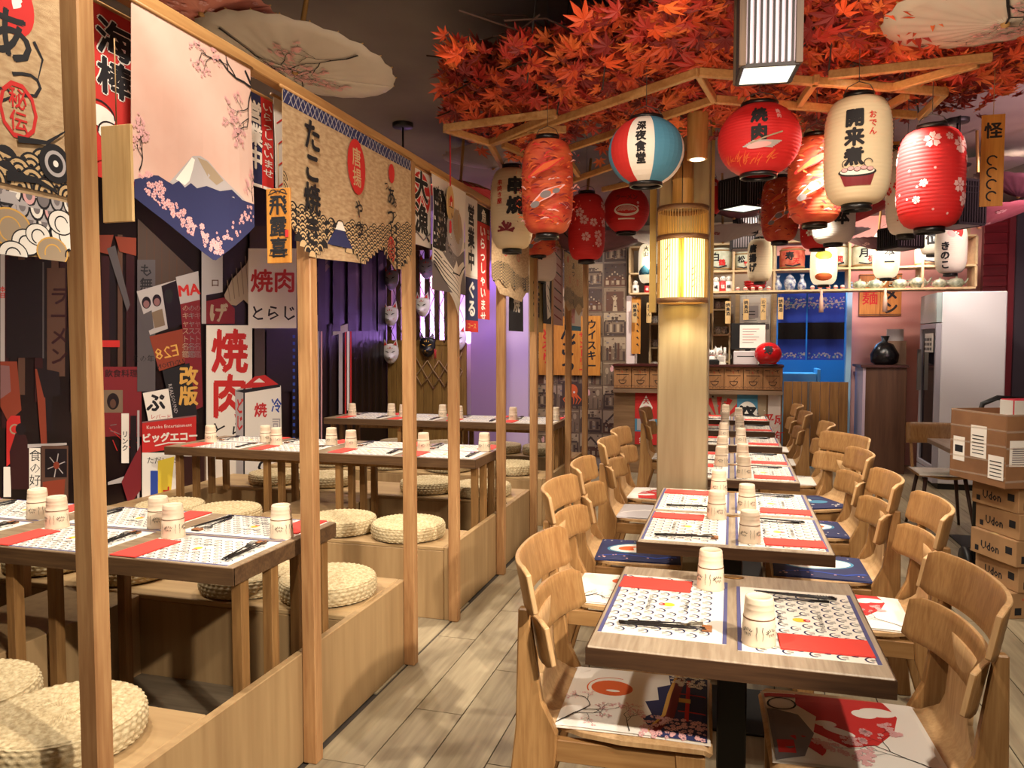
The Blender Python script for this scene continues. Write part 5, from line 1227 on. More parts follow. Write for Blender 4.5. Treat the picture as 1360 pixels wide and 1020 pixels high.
MB().lathe([(.0245, .016), (.0250, .02), (.0245, .024)], 14).build('red_band', M_red, eg)
for k, px in enumerate((980, 990, 1000, 1010, 1021, 1079, 1089, 1100, 1110, 1119)):
    p = ony(px, 380, YS + .02); place(eg, 0, (p.x, YS + .02, zS[0] + .001), 0, f'tiny egg-shaped doll on the shelf edge, {["first", "second", "third", "fourth", "fifth"][k % 5]} {"left of the doorway curtain" if k < 5 else "above the doorway curtain"}', 'tiny egg dolls on the shelf edge')
# little plaques hanging under the shelf
for px, py, h, l, rd in ((843, 402, .24, 'narrow plaque farthest left under the shelf', 0), (862, 402, .24, 'plaque second from the left under the shelf', 0), (967, 400, .26, 'reddish plaque left of the notice board', 0), (991, 397, .24, 'plaque hanging before the left of the notice board', 0), (1014, 396, .25, 'plaque hanging before the right of the notice board', 0), (1037, 395, .25, 'plaque hanging before the blue curtain', 0), (935, 400, .25, 'plaque half hidden at the right edge of the pillar', 0)):
    wplank('small_plaque', 'small wooden ' + l, px, py, .06, h, YS - .02, '焼鳥酒' if px % 2 else 'おでん', m=M_plk, group='small plaques under the shelf', top=zS[0] - ony(px, py, YS).z, face='Y')
for px, py in ((1091, 388), (1176, 380)):
    p = ony(px, py, YS - .03); t = thing('tassel', 'pale tassel hanging under the ' + ('yellow-fish lantern' if px < 1100 else 'lit white lantern'), 'tassel', (p.x, YS - .03, zS[0]), 0, 'pale tassels under the shelf')
    MB().lathe([(.004, 0), (.016, -.03), (.012, -.06), (.02, -.1), (.026, -.26), (.001, -.26)], 12).build('threads', mat('tassel thread', (220, 180, 160), .9), t)

# ---------------- back wall behind the counter
YB = 10.5
def bx_(nm, x0, x1, z0, z1, Y, m, d=.08, kind='structure', bev=0):
    o = MB().box((x0, Y, z0), (x1, Y + d, z1)).build(nm, m, None, bev); tag(o, kind=kind); return o
M_pinkw = mat('pink plaster', (226, 168, 156), .8)
xk = lambda px, Y=YB: ony(px, 450, Y).x; zk = lambda py, Y=YB: ony(1000, py, Y).z
bx_('wall_back', -2.6, xk(1030), 0, 3.1, YB, mat('warm grey wall', (170, 150, 130), .8))
bx_('wall_back_right', xk(1126), 4.4, 0, 3.1, YB, M_pinkw)
bx_('wall_over_door', xk(1030), xk(1126), zk(392) + .5, 3.1, YB, M_pinkw)
rv = MB().box((XT1, YT - .01, 0), (XT1 + .10, YT + .25, zS[0] - .03)).build('trim_white_return', mat('white paint', (224, 206, 200), .6)); tag(rv, kind='structure')
wplank('tall_sign_plank', 'tall honey-coloured plank with small black writing on the white return', 845, 395, .11, ony(845, 395, YT - .03).z - ony(845, 470, YT - .03).z, YT - .03, '', m=M_plk2, face='Y', deco=lambda P, w, h: [P.stroke([(w * .1, -h * (.1 + .12 * k)), (w * .3, -h * (.14 + .12 * k))], (.02, .008), BLK) for k in range(7)])
# small wall shelves behind the bar
for nm, pa_, pb_, rows_ in (('niche_shelf_unit', 862, 885, (396, 430, 462, 492)), ('niche_shelf_unit', 945, 980, (396, 412, 445, 480))):
    a, b = ony(pa_, 450, 10.1).x, ony(pb_, 450, 10.1).x; t = thing(nm, 'pale open shelf unit behind the bar, ' + ('left of the pillar' if pa_ < 900 else 'right of the pillar'), 'shelf', (a, 10.1, 0), 0, 'shelf units behind the bar')
    if pa_ > 900: b = ony(970, 450, 10.1).x
    zz = [ony(900, r_, 10.1).z for r_ in rows_]
    MB().box((0, .32, 0), (b - a, .34, zz[0] + .02)).build('back_panel', M_shelf, t)
    for s in (0, b - a - .02): MB().box((s, 0, 0), (s + .02, .319, zz[0] + .02)).build('side_panel', M_shelf, t)
    for z in zz: MB().box((.021, 0, z - .01), (b - a - .021, .319, z + .01)).build('shelf_board', M_shelf, t)
    for k, z in enumerate(zz[1:]):
        for j in range(2):
            c = MB().lathe([(.03, 0), (.05, .02), (.055, .05), (.045, .09), (.02, .10), (.001, .10)], 14); c.tube([(.05, 0, .07), (.085, 0, .07), (.085, 0, .03), (.05, 0, .02)], .007, 6)
            o = c.build('china_cup', mat('speckled china', (206, 196, 184), .35, c2=(110, 100, 96), scale=60), None, loc=(a + (b - a) * (.3 + .4 * j), 10.2, z + .0105)); tag(o, f'speckled china cup on the {["upper", "middle", "lower"][k]} niche shelf {"left" if pa_ < 900 else "right"} of the pillar, {["left", "right"][j]} one', 'cup', 'china cups in the niche shelves')
# notice board door
t = thing('notice_door', 'white door covered with notices behind the bar', 'door', (ony(982, 450, 10.3).x, 10.3, 0)); wd = ony(1023, 450, 10.3).x - ony(982, 450, 10.3).x; hd = ony(1000, 392, 10.3).z
MB().box((0, 0, 0), (wd, .04, hd)).build('door_leaf', mat('off white door', (214, 208, 196), .5), t, .004)
for s in (-.055, wd + .005): MB().box((s, -.01, 0), (s + .05, .05, hd + .05)).build('door_frame', M_shelf, t)
P = Print()
for (a, b, c, d, m) in ((.05, .9, .95, .98, WHT), (.1, .70, .6, .86, PGRY), (.62, .72, .92, .88, WHT), (.08, .74, .5, .75, BLK), (.12, .78, .5, .79, BLK), (.68, .55, .95, .62, GRY), (.7, .64, .9, .68, WHT)):
    P.rect(wd * a, hd * (.35 + .65 * b) if 0 else hd * (b * .45 + .55), wd * c, hd * (d * .45 + .55), m)
for k in range(9): P.rect(wd * .15, hd * (.86 - .012 * k), wd * (.5 + .05 * (k % 3)), hd * (.862 - .012 * k), BLK)
P.build('notices', INK, t, lambda u, v, h: (u, -h, v), 0, .001, .0004)

# ---------------- doorway with blue curtain
YD = 10.2
t = thing('blue_door_curtain', 'two-panel blue split curtain with pale flowers and a black band in the kitchen doorway', 'curtain', (0, YD, 0))
zt, zb = ony(1080, 386, YD).z, ony(1080, 478, YD).z
MB().tube([(ony(1031, 450, YD).x, 0, zt), (ony(1124, 450, YD).x, 0, zt)], .012, 8).build('rod', M_shelf, t)
for a, b in ((1033, 1070), (1072, 1121)):
    xa, xb = ony(a, 450, YD).x, ony(b, 450, YD).x; W, H = xb - xa, zt - zb
    fn = lambda u, v, h: (xa + u, -.012 * math.sin((xa + u) * 24) * min(1, -v / .3) - h, zt + v)
    C = Print(); C.poly([(0, 0), (0, -H), (W, -H), (W, 0)], 0); c = C.build('curtain_panel', [mat('blue curtain', (36, 66, 176), .85)], t, fn, .03, 0, 0)
    P = Print(); P.rect(0, -H * .70, W, -H * .46, BLK); q = random.Random(a); it = []
    for k in range(80): P.flower(q.random() * W, -H * q.uniform(.1, .26), q.uniform(.008, .016), PGRY if k % 3 else CYN, None, q.random() * 6, it)
    for k in range(44): P.flower(q.random() * W, -H * q.uniform(.90, .97), q.uniform(.007, .014), PGRY if k % 3 else CYN, None, q.random() * 6, it)
    P.merge([i for i in it if all(0 < p_[0] < W for p_ in i[0])]); P.stroke([(0, -H * .17), (W * .5, -H * .2), (W, -H * .16)], .008, PGRY)
    P.build('flower_print', INK, c, fn, .03, .0012, .0003)
dj = [bx_('door_1', ony(1124, 450, YD).x, ony(1131, 450, YD).x, 0, zt + .1, YD, mat('blue lit jamb', (150, 190, 220), .5), .12), bx_('door_2', ony(1026, 450, YD).x, ony(1031, 450, YD).x, 0, zt + .1, YD, M_shelf, .12)]
# half-height timber door below
YH = 9.95; a, b = ony(1040, 550, YH).x, ony(1126, 550, YH).x; hz = ony(1080, 507, YH).z
t = thing('half_door', 'half-height timber plank door under the blue curtain', 'door', (a, YH, 0)); n = 7
for k in range(n): MB().box((k * (b - a) / n + .002, 0, .02), ((k + 1) * (b - a) / n - .002, .03, hz)).build('plank', wood('dark honey plank', (140, 98, 52), (108, 72, 36), 'Z', 7), t)
MB().box((ony(1073, 550, YH).x - a - .012, -.012, .02), (ony(1073, 550, YH).x - a + .012, -.0005, hz)).build('steel_strip', M_steel, t)
# kitchen bench glimpsed under the curtain
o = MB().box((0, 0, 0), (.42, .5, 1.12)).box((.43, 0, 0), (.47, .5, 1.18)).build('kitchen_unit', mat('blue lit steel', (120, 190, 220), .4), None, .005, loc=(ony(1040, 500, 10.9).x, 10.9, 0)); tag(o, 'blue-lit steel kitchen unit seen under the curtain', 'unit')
# ramen sign
p = ony(1171, 376, 10.4); t = thing('ramen_sign', 'honey wooden sign with red and black kana for ramen on the pink wall', 'sign', (p.x, 10.468, p.z + .12))
W, H = ony(1200, 400, 10.4).x - ony(1143, 400, 10.4).x, p.z + .12 - ony(1170, 419, 10.4).z
for k in range(2): MB().box((-W / 2 + k * W / 2 + .002, 0, -H), (-W / 2 + (k + 1) * W / 2 - .002, .03, 0)).build('board', M_plk2, t, .002)
P = Print(); P.text('麺', -W * .24, -H * .70, H * .36, RED, .02); P.text('ラメン', W * .25, -H * .02, H * .31, BLK, .06, True)
for yy in (-H + .01, -.02): P.rect(-W / 2, yy, W / 2, yy + .01, BRN)
P.build('lettering', INK, t, lambda u, v, h: (u, -h, v), 0, .0006, .0003)

# ---------------- cabinet with bags, fridge, right wall
a, b = ony(1145, 550, 9.75).x, ony(1203, 550, 9.75).x; hz = ony(1180, 485, 9.75).z
t = thing('brown_cabinet', 'tall plain brown cabinet between the doorway and the fridge', 'cabinet', (a, 9.75, 0))
MB().box((.03, 0, 0), (b - a, .6, hz - .03)).build('body', wood('dark brown cabinet', (96, 66, 48), (78, 52, 38), 'Z', 4), t, .003); MB().box((-.03, -.03, hz - .0295), (b - a + .02, .62, hz)).build('top', mat('cabinet top', (70, 36, 30), .4), t, .003); MB().box((0, 0, .0), (.0295, .6, hz - .031)).build('pale_edge', mat('lilac edge', (176, 156, 170), .5), t)
p = ony(1178, 484, 9.8); o = MB().lathe([(.10, 0), (.15, .03), (.16, .12), (.10, .24), (.03, .28), (.05, .34), (.001, .33)], 20).build('bin_bag', mat('black plastic', (18, 18, 20), .25, bump=1, bscale=18), None, loc=(p.x, 9.95, hz + .001)); tag(o, 'knotted black plastic bag on the brown cabinet', 'bag')
p = ony(1193, 484, 9.8); t = thing('paper_bag', 'brown and white paper carrier bag on the cabinet beside the fridge', 'bag', (p.x, 9.95, hz + .001)); MB().box((-.10, -.06, 0), (.10, .06, .28)).build('bag_body', mat('kraft bag', (130, 104, 84), .8), t, .004); MB().box((-.09, .061, .0), (.09, .09, .42)).build('white_sheet', mat('dull white', (170, 166, 166), .7), t)
# fridge: glass front faces left, blank white side faces the room
FXa, FXb, FY0, FY1 = 2.02, 2.66, 8.82, 9.52; FH = ony(1238, 388, FY0).z
t = thing('glass_door_fridge', 'tall white glass-door drinks fridge showing its blank white side', 'fridge', (FXa, FY0, 0)); fw, fd = FXb - FXa, FY1 - FY0
MF = mat('fridge enamel', (226, 224, 228), .35); 
MB().box((.05, 0, .06), (fw, fd, FH)).build('cabinet_body', MF, t, .01); MB().box((.06, .02, 0), (fw - .02, fd - .02, .06)).build('plinth', M_black, t)
MB().box((.0, .0, .19), (.0495, .045, FH - .32)).box((.0, fd - .045, .19), (.0495, fd, FH - .32)).box((.0, .0455, .19), (.0495, fd - .0455, .24)).box((.0, .0455, FH - .37), (.0495, fd - .0455, FH - .32)).build('door_frame', mat('grey plastic', (170, 166, 176), .4), t, .003)
MB().box((.015, .046, .241), (.025, fd - .046, FH - .371)).build('glass_pane', mat('fridge glass', (40, 38, 46), .05, spec=.8), t)
MB().box((.0, 0, FH - .31), (.0495, fd, FH - .005)).build('header_panel', mat('header panel', (160, 178, 176), .3), t, .003); MB().box((.0, 0, .065), (.0495, fd, .18)).build('vent_grille', mat('grey plastic', (170, 166, 176), .4), t)
MB().box((-.04, fd - .1, 1.0), (-.0005, fd - .08, 1.45)).build('handle', M_steel, t)
o = MB().box((-.003, .10, FH - .62), (-.0005, .45, FH - .42)).build('price_label', M_white, t); P = Print(); [P.rect(.12 + .08 * (k % 4), FH - .60 + .05 * (k // 4), .17 + .08 * (k % 4), FH - .57 + .05 * (k // 4), BLK) for k in range(12)]; P.build('print', INK, o, lambda u, v, h: (-.003 - h, .57 - u, v), 0, .0006, .0003)
# red clad wall, dark column
YRW = 9.85; xr0, xr1 = 2.72, ony(1334, 450, YRW).x; zt_ = 3.1
rw = MB().box((xr0, YRW + .02, 0), (xr1, YRW + .1, 3.1)).build('wall_red', mat('red backing', (90, 18, 26), .6)); tag(rw, kind='structure')
z = 0; M_rb = mat('red clapboard', (140, 34, 44), .5, c2=(110, 22, 32), scale=5, stretch=(.2, 1, 4))
while z < 3.05:
    MB().add([(xr0, YRW - .01, z), (xr1, YRW - .01, z), (xr1, YRW + .019, z + .118), (xr0, YRW + .019, z + .118), (xr0, YRW + .019, z), (xr1, YRW + .019, z)], [(0, 1, 2, 3), (0, 4, 5, 1), (0, 3, 4), (1, 5, 2)]).build('clapboard', M_rb, rw); z += .12
bx_('trim_red_post', xr1, xr1 + .06, 0, 3.1, YRW - .06, mat('red trim', (120, 26, 36), .5), .12)
bx_('column_dark', xr1 + .061, xr1 + .25, 0, 3.1, YRW - .1, mat('dark grey column', (60, 52, 62), .6), .2)
bx_('wall_back_pink', xr1 + .251, 4.4, 0, 3.1, YRW, mat('dusky rose wall', (110, 60, 72), .7))
# things at the right: table, chair, cardboard boxes
t = thing('side_table', 'small dark-topped table with a cup, behind the cardboard boxes', 'table', (ony(1262, 600, 6.4).x + .28, 6.5, 0)); 
MB().box((-.34, -.34, .715), (.34, .34, .75)).build('tabletop', M_top, t, .003); MB().box((-.035, -.035, .01), (.035, .035, .714)).build('pedestal', M_black, t); MB().box((-.2, -.2, 0), (.2, .2, .01)).build('foot_plate', M_black, t)
sx0, sy0 = t.location.x, t.location.y
place(cp, 0, (sx0 - .22, sy0 - .1, .7505), 0, 'upturned cream paper cup on the small side table behind the boxes', 'upturned paper cups')
sd = thing('splay_leg_chair', 'wooden chair with round splayed dark legs beside the side table', 'chair', (sx0 - .22, sy0 + .40, 0), -PI / 2)
MB().grid(lambda u, v: (-.2 + .4 * v, (u - .5) * .42, .45 + .012 * math.cos(u * 6)), 8, 6, 0, .014).build('seat', M_oakx, sd); MB().grid(lambda u, v: (-.22 - .03 * v + .04 * abs(u * 2 - 1) ** 2, (u - .5) * .44, .68 + .17 * v), 10, 4, 0, .014).build('backrest', M_oak, sd)
for a in (-1, 1):
    for b in (-1, 1): MB().tube([(a * .14, b * .14, .445), (a * .23, b * .2, 0)], [.016, .011], 8).build('leg', mat('dark brown leg', (70, 46, 36), .5), sd)
    MB().bar((-.19, a * .17, .44), (-.24, a * .18, .72), .02, .03).build('back_post', M_oak, sd)
MB().grid(lambda u, v: (-.18 + .38 * v, (u - .5) * .40, .466 + .012 * math.sin(u * PI) * math.sin(v * PI)), 8, 6, 0, .012).build('seat_pad', M_white, sd)
# carton stack
M_card = mat('kraft cardboard', (176, 136, 92), .8, c2=(150, 112, 74), scale=4); M_card2 = mat('brown cardboard', (146, 104, 68), .7, c2=(122, 84, 54), scale=4)
bx0 = onz(1335, 812, 0); bX, bY = 1.50, 4.72
cz = 0; hgt = .145
for k in range(5):
    dx, dy, rz = (-.02, .02, .0, .015, .01)[k], (0, .01, -.01, .0, .01)[k], .36 + (.02, -.03, .015, -.02, .03)[k]
    t = thing('udon_carton', f'yellowish cardboard noodle carton, {["bottom one", "second from the bottom", "middle one", "fourth from the bottom", "top one"][k]} of the stack of five', 'carton', (bX + dx, bY + dy, cz), rz, 'stacked noodle cartons')
    MB().box((0, 0, 0), (.48, .36, hgt - .002)).build('box_body', M_card, t, .003); MB().box((0, .155, hgt - .0018), (.48, .205, hgt - .0008)).build('tape', mat('clear tape', (196, 170, 120), .2), t)
    P = Print()
    P.text('Udon', .24 + .02, .03, .075, BLK, .04); P.rect(.03, .02, .07, .06, BLK); P.text('NOODLE', .11, .10, .018, RED, .03)
    if k in (2, 4): P.rect(.14, .03, .42, .12, WHT); [P.rect(.17, .045 + .015 * j, .38, .048 + .015 * j, GRY) for j in range(4)]
    P.build('front_print', INK, t, lambda u, v, h: (u, -h, v), 0, .0006, .0003)
    P = Print(); P.text('Udon', .16, .04, .065, BLK, .04); P.rect(.28, .06, .33, .10, BLK); P.rect(.04, .02, .07, .05, BLK)
    P.build('side_print', INK, t, lambda u, v, h: (-h, .36 - u, v), 0, .0006, .0003)
    cz += hgt
t = thing('big_carton', 'large brown shipping carton wrapped in film on top of the noodle cartons', 'carton', (bX - .08, bY - .06, cz + .001), .36)
w, d, h = .60, .46, .40
MB().box((0, 0, 0), (w, .006, h)).box((0, d - .006, 0), (w, d, h)).box((0, .0061, 0), (.006, d - .0061, h)).box((w - .006, .0061, 0), (w, d - .0061, h)).box((.0061, .0061, 0), (w - .0061, d - .0061, .006)).build('box_body', M_card2, t, .002)
P = Print(); P.rect(.02, .12, .13, .26, WHT); [P.rect(.035, .13 + .012 * j, .11, .135 + .012 * j, GRY) for j in range(8)]
P.build('label', INK, t, lambda u, v, h_: (u + .0, -h_, v), 0, .0008, .0003)
P = Print(); P.rect(.03, .10, .13, .24, WHT); P.rect(.045, .15, .115, .19, BLK); P.rect(.18, .14, .31, .32, WHT); [P.rect(.195, .16 + .02 * j, .29, .165 + .02 * j, BLK) for j in range(6)]; P.rect(.33, .04, .45, .17, WHT); [P.rect(.345, .055 + .02 * j, .435, .06 + .02 * j, BLK) for j in range(5)]
P.build('label', INK, t, lambda u, v, h_: (-h_, d - u, v), 0, .0008, .0003)
fl = MB()
for k in range(5): fl.add([(.0, -.0015, .03 + k * .09), (w, -.0015, .06 + k * .085), (w, -.0015, .07 + k * .085), (0, -.0015, .042 + k * .09)], [(0, 1, 2, 3)]); fl.add([(-.0015, d, .03 + k * .09), (-.0015, 0, .05 + k * .085), (-.0015, 0, .06 + k * .085), (-.0015, d, .04 + k * .09)], [(0, 1, 2, 3)])
fl.build('wrap_streaks', mat('plastic film', (210, 190, 170), .15, alpha=.35), t)
t2 = thing('red_white_pack', 'red and white packet standing in the big carton', 'packet', (bX + .04, bY + .22, cz + .01), .36); MB().box((0, 0, 0), (.30, .12, .455)).build('pack_body', mat('pack red', (200, 40, 60), .5), t2, .006); MB().box((-.003, .01, .05), (-.0005, .11, .45)).box((0, -.003, .25), (.2, -.0005, .45)).build('white_panel', M_white, t2)
o = MB().grid(lambda u, v: (.22 * math.cos(u * 2 * PI) * math.sin(v * PI) * (1 + .1 * noise.noise(Vector((u * 9, v * 7, 0)))), .15 * math.sin(u * 2 * PI) * math.sin(v * PI) * (1 + .1 * noise.noise(Vector((u * 9, v * 7, 4)))), .13 - .13 * math.cos(v * PI) * (1 + .15 * noise.noise(Vector((u * 12, v * 9, 2))))), 32, 16).build('film_bundle', mat('clear crumpled film', (200, 184, 184), .2, alpha=.7, bump=1, bscale=30), None, loc=(bX + .28, bY + .38, cz + .22)); tag(o, 'crumpled clear plastic film bulging out of the big carton', 'film')
t = thing('hand_truck', 'black tubular trolley handle behind the cartons', 'trolley', (bX + .3, bY + .72, 0))
MB().tube([(-.30, .02, .05), (-.30, 0, 1.05), (-.28, 0, 1.13), (-.2, 0, 1.17), (.2, 0, 1.17), (.28, 0, 1.13), (.30, 0, 1.05), (.30, .02, .05)], .016, 8).build('handle_frame', M_black, t)
for s in (-1, 1):
    b = MB(); b.lathe([(.03, -.02), (.09, -.02), (.10, 0), (.09, .02), (.03, .02)], 20); o = b.build('wheel', M_black, t, loc=(s * .33, .08, .10)); o.rotation_euler = (0, PI / 2, 0)
MB().box((-.29, -.08, .012), (.29, .02, .02)).build('toe_plate', M_steel, t)
# ================================================================ HANGING FRAME of pale beams
ZF = 2.50
fr = thing('ceiling_frame', 'pale wooden ring frame hung around the pillar under the maple leaves', 'frame', (0, 0, 0))
def beam(p, q, z=ZF, w=.024, h=.032, z2=None):
    a, b = onz(p[0], p[1], z), onz(q[0], q[1], z2 or z)
    MB().bar(a, b, w, h).build('beam', M_pinex, fr, .003)
for p, q in (((590, 170), (738, 150)), ((653, 190), (928, 96)), ((928, 96), (1256, 122)), ((738, 152), (652, 189)), ((590, 171), (650, 190)), ((650, 190), (668, 222)), ((668, 192), (705, 208)),
             ((928, 98), (948, 132)), ((950, 132), (1216, 153)), ((748, 200), (948, 132)), ((748, 202), (768, 232)), ((700, 172), (752, 172)), ((1256, 122), (1222, 155)), ((1100, 100), (1318, 76)), ((1180, 118), (1300, 84)), ((1062, 138), (1085, 104)), ((760, 240), (822, 218)), ((800, 252), (905, 228)), ((1165, 150), (1205, 126))):
    beam(p, q)
beams = [o for o in fr.children]
for px, py in ((700, 110), (800, 120), (928, 96), (1100, 100), (1200, 115), (740, 152)):
    a = onz(px, py if py > 96 else 97, ZF); MB().tube([(a.x, a.y, ZF), (a.x + .05, a.y + .05, 3.1)], .003, 5).build('hanging_wire', mat('dark wire', (40, 34, 32), .6), fr)
# pillar-side strips and cladding lamps
for px in (868, 944):
    x = ony(px, 300, 4.46).x; z1 = ony(px, 415 if px < 900 else 416, 4.46).z; o = MB().box((x - .018, 4.425, z1), (x + .018, 4.47, 3.1)).build('trim_pillar_strip' , mat('lamplit pine strip', (206, 170, 90), .5)); tag(o, kind='structure')  # golden tone: the light on the wood is put into its colour

# ================================================================ LANTERNS
def lprof(kind, r, H):
    """radius at height v (0..H)"""
    def f(v):
        t = v / H * 2 - 1
        if kind == 'round': return r * math.sqrt(max(0, 1 - (t * .90) ** 2))
        return r * (1 - abs(t) ** 3.6) ** .42 * .56 + r * .44 if abs(t) < 1 else r * .44
    return f
M_wire = mat('lantern wire', (60, 52, 48), .5)
def lantern(kind, px, py, wpx, hpx, d, base, art, label, lit=0, name='paper_lantern', wire=.5, dist_px=None):
    """px,py centre of the body in the view, d = distance along the view axis"""
    c = Vector((0, 0, 1.5)) + ray(px, py) * d; r = wpx / 2 / CF * d; H = hpx / CF * d
    t = thing(name, label, 'lantern', (c.x, c.y, c.z - H / 2), math.atan2(c.y, c.x) - PI / 2 , 'hanging paper lanterns')
    f = lprof(kind, r, H); n = 26 if kind != 'round' else 22
    prof = []
    K = n * 3
    for i in range(K + 1):
        v = H * i / K; prof.append((f(v) * (1 + .010 * math.cos(i * 2 * PI / 3)), v))
    MB().lathe(prof, 40, cap=False).build('paper_body', base, t)
    rc = f(0) * 1.04; rt = f(H) * 1.04
    MB().lathe([(rc * .9, .0), (rc * 1.0, .002), (rc * 1.0, -H * .055), (rc * .88, -H * .058), (rc * .88, -.004), (rc * .9, 0)], 32, cap=False).build('bottom_cap', M_blackp, t)
    MB().lathe([(rt * .9, H), (rt * 1.0, H - .002), (rt * 1.0, H + H * .05), (rt * .86, H + H * .052), (rt * .86, H - .01), (rt * .9, H)], 32, cap=False).build('top_cap', M_blackp, t)
    MB().tube([(-rt, 0, H * 1.045), (-rt * .7, 0, H * 1.045 + .03), (0, 0, H * 1.045 + .045), (rt * .7, 0, H * 1.045 + .03), (rt, 0, H * 1.045)], .0018, 5).tube([(0, 0, H * 1.045 + .045), (0, 0, 3.1 - (c.z - H / 2))], .0016, 5).build('hanging_wire', M_wire, t)
    P = Print(); art(P, r, H)
    def fn(u, v, h):
        v = max(0, min(H, v)); rr = f(v) * 1.012 + h; a = -PI / 2 + u / r; return (rr * math.cos(a), rr * math.sin(a), v)
    if P.b: P.build('surface_print', INK, t, fn, (r * .16, H / 16), .001, .0002)
    if lit:
        l = bpy.data.lights.new('lantern_bulb', 'POINT'); l.energy = lit; l.color = (1, .9, .66); l.shadow_soft_size = .04
        lo = bpy.data.objects.new('lantern_bulb', l); COL.objects.link(lo); lo.location = (c.x, c.y - r * 1.3, c.z)
    return t
Lcream = mat('lantern cream paper', (216, 196, 160), .75); Lred = mat('lantern red paper', (196, 24, 26), .7); Lkoi = mat('lantern koi orange', (176, 46, 30), .7, c2=(200, 92, 50), scale=11, stretch=(1, 1, 1.6))
Lwhite = mat('lantern white paper', (214, 202, 190), .75); Lorg = mat('lantern orange red', (190, 58, 36), .7)
Llit = mat('lantern lit paper', (255, 240, 200), .8, emit=.5)
def sak(m, mc, n, seed, s=.05):
    def art(P, r, H):
        q = random.Random(seed); it = []
        for k in range(n): P.flower(q.uniform(-r * 2.6, r * 2.6), H * q.uniform(.12, .9), s * q.choice((.5, .9, 1)) * (r / .13), m, mc, q.random() * 6, it)
        P.merge(it)
        for k in range(n): P.ell(q.uniform(-r * 2.6, r * 2.6), H * q.uniform(.1, .9), s * .13, s * .13, m, 8)
    return art
def koi(P, r, H):
    q = random.Random(int(r * 1e5) % 997)
    for k in range(170):
        x, y = q.uniform(-r * 1.7, r * 1.7), H * q.uniform(.06, .94); a = q.uniform(-.7, .9); l = r * q.uniform(.10, .34)
        P.stroke([(x, y), (x + l * .5 * math.cos(a), y + l * .5 * math.sin(a) + l * .12), (x + l * math.cos(a), y + l * math.sin(a))], [.002, r * .06, .002], q.choice((ORG, RED, DRED, ORG, PINK, RED, DRED)))
    for (x, y, s, a) in ((-.05, .62, 1, .5), (.0, .34, 1.1, .6)):
        x *= r; y *= H; c, s_ = math.cos(a), math.sin(a)
        P.stroke([(x - r * .6 * c, y - r * .6 * s_), (x, y + r * .1), (x + r * .62 * c, y + r * .45)], [r * .08, r * .30 * s, r * .04], RED if y > H * .5 else PINK)
        P.stroke([(x - r * .5 * c, y - r * .5 * s_), (x, y + r * .1), (x + r * .5 * c, y + r * .4)], [r * .05, r * .20 * s, r * .03], ORG)
        if y < H * .5:
            for dx, dy, sz in ((-.36, -.3, .15), (-.05, .06, .17), (.25, .2, .12)): P.ell(x + dx * r, y + dy * r, r * sz, r * sz * .75, GRY, 12, rot=a)
def kan(txt, small=None, sc=.22, m=BLK, x=0, top=.86, pic=None, sm=RED, smx=-.55, step=1.1):
    def art(P, r, H):
        h = H * sc; P.text(txt, x * r, H * top, h, m, .07, True, 1.0, step=step)
        if small: P.text(small, smx * r, H * (top - .03), H * .075, sm, .03, True)
        if pic == 'leaf':
            q = random.Random(3)
            for k in range(14): a = -.9 + k * .25; P.stroke([(-.25 * r, H * .20), (-.25 * r + .5 * r * math.cos(a + .8) * q.uniform(.5, 1), H * .2 + .5 * r * math.sin(a + .8) * q.uniform(.5, 1))], (.003, .012), DRED)
        if pic == 'bowl':
            P.poly([(-.52 * r, H * .25), (.52 * r, H * .25), (.42 * r, H * .13), (-.38 * r, H * .13)], DRED); P.ell(0, H * .255, .56 * r, H * .045, BLK); P.ell(0, H * .262, .5 * r, H * .036, WHT)
            for k in range(5): P.ell((-.36 + .18 * k) * r, H * (.275 + .01 * (k % 2)), .1 * r, H * .022, BLK, 12); P.ell((-.36 + .18 * k) * r, H * (.277 + .01 * (k % 2)), .085 * r, H * .017, PINK, 12)
            for s in (-1, 1): P.arc(s * .3 * r, H * .33, .12 * r, .003, BLK, 0, 4, 10)
        if pic == 'grill':
            for k in range(6): P.stroke([(-.4 * r + k * .05 * r, H * (.30 + .012 * k)), (.35 * r + k * .04 * r, H * (.27 + .016 * k))], .004, PGRY)
            P.ell(.0, H * .30, .3 * r, H * .04, PINK, rot=.1); P.stroke([(-.2 * r, H * .33), (.55 * r, H * .48)], .005, PSEP)
            q = random.Random(2)
            for k in range(34): xx = r * q.uniform(-1.2, .4); P.stroke([(xx, H * q.uniform(.05, .16)), (xx + .15 * r, H * q.uniform(.12, .26))], (.004, .001), ORG)
    return art
def ramen(P, r, H):
    P.text('ラーメン', 0, H * .66, H * .14, DRED, .04); P.ell(0, H * .42, r * .55, H * .13, WHT); P.ell(0, H * .43, r * .46, H * .09, RED)
    for k in range(6): P.arc(0, H * .40, r * (.1 + .06 * k), .004, WHT, .1, PI - .1, 10, .5)
    P.rect(-r * .4, H * .22, r * .4, H * .25, WHT); P.ell(r * .5, H * .58, r * .06, r * .06, PINK, 10); P.ell(r * .5, H * .5, r * .05, r * .05, PINK, 10)
def tri(P, r, H):
    n = 6
    for k in range(n):
        a0 = -PI + k * 2 * PI / n + .32; a1 = a0 + 2 * PI / n; m = (CYN, RED, WHT, CYN, RED, WHT)[k]
        P.poly([(a0 * r, 0), (a1 * r, 0), (a1 * r, H), (a0 * r, H)], m)
    P.b = P.b[:]
    for k in range(4): P.text('深夜食堂'[k], -.2 * r, H * (.74 - .17 * k), H * .165, BLK, .045)
    P.text('深夜', 1.85 * r, H * .6, H * .16, BLK, .04, True)
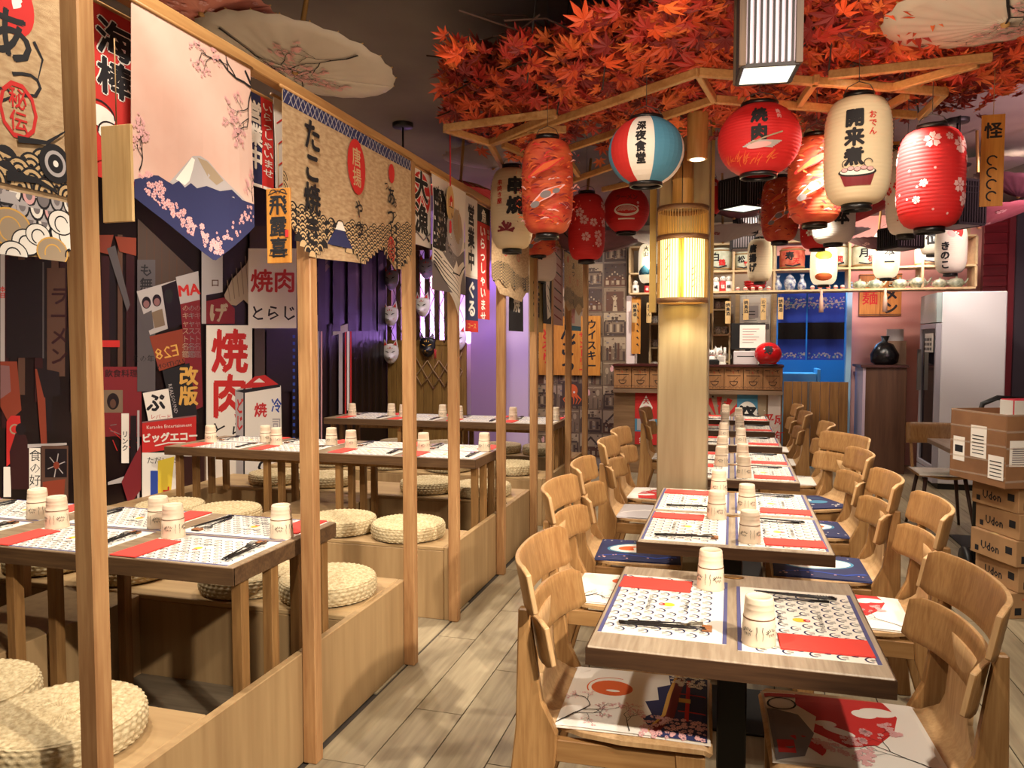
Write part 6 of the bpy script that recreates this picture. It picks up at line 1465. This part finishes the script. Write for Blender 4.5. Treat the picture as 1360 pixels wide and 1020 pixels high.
def tri2(P, r, H):
    segs = [(-3.15, -2.2, WHT), (-2.2, -1.15, CYN), (-1.15, -.50, RED), (-.50, .22, WHT), (.22, 1.22, CYN), (1.22, 1.9, WHT), (1.9, 3.15, RED)]
    for a, b, m in segs: P.rect(a * r, 0, b * r, H, m)
    for k in range(4): P.text('深夜食堂'[k], -.14 * r, H * (.73 - .17 * k), H * .165, BLK, .065)
    for k in range(3): P.text('食堂屋'[k], 1.5 * r, H * (.62 - .18 * k), H * .13, BLK, .045)
def mush(P, r, H):
    P.ell(.15 * r, H * .80, r * .62, H * .2, RED, a0=0, a1=PI, rot=-.7); P.ell(.0, H * .76, r * .3, H * .05, PINK, rot=-.7)
    for k in range(6): P.ell((.0 + .14 * k) * r, H * (.90 - .055 * k + .03 * (k % 2)), r * .07, r * .06, WHT, 8)
    P.text('きのこ', -.35 * r, H * .62, H * .18, BLK, .06, True)
def fish(P, r, H): P.ell(0, H * .72, r * .62, H * .12, YEL, rot=-.1); P.arc(0, H * .72, r * .62, .005, BLK, 0, 6.28, 20, .45); P.ell(0, H * .18, r * .7, H * .1, ORG)
def wave2(P, r, H): P.ell(.3 * r, H * .55, r * .28, r * .28, RED); P.poly([(-r * 1.2, H * .28), (-r * .5, H * .45), (0, H * .32), (r * .6, H * .48), (r * 1.2, H * .28), (r * 1.2, H * .2), (-r * 1.2, H * .2)], CYN); P.text('大山', -.35 * r, H * .92, H * .14, BLK, .04, True); [P.arc((-.8 + .4 * k) * r, H * .2, .18 * r, .004, BLK, 0, PI, 6) for k in range(5)]
LN = [
 ('long', 680, 278, 57, 105, 4.2, Lcream, kan('串燒', '串焼き屋', .22, pic='leaf', smx=-.6, x=.15), 'cream lantern with two black kanji and a dark red leaf, leftmost of the hanging group', 0, .25),
 ('long', 715, 316, 46, 46, 5.6, Lkoi, koi, 'small orange koi lantern peeping out below the big orange koi lantern', 0, .3),
 ('long', 714, 352, 50, 44, 5.9, Lwhite, kan('酒', None, .3, top=.9), 'plain off-white lantern lowest in the group beside the burlap banners', 0, .3),
 ('long', 727, 249, 68, 122, 3.3, Lkoi, koi, 'large orange-red koi lantern left of the pillar, next to the cream kanji lantern', 0, .12),
 ('long', 779, 302, 49, 86, 5.6, Lred, sak(PINK, RED, 16, 3, .034), 'red lantern with pink cherry flowers between the koi lantern and the noodle lantern', 0, .2),
 ('round', 832, 279, 60, 58, 5.8, Lred, ramen, 'round red lantern with a white noodle bowl left of the pillar', 0, .3),
 ('round', 858, 202, 97, 82, 2.95, Lwhite, tri2, 'round red, white and blue lantern with four black kanji', 0, .1),
 ('round', 1008, 187, 106, 88, 2.9, Lred, kan('焼肉', '焼肉', .24, x=0, top=.86, pic='grill', sm=PINK, smx=.5), 'large round red lantern with black grilled meat kanji right of the pillar', 0, .15),
 ('round', 944, 262, 34, 46, 6.2, Lred, sak(PINK, RED, 6, 8, .03), 'round red lantern half hidden behind the right edge of the pillar', 0, .4),
 ('long', 1076, 205, 48, 100, 4.2, Lcream, kan('酒', None, .2, top=.6), 'cream lantern mostly hidden behind the right koi lantern', 0, .15),
 ('long', 1083, 240, 70, 112, 3.3, Lkoi, koi, 'orange koi lantern right of the pillar, beside the cream stew lantern', 0, .12),
 ('long', 1036, 279, 48, 82, 5.7, Lkoi, koi, 'smaller red koi lantern lower left of the right koi lantern', 0, .25),
 ('long', 1139, 202, 84, 138, 2.75, Lcream, kan('開来煮', 'おでん', .17, x=-.1, top=.84, pic='bowl', smx=.42, step=1.05), 'large cream lantern with black kanji and a stew bowl', 0, .1),
 ('long', 1204, 255, 50, 112, 3.9, Lwhite, sak(RED, None, 22, 5, .03), 'white lantern with small red flowers half behind the biggest red flower lantern', 0, .2),
 ('long', 1236, 238, 82, 128, 2.95, Lred, sak(PINK, PINK, 20, 9, .036), 'largest red lantern with pink cherry flowers at the right', 0, .1),
 ('long', 1107, 290, 54, 66, 5.0, Lwhite, kan('日本', None, .3, m=BLK, x=.4, top=.95), 'pale lantern with thin black outlines below the cream stew lantern', 0, .25),
 ('long', 1086, 300, 44, 60, 5.5, Lred, sak(WHT, None, 12, 6, .03), 'red lantern with white flowers peeping out below the right koi lantern', 0, .25),
 ('long', 1094, 352, 34, 52, 7.8, Llit, fish, 'lit white lantern with a yellow fish before the doorway shelf', 3, .3),
 ('long', 1177, 338, 33, 62, 7.8, Llit, kan('日本一', '実り', .2, x=.25, sm=BLK), 'lit white lantern with small black writing before the right shelf', 3, .3),
 ('long', 863, 350, 30, 52, 7.8, Llit, wave2, 'lit white lantern with a blue wave and red sun, left of the pillar', 2, .3),
 ('long', 1009, 346, 32, 56, 7.8, Lcream, kan('唐揚げ', None, .2, x=-.6), 'cream unlit lantern with black writing on its left, before the barrels', 0, .3),
 ('long', 1263, 330, 38, 66, 7.2, Lwhite, mush, 'white lantern with a red mushroom cap and black kana above the fridge', 0, .3),
 ('long', 1238, 312, 30, 52, 7.9, Lwhite, kan('五位', None, .3), 'white lantern with black kanji left behind the mushroom lantern', 0, .3),
]
for k, px, py, w, h, d, b, a, l, lit, wire in LN: lantern(k, px, py, w, h, d, b, a, l, lit, wire=wire)
# small hanging plank signs
wplank('hanging_plank_sign', 'tilted honey plank with curly black writing hanging right of the flower lanterns', 1320, 152, .082, .36, 3.5, '怪', m=M_plk2, face='Y', top=.3, deco=lambda P, w, h: [P.arc(0, -h * (.5 + .13 * k), w * .22, .006, BLK, .5, 4.6, 10) for k in range(4)])
wplank('small_hanging_plank', 'small honey plank half hidden behind the stew lantern and the big red lantern', 1187, 188, .06, .20, 4.6, '酒場', m=M_plk2, face='Y', top=.3)

# ================================================================ LATTICE LAMPS
M_lat = mat('dark lattice wood', (20, 12, 12), .6); M_pan = mat('white lamp panel', (200, 192, 210), .6, emit=.1); M_pan2 = mat('dull lamp panel', (170, 158, 160), .7)
M_lw = wood('grey-brown lamp frame', (84, 66, 50), (60, 46, 34), 'Z', 10)
def box_lamp(px, py, wpx, hpx, d, rz, label, frame=M_lat, pan=M_pan2, nb=8, flare=1.0, lit=0, wire=.3, bot=0, corner=None):
    c = Vector((0, 0, 1.5)) + ray(px, py) * d; w = wpx / CF * d / 2; H = hpx / CF * d
    t = thing('lattice_lamp', label, 'lamp', (c.x, c.y, c.z - H / 2), rz, 'square lattice lamps')
    wt_, wb = w * flare, w
    def cor(s, q, z): k = (wb + (wt_ - wb) * z / H); return (s * k, q * k, z)
    for s in (-1, 1):
        for q in (-1, 1): MB().bar(cor(s, q, 0), cor(s, q, H), w * (.24 if corner else .13), w * (.24 if corner else .13)).build('corner_post', corner or frame, t)
    for z in (0.0, H):
        for (a, b) in (((-1, -1), (1, -1)), ((1, -1), (1, 1)), ((1, 1), (-1, 1)), ((-1, 1), (-1, -1))): MB().bar(cor(*a, z), cor(*b, z), w * .11, w * .13).build('rail', frame, t)
    for ax, sg in ((0, -1), (0, 1), (1, -1), (1, 1)):
        P0 = [cor(*((sg, s) if ax == 0 else (s, sg)), z) for s, z in ((-1, 0), (1, 0), (1, H), (-1, H))]
        P0 = [Vector(p) * 1 for p in P0]
        for p in P0: p[ax] *= .93
        MB().add(P0, [(0, 1, 2, 3)]).build('panel', pan, t)
        for k in range(1, nb):
            s = -1 + 2 * k / nb; a = cor(*((sg, s) if ax == 0 else (s, sg)), 0); b = cor(*((sg, s) if ax == 0 else (s, sg)), H); MB().bar(a, b, w * .08, w * .08).build('bar', frame, t)
        for zz in ((.72, .86) if H > w * 2 else ()):
            a = cor(*((sg, -1) if ax == 0 else (-1, sg)), H * zz); b = cor(*((sg, 1) if ax == 0 else (1, sg)), H * zz); MB().bar(a, b, w * .05, w * .05).build('bar', frame, t)
    MB().box((-w * .9, -w * .9, -.004), (w * .9, w * .9, .0)).build('bottom_diffuser', mat('lamp diffuser', (235, 240, 225), .5, emit=1.0) if bot else pan, t)
    MB().tube([(0, 0, H), (0, 0, 3.1 - (c.z - H / 2))], .004, 6).build('cord', M_black, t)
    MB().bar((-w, 0, H), (w, 0, H), .01, .01).build('hanger_bar', frame, t)
box_lamp(1019, 28, 70, 138, 2.15, .1, 'tall wooden lamp with dark bars and white panels at the top centre', frame=M_lat, pan=M_pan, nb=9, wire=.3, bot=1, corner=M_lw)
box_lamp(988, 258, 44, 36, 6.0, .78, 'squat dark lattice lamp just right of the pillar, cornerwise', nb=10, bot=1, wire=.8)
box_lamp(986, 320, 28, 22, 8.2, .1, 'small dark lattice lamp farther back above the barrels', nb=9, wire=.9)
box_lamp(1196, 317, 38, 26, 6.6, .5, 'dark lattice lamp before the lit white lantern at the right', nb=10, wire=.8)
box_lamp(1272, 272, 44, 56, 5.4, .6, 'tall dark lattice lamp behind the biggest red lantern', nb=10, wire=.6)
box_lamp(990, 300, 26, 22, 7.2, .2, 'tiny dark lattice lamp below the squat one', nb=8, wire=.9)

# bamboo lamps on the pillar
def bam(px, py0, py1, rpx, Y, n, name): pass
M_bam = wood('bamboo', (190, 150, 92), (160, 120, 66), 'Z', 10, .4, .05)
t = thing('bamboo_spotlight', 'bamboo tube spotlight hanging before the pillar top', 'lamp', ony(926, 212, 3.6))
MB().lathe([(.045, 0), (.046, .005), (.046, .20), (.044, .205), (.02, .21)], 24).build('bamboo_tube', M_bam, t); MB().lathe([(.03, -.002), (.036, .001), (.02, .004)], 20).build('lamp_face', mat('spot face', (255, 240, 210), .4, emit=3), t)
MB().tube([(0, 0, .2), (0, 0, .48)], .0025, 5).tube([(0, .0, .40), (.012, 0, .385), (0, 0, .37), (-.012, 0, .385), (0, 0, .40)], .002, 5).build('hook_wire', M_black, t)
p = ony(907, 280, 4.1); zl0 = ony(907, 400, 4.05).z; zl1 = ony(907, 318, 4.05).z; zl2 = ony(907, 280, 4.05).z; t = thing('bamboo_slat_lamp', 'glowing cylindrical lamp of thin bamboo slats on the pillar', 'lamp', (p.x + .005, 4.02, zl0))
rr = 31 / CF * 4.1; H1, H2 = zl1 - zl0, zl2 - zl0
for z in (0, H1, H2): MB().lathe([(rr * .94, z - .012), (rr * 1.04, z - .012), (rr * 1.04, z + .012), (rr * .94, z + .012), (rr * .94, z - .012)], 36, cap=False).build('hoop', wood('hoop wood', (130, 92, 60), (106, 72, 44), 'X', 8), t)
sl = MB().bar((0, 0, -.01), (0, 0, H2), .0035, .002).build('slat', M_bam, t); sl.location = (rr, 0, 0)
for k in range(1, 56):
    a = 2 * PI * k / 56; o = sl.copy(); COL.objects.link(o); o.parent = t; o.location = (rr * math.cos(a), rr * math.sin(a), 0); o.rotation_euler = (0, 0, a)
sh = MB().lathe([(rr * .9, .0), (rr * .9, H1)], 36, cap=False).build('paper_tube', mat('glowing paper', (255, 236, 160), .8, emit=1.5), t)
P = Print(); P.rect(-.012, .0, .016, H1, YEL)
for k in range(4): P.stroke([(-.09 + .0 * k, .1 + .05 * k), (-.06, .13 + .05 * k)], (.006, .001), DSEP); P.stroke([(.06, .06 + .03 * k), (.085, .08 + .03 * k)], (.005, .001), DSEP)
P.build('bamboo_drawing', INK, sh, lambda u, v, h: ((rr * .905 + h) * math.sin(u / rr), -(rr * .905 + h) * math.cos(u / rr), v), .02, .0006, .0002)
for dy, en in ((-.24, 2.2),):
    l = bpy.data.lights.new('bamboo_bulb', 'POINT'); l.energy = 1.6; l.color = (1, .85, .5); l.shadow_soft_size = .05; lo = bpy.data.objects.new('bamboo_bulb', l); COL.objects.link(lo); lo.location = (p.x, 3.80, zl0 + H1 * .5)
l = bpy.data.lights.new('bamboo_downlight', 'SPOT'); l.energy = 5; l.color = (1, .88, .55); l.spot_size = 1.9; l.shadow_soft_size = .05; lo = bpy.data.objects.new('bamboo_downlight', l); COL.objects.link(lo); lo.location = (p.x, 4.02, zl0 - .03)
t = thing('bamboo_wall_bracket', 'half bamboo stem bracket with a cord that holds the slat lamp', 'bracket', (p.x, 4.1, zl2 + .04))
MB().lathe([(.055, 0), (.053, .12), (.057, .125), (.053, .13), (.052, .26), (.04, .262)], 24).build('bamboo_stem', M_bam, t); MB().tube([(0, -.058, .2), (0, -.06, .05), (0, -.062, -.04)], .002, 5).build('cord', M_black, t)

# ================================================================ PARASOLS
def parasol(px, py, wpx, d, pitch, roll, base, art, label, inv=1, pole=.5, depth=.16, n=24, ribs=True):
    """paper parasol; inv=1 hangs upside down with its bowl towards the floor"""
    c = Vector((0, 0, 1.5)) + ray(px, py) * d; r = wpx / 2 / CF * d
    t = thing('paper_parasol', label, 'parasol', c, 0, 'paper parasols hanging from the ceiling'); t.rotation_euler = (pitch, roll, R.uniform(0, 1))
    def cone(u, v):
        a = u * 2 * PI; k = math.cos((a * n / (2 * PI)) * 2 * PI); rr = r * v * (1 - .018 * (1 - k) * .5 * v); z = inv * depth * (v ** 1.3) * r * 2 - .003 * (1 - k) * v * inv
        return (rr * math.cos(a), rr * math.sin(a), z)
    MB().grid(cone, n * 4, 6, 0, .002).build('canopy', base, t)
    top = depth * r * 2 * inv
    for k in range(n):
        a = 2 * PI * k / n
        if ribs: MB().tube([(0, 0, .006 * inv), (r * .5 * math.cos(a), r * .5 * math.sin(a), inv * depth * .5 ** 1.3 * r * 2 + .006), (r * 1.01 * math.cos(a), r * 1.01 * math.sin(a), top + .004)], .003, 4).build('rib', M_bam, t)
    MB().lathe([(.001, -.012), (.012, -.008), (.014, 0), (.012, .008), (.001, .012)], 14).build('hub', M_bam, t)
    MB().tube([(0, 0, 0), (0, 0, max(.05, (3.09 - c.z) / max(.9, math.cos(roll) * math.cos(pitch))))], .011, 8).build('pole', M_bam, t)
    if art:
        P = Print(); art(P, r); sgn = -1 if inv > 0 else 1
        def fn(u, v, h):
            q = math.hypot(u, v); k = min(1, q / r); a = math.atan2(v, u); kk = math.cos(a * n)
            return (u, v, inv * depth * (k ** 1.3) * r * 2 - .003 * (1 - kk) * k * inv - inv * (h + .003))
        P.build('painted_print', INK, t, fn, r / 9, .002, .0002)
    return t
Mpw = mat('parasol white paper', (206, 198, 184), .7, c2=(190, 180, 164), scale=3); Mpp = mat('parasol pink paper', (196, 110, 100), .7, c2=(210, 140, 124), scale=5); Mpr = mat('parasol red paper', (170, 34, 40), .7); Mpd = mat('parasol plum paper', (120, 70, 80), .7, c2=(96, 56, 66), scale=6); Mpg = mat('parasol grey paper', (150, 136, 134), .7)
def pbr(seed, fl=PINK):
    def a(P, r):
        tree(P, -r * .75, -r * .35, .5, r * .9, r * .03, BLK, seed, (r * .028, 3, fl)); tree(P, r * .5, -r * .7, 2.0, r * .6, r * .02, BLK, seed + 1, (r * .022, 3, fl)); tree(P, r * .1, r * .75, -1.2, r * .5, r * .018, BLK, seed + 2, (r * .02, 2, fl))
    return a
def pfl(n, m, s):
    def a(P, r):
        q = random.Random(n); it = []
        for k in range(n):
            ang, d_ = q.random() * 6.28, r * math.sqrt(q.uniform(.02, .85)); P.flower(d_ * math.cos(ang), d_ * math.sin(ang), r * s * q.uniform(.6, 1.2), m, None, q.random() * 6, it)
        P.merge(it)
    return a
parasol(392, 96, 262, 3.2, .02, .16, Mpw, pbr(5), 'large white parasol with dark twigs hanging over the banner beam', pole=.55, depth=.07)
parasol(268, 18, 190, 2.9, .0, .10, Mpp, pfl(46, PINK, .06), 'salmon pink blossom parasol at the top left edge of the picture', pole=.2, depth=.07)
parasol(1335, 32, 300, 2.35, .0, -.02, Mpw, pbr(9, PINK), 'large grey-white parasol with faint blossom at the top right corner', pole=.4, depth=.08)
parasol(612, 240, 104, 5.6, .05, .05, Mpr, pfl(5, PINK, .16), 'red parasol with pale flowers behind the votive tag', inv=-1, pole=.3)
parasol(655, 224, 130, 5.9, .02, -.1, Mpg, None, 'grey parasol edge-on behind the red one', pole=.4)
for a in ((770, 338, 150, 6.6, .06, .1, Mpd, pbr(21), 'plum parasol edge-on below the small red flower lantern'), (700, 350, 90, 8.2, .0, .0, Mpr, None, 'red parasol edge-on above the far end of the banner beam'), (960, 322, 120, 7.2, .05, -.05, Mpg, pfl(8, DRED, .1), 'grey parasol edge-on just right of the pillar'), (975, 290, 100, 6.8, .08, .1, Mpd, None, 'plum parasol under the squat lattice lamp'),
          (1090, 326, 120, 7.0, .04, -.04, Mpg, None, 'grey parasol edge-on above the yellow-fish lantern'), (1120, 300, 130, 6.6, .03, -.1, Mpr, None, 'dark red parasol edge-on behind the pale outlined lantern'), (1165, 332, 80, 7.4, .04, .05, Mpd, pfl(10, PINK, .1), 'plum parasol edge-on beside the lit white lantern'),
          (1300, 302, 170, 5.8, .06, -.12, mat('parasol rose paper', (176, 96, 106), .7, c2=(150, 76, 88), scale=6), pfl(12, PINK, .08), 'large rose parasol edge-on at the right, above the fridge'), (1290, 238, 130, 6.6, .1, .0, Mpg, None, 'grey parasol behind the hanging plank sign'), (1352, 262, 120, 5.6, .1, .25, Mpd, None, 'dark plum parasol cut by the right edge of the picture'), (880, 330, 110, 7.6, .05, .05, Mpg, None, 'pale grey parasol edge-on left of the pillar behind the noodle lantern')):
    parasol(*a, pole=.5, ribs=False)

# ceiling lamps on rods
for px, py, Y in ((535, 164, 5.6), (1272, 158, 5.4)):
    d = ray(px, py); k = (3.1 - 1.5) / d.z; p = Vector((0, 0, 1.5)) + d * k
    t = thing('rod_pendant', 'black rod pendant with a round ceiling rose, ' + ('left, above the burlap noren' if px < 600 else 'right, beside the hanging plank sign'), 'lamp', (p.x, p.y, 3.1), 0, 'black rod pendants')
    MB().lathe([(.001, -.03), (.07, -.03), (.075, -.025), (.075, -.0005)], 24).build('ceiling_rose', M_black, t); MB().tube([(0, 0, -.03), (0, 0, -.32)], .008, 8).build('rod', M_black, t); MB().lathe([(.001, -.34), (.09, -.335), (.095, -.325), (.03, -.31), (.001, -.305)], 24).build('lamp_head', M_black, t)

# ================================================================ MAPLE CANOPY
mp = thing('maple_canopy', 'dense canopy of red and orange artificial maple leaves under the ceiling', 'foliage', (0, 0, 0))
def leaf_mesh():
    v = [(0, 0, 0)]; f = []; pts = []
    for k, (a, l) in enumerate(((-2.3, .45), (-1.35, .75), (-.62, .95), (0, 1.1), (.62, .95), (1.35, .75), (2.3, .45))):
        pts.append((a, l))
    ring = []
    for k, (a, l) in enumerate(pts):
        ring.append((math.sin(a - .24) * l * .55, math.cos(a - .24) * l * .55, .02)); ring.append((math.sin(a) * l, math.cos(a) * l, -.10 * l)); ring.append((math.sin(a + .24) * l * .55, math.cos(a + .24) * l * .55, .02))
        if k < 6: b = (a + pts[k + 1][0]) / 2; ring.append((math.sin(b) * .36, math.cos(b) * .36, .05))
    n = len(ring); return [(0, 0, .03)] + ring, [(0, i + 1, i) for i in range(1, n)]
LV, LF = leaf_mesh()
LM = [mat('maple leaf a', (206, 76, 30), .6, orand=.25), mat('maple leaf b', (168, 38, 24), .6, orand=.25), mat('maple leaf c', (222, 106, 46), .6, orand=.2), mat('maple leaf d', (118, 20, 18), .65, orand=.2)]
lms = []
for m in LM:
    o = MB().add(LV, LF).build('leaf', m); lms.append(o.data); bpy.data.objects.remove(o)
# spread in plan: dense cloud above the frame; outline given by ceiling points
def spot(q):
    """a point of the cloud: plan outline is a ring of sprays round the pillar"""
    while True:
        px, py = q.uniform(598, 1400), q.uniform(-60, 215); z = q.uniform(2.56, 2.92)
        lo = 170 + 18 * math.sin(px * .02) if px < 760 else (165 - (px - 760) * .02 if px < 1000 else 150)
        hi = (95 - (px - 575) * .42 + 14 * math.sin(px * .06)) if px < 740 else ((26 - (px - 740) * .2) if px < 850 else -60)
        if px > 1180: lo = 160 - (px - 1180) * .55
        if not (hi < py < lo): continue
        if ((px * .013 + 3) % 1.9 > 1.7) and q.random() < .6: continue
        p = onz(px, py, z)
        if p.y > 6.2 or p.y < 1.5: continue
        return p
q = random.Random(42)
sprays = [spot(q) for _ in range(430)]
cand = []
for s in sprays:
    dr = Vector((q.uniform(-1, 1), q.uniform(-1, 1), q.uniform(-.35, .15))).normalized()
    for k in range(19):
        t_ = q.uniform(0, .34); p = s + dr * t_ + Vector((q.gauss(0, .05), q.gauss(0, .05), q.gauss(0, .03)))
        if p.z > 3.04 or p.z < 2.52: continue
        ax, ay = px_of(p); top_ = 50 + 12 * math.sin(ax * .05) if ax < 700 else 50 - (ax - 700) * .37
        if ax < 585 or (ax < 850 and ay < top_): continue
        cand.append((p, dr, q.uniform(.048, .082), q.choices((0, 1, 2, 3), (4, 3, 2, 2))[0], q.random()))
def leafM(p, dr, s, q):
    z = Vector((q.uniform(-.7, .7), q.uniform(-.9, .3), -1)).normalized(); y = (dr + Vector((q.gauss(0, .5), q.gauss(0, .5), q.gauss(-.2, .3)))); y = (y - z * y.dot(z)).normalized(); x = y.cross(z)
    return Matrix(((x.x * s, y.x * s, z.x * s, p.x), (x.y * s, y.y * s, z.y * s, p.y), (x.z * s, y.z * s, z.z * s, p.z), (0, 0, 0, 1)))
def size_in_view(c): v = c[0] - Vector((0, 0, 1.5)); return c[2] / max(.3, v.length) * (1.3 if c[0].z < 2.72 else 1)
cand.sort(key=size_in_view, reverse=True)
for c in cand[:300]:
    o = bpy.data.objects.new('leaf', lms[c[3]]); COL.objects.link(o); o.parent = mp; o.matrix_world = leafM(c[0], c[1], c[2], q)
fol = MB()
for c in cand[300:]:
    M_ = leafM(c[0], c[1], c[2], q); fol.add([M_ @ Vector(v) for v in LV], LF, c[3])
fo = fol.build('leaf_mass', LM, mp); fo['kind'] = 'stuff'
br = MB()
for s in sprays[::3]:
    d_ = Vector((q.uniform(-.3, .3), q.uniform(-.3, .3), 0)); br.tube([s - d_, s + Vector((0, 0, .05)), s + d_ + Vector((0, 0, .02))], .004, 4)
b_ = br.build('twigs', mat('twig brown', (60, 36, 26), .8), mp); b_['kind'] = 'stuff'
MB().tube([onz(575, 90, 2.9), onz(600, 120, 2.7)], .001, 4) if False else None
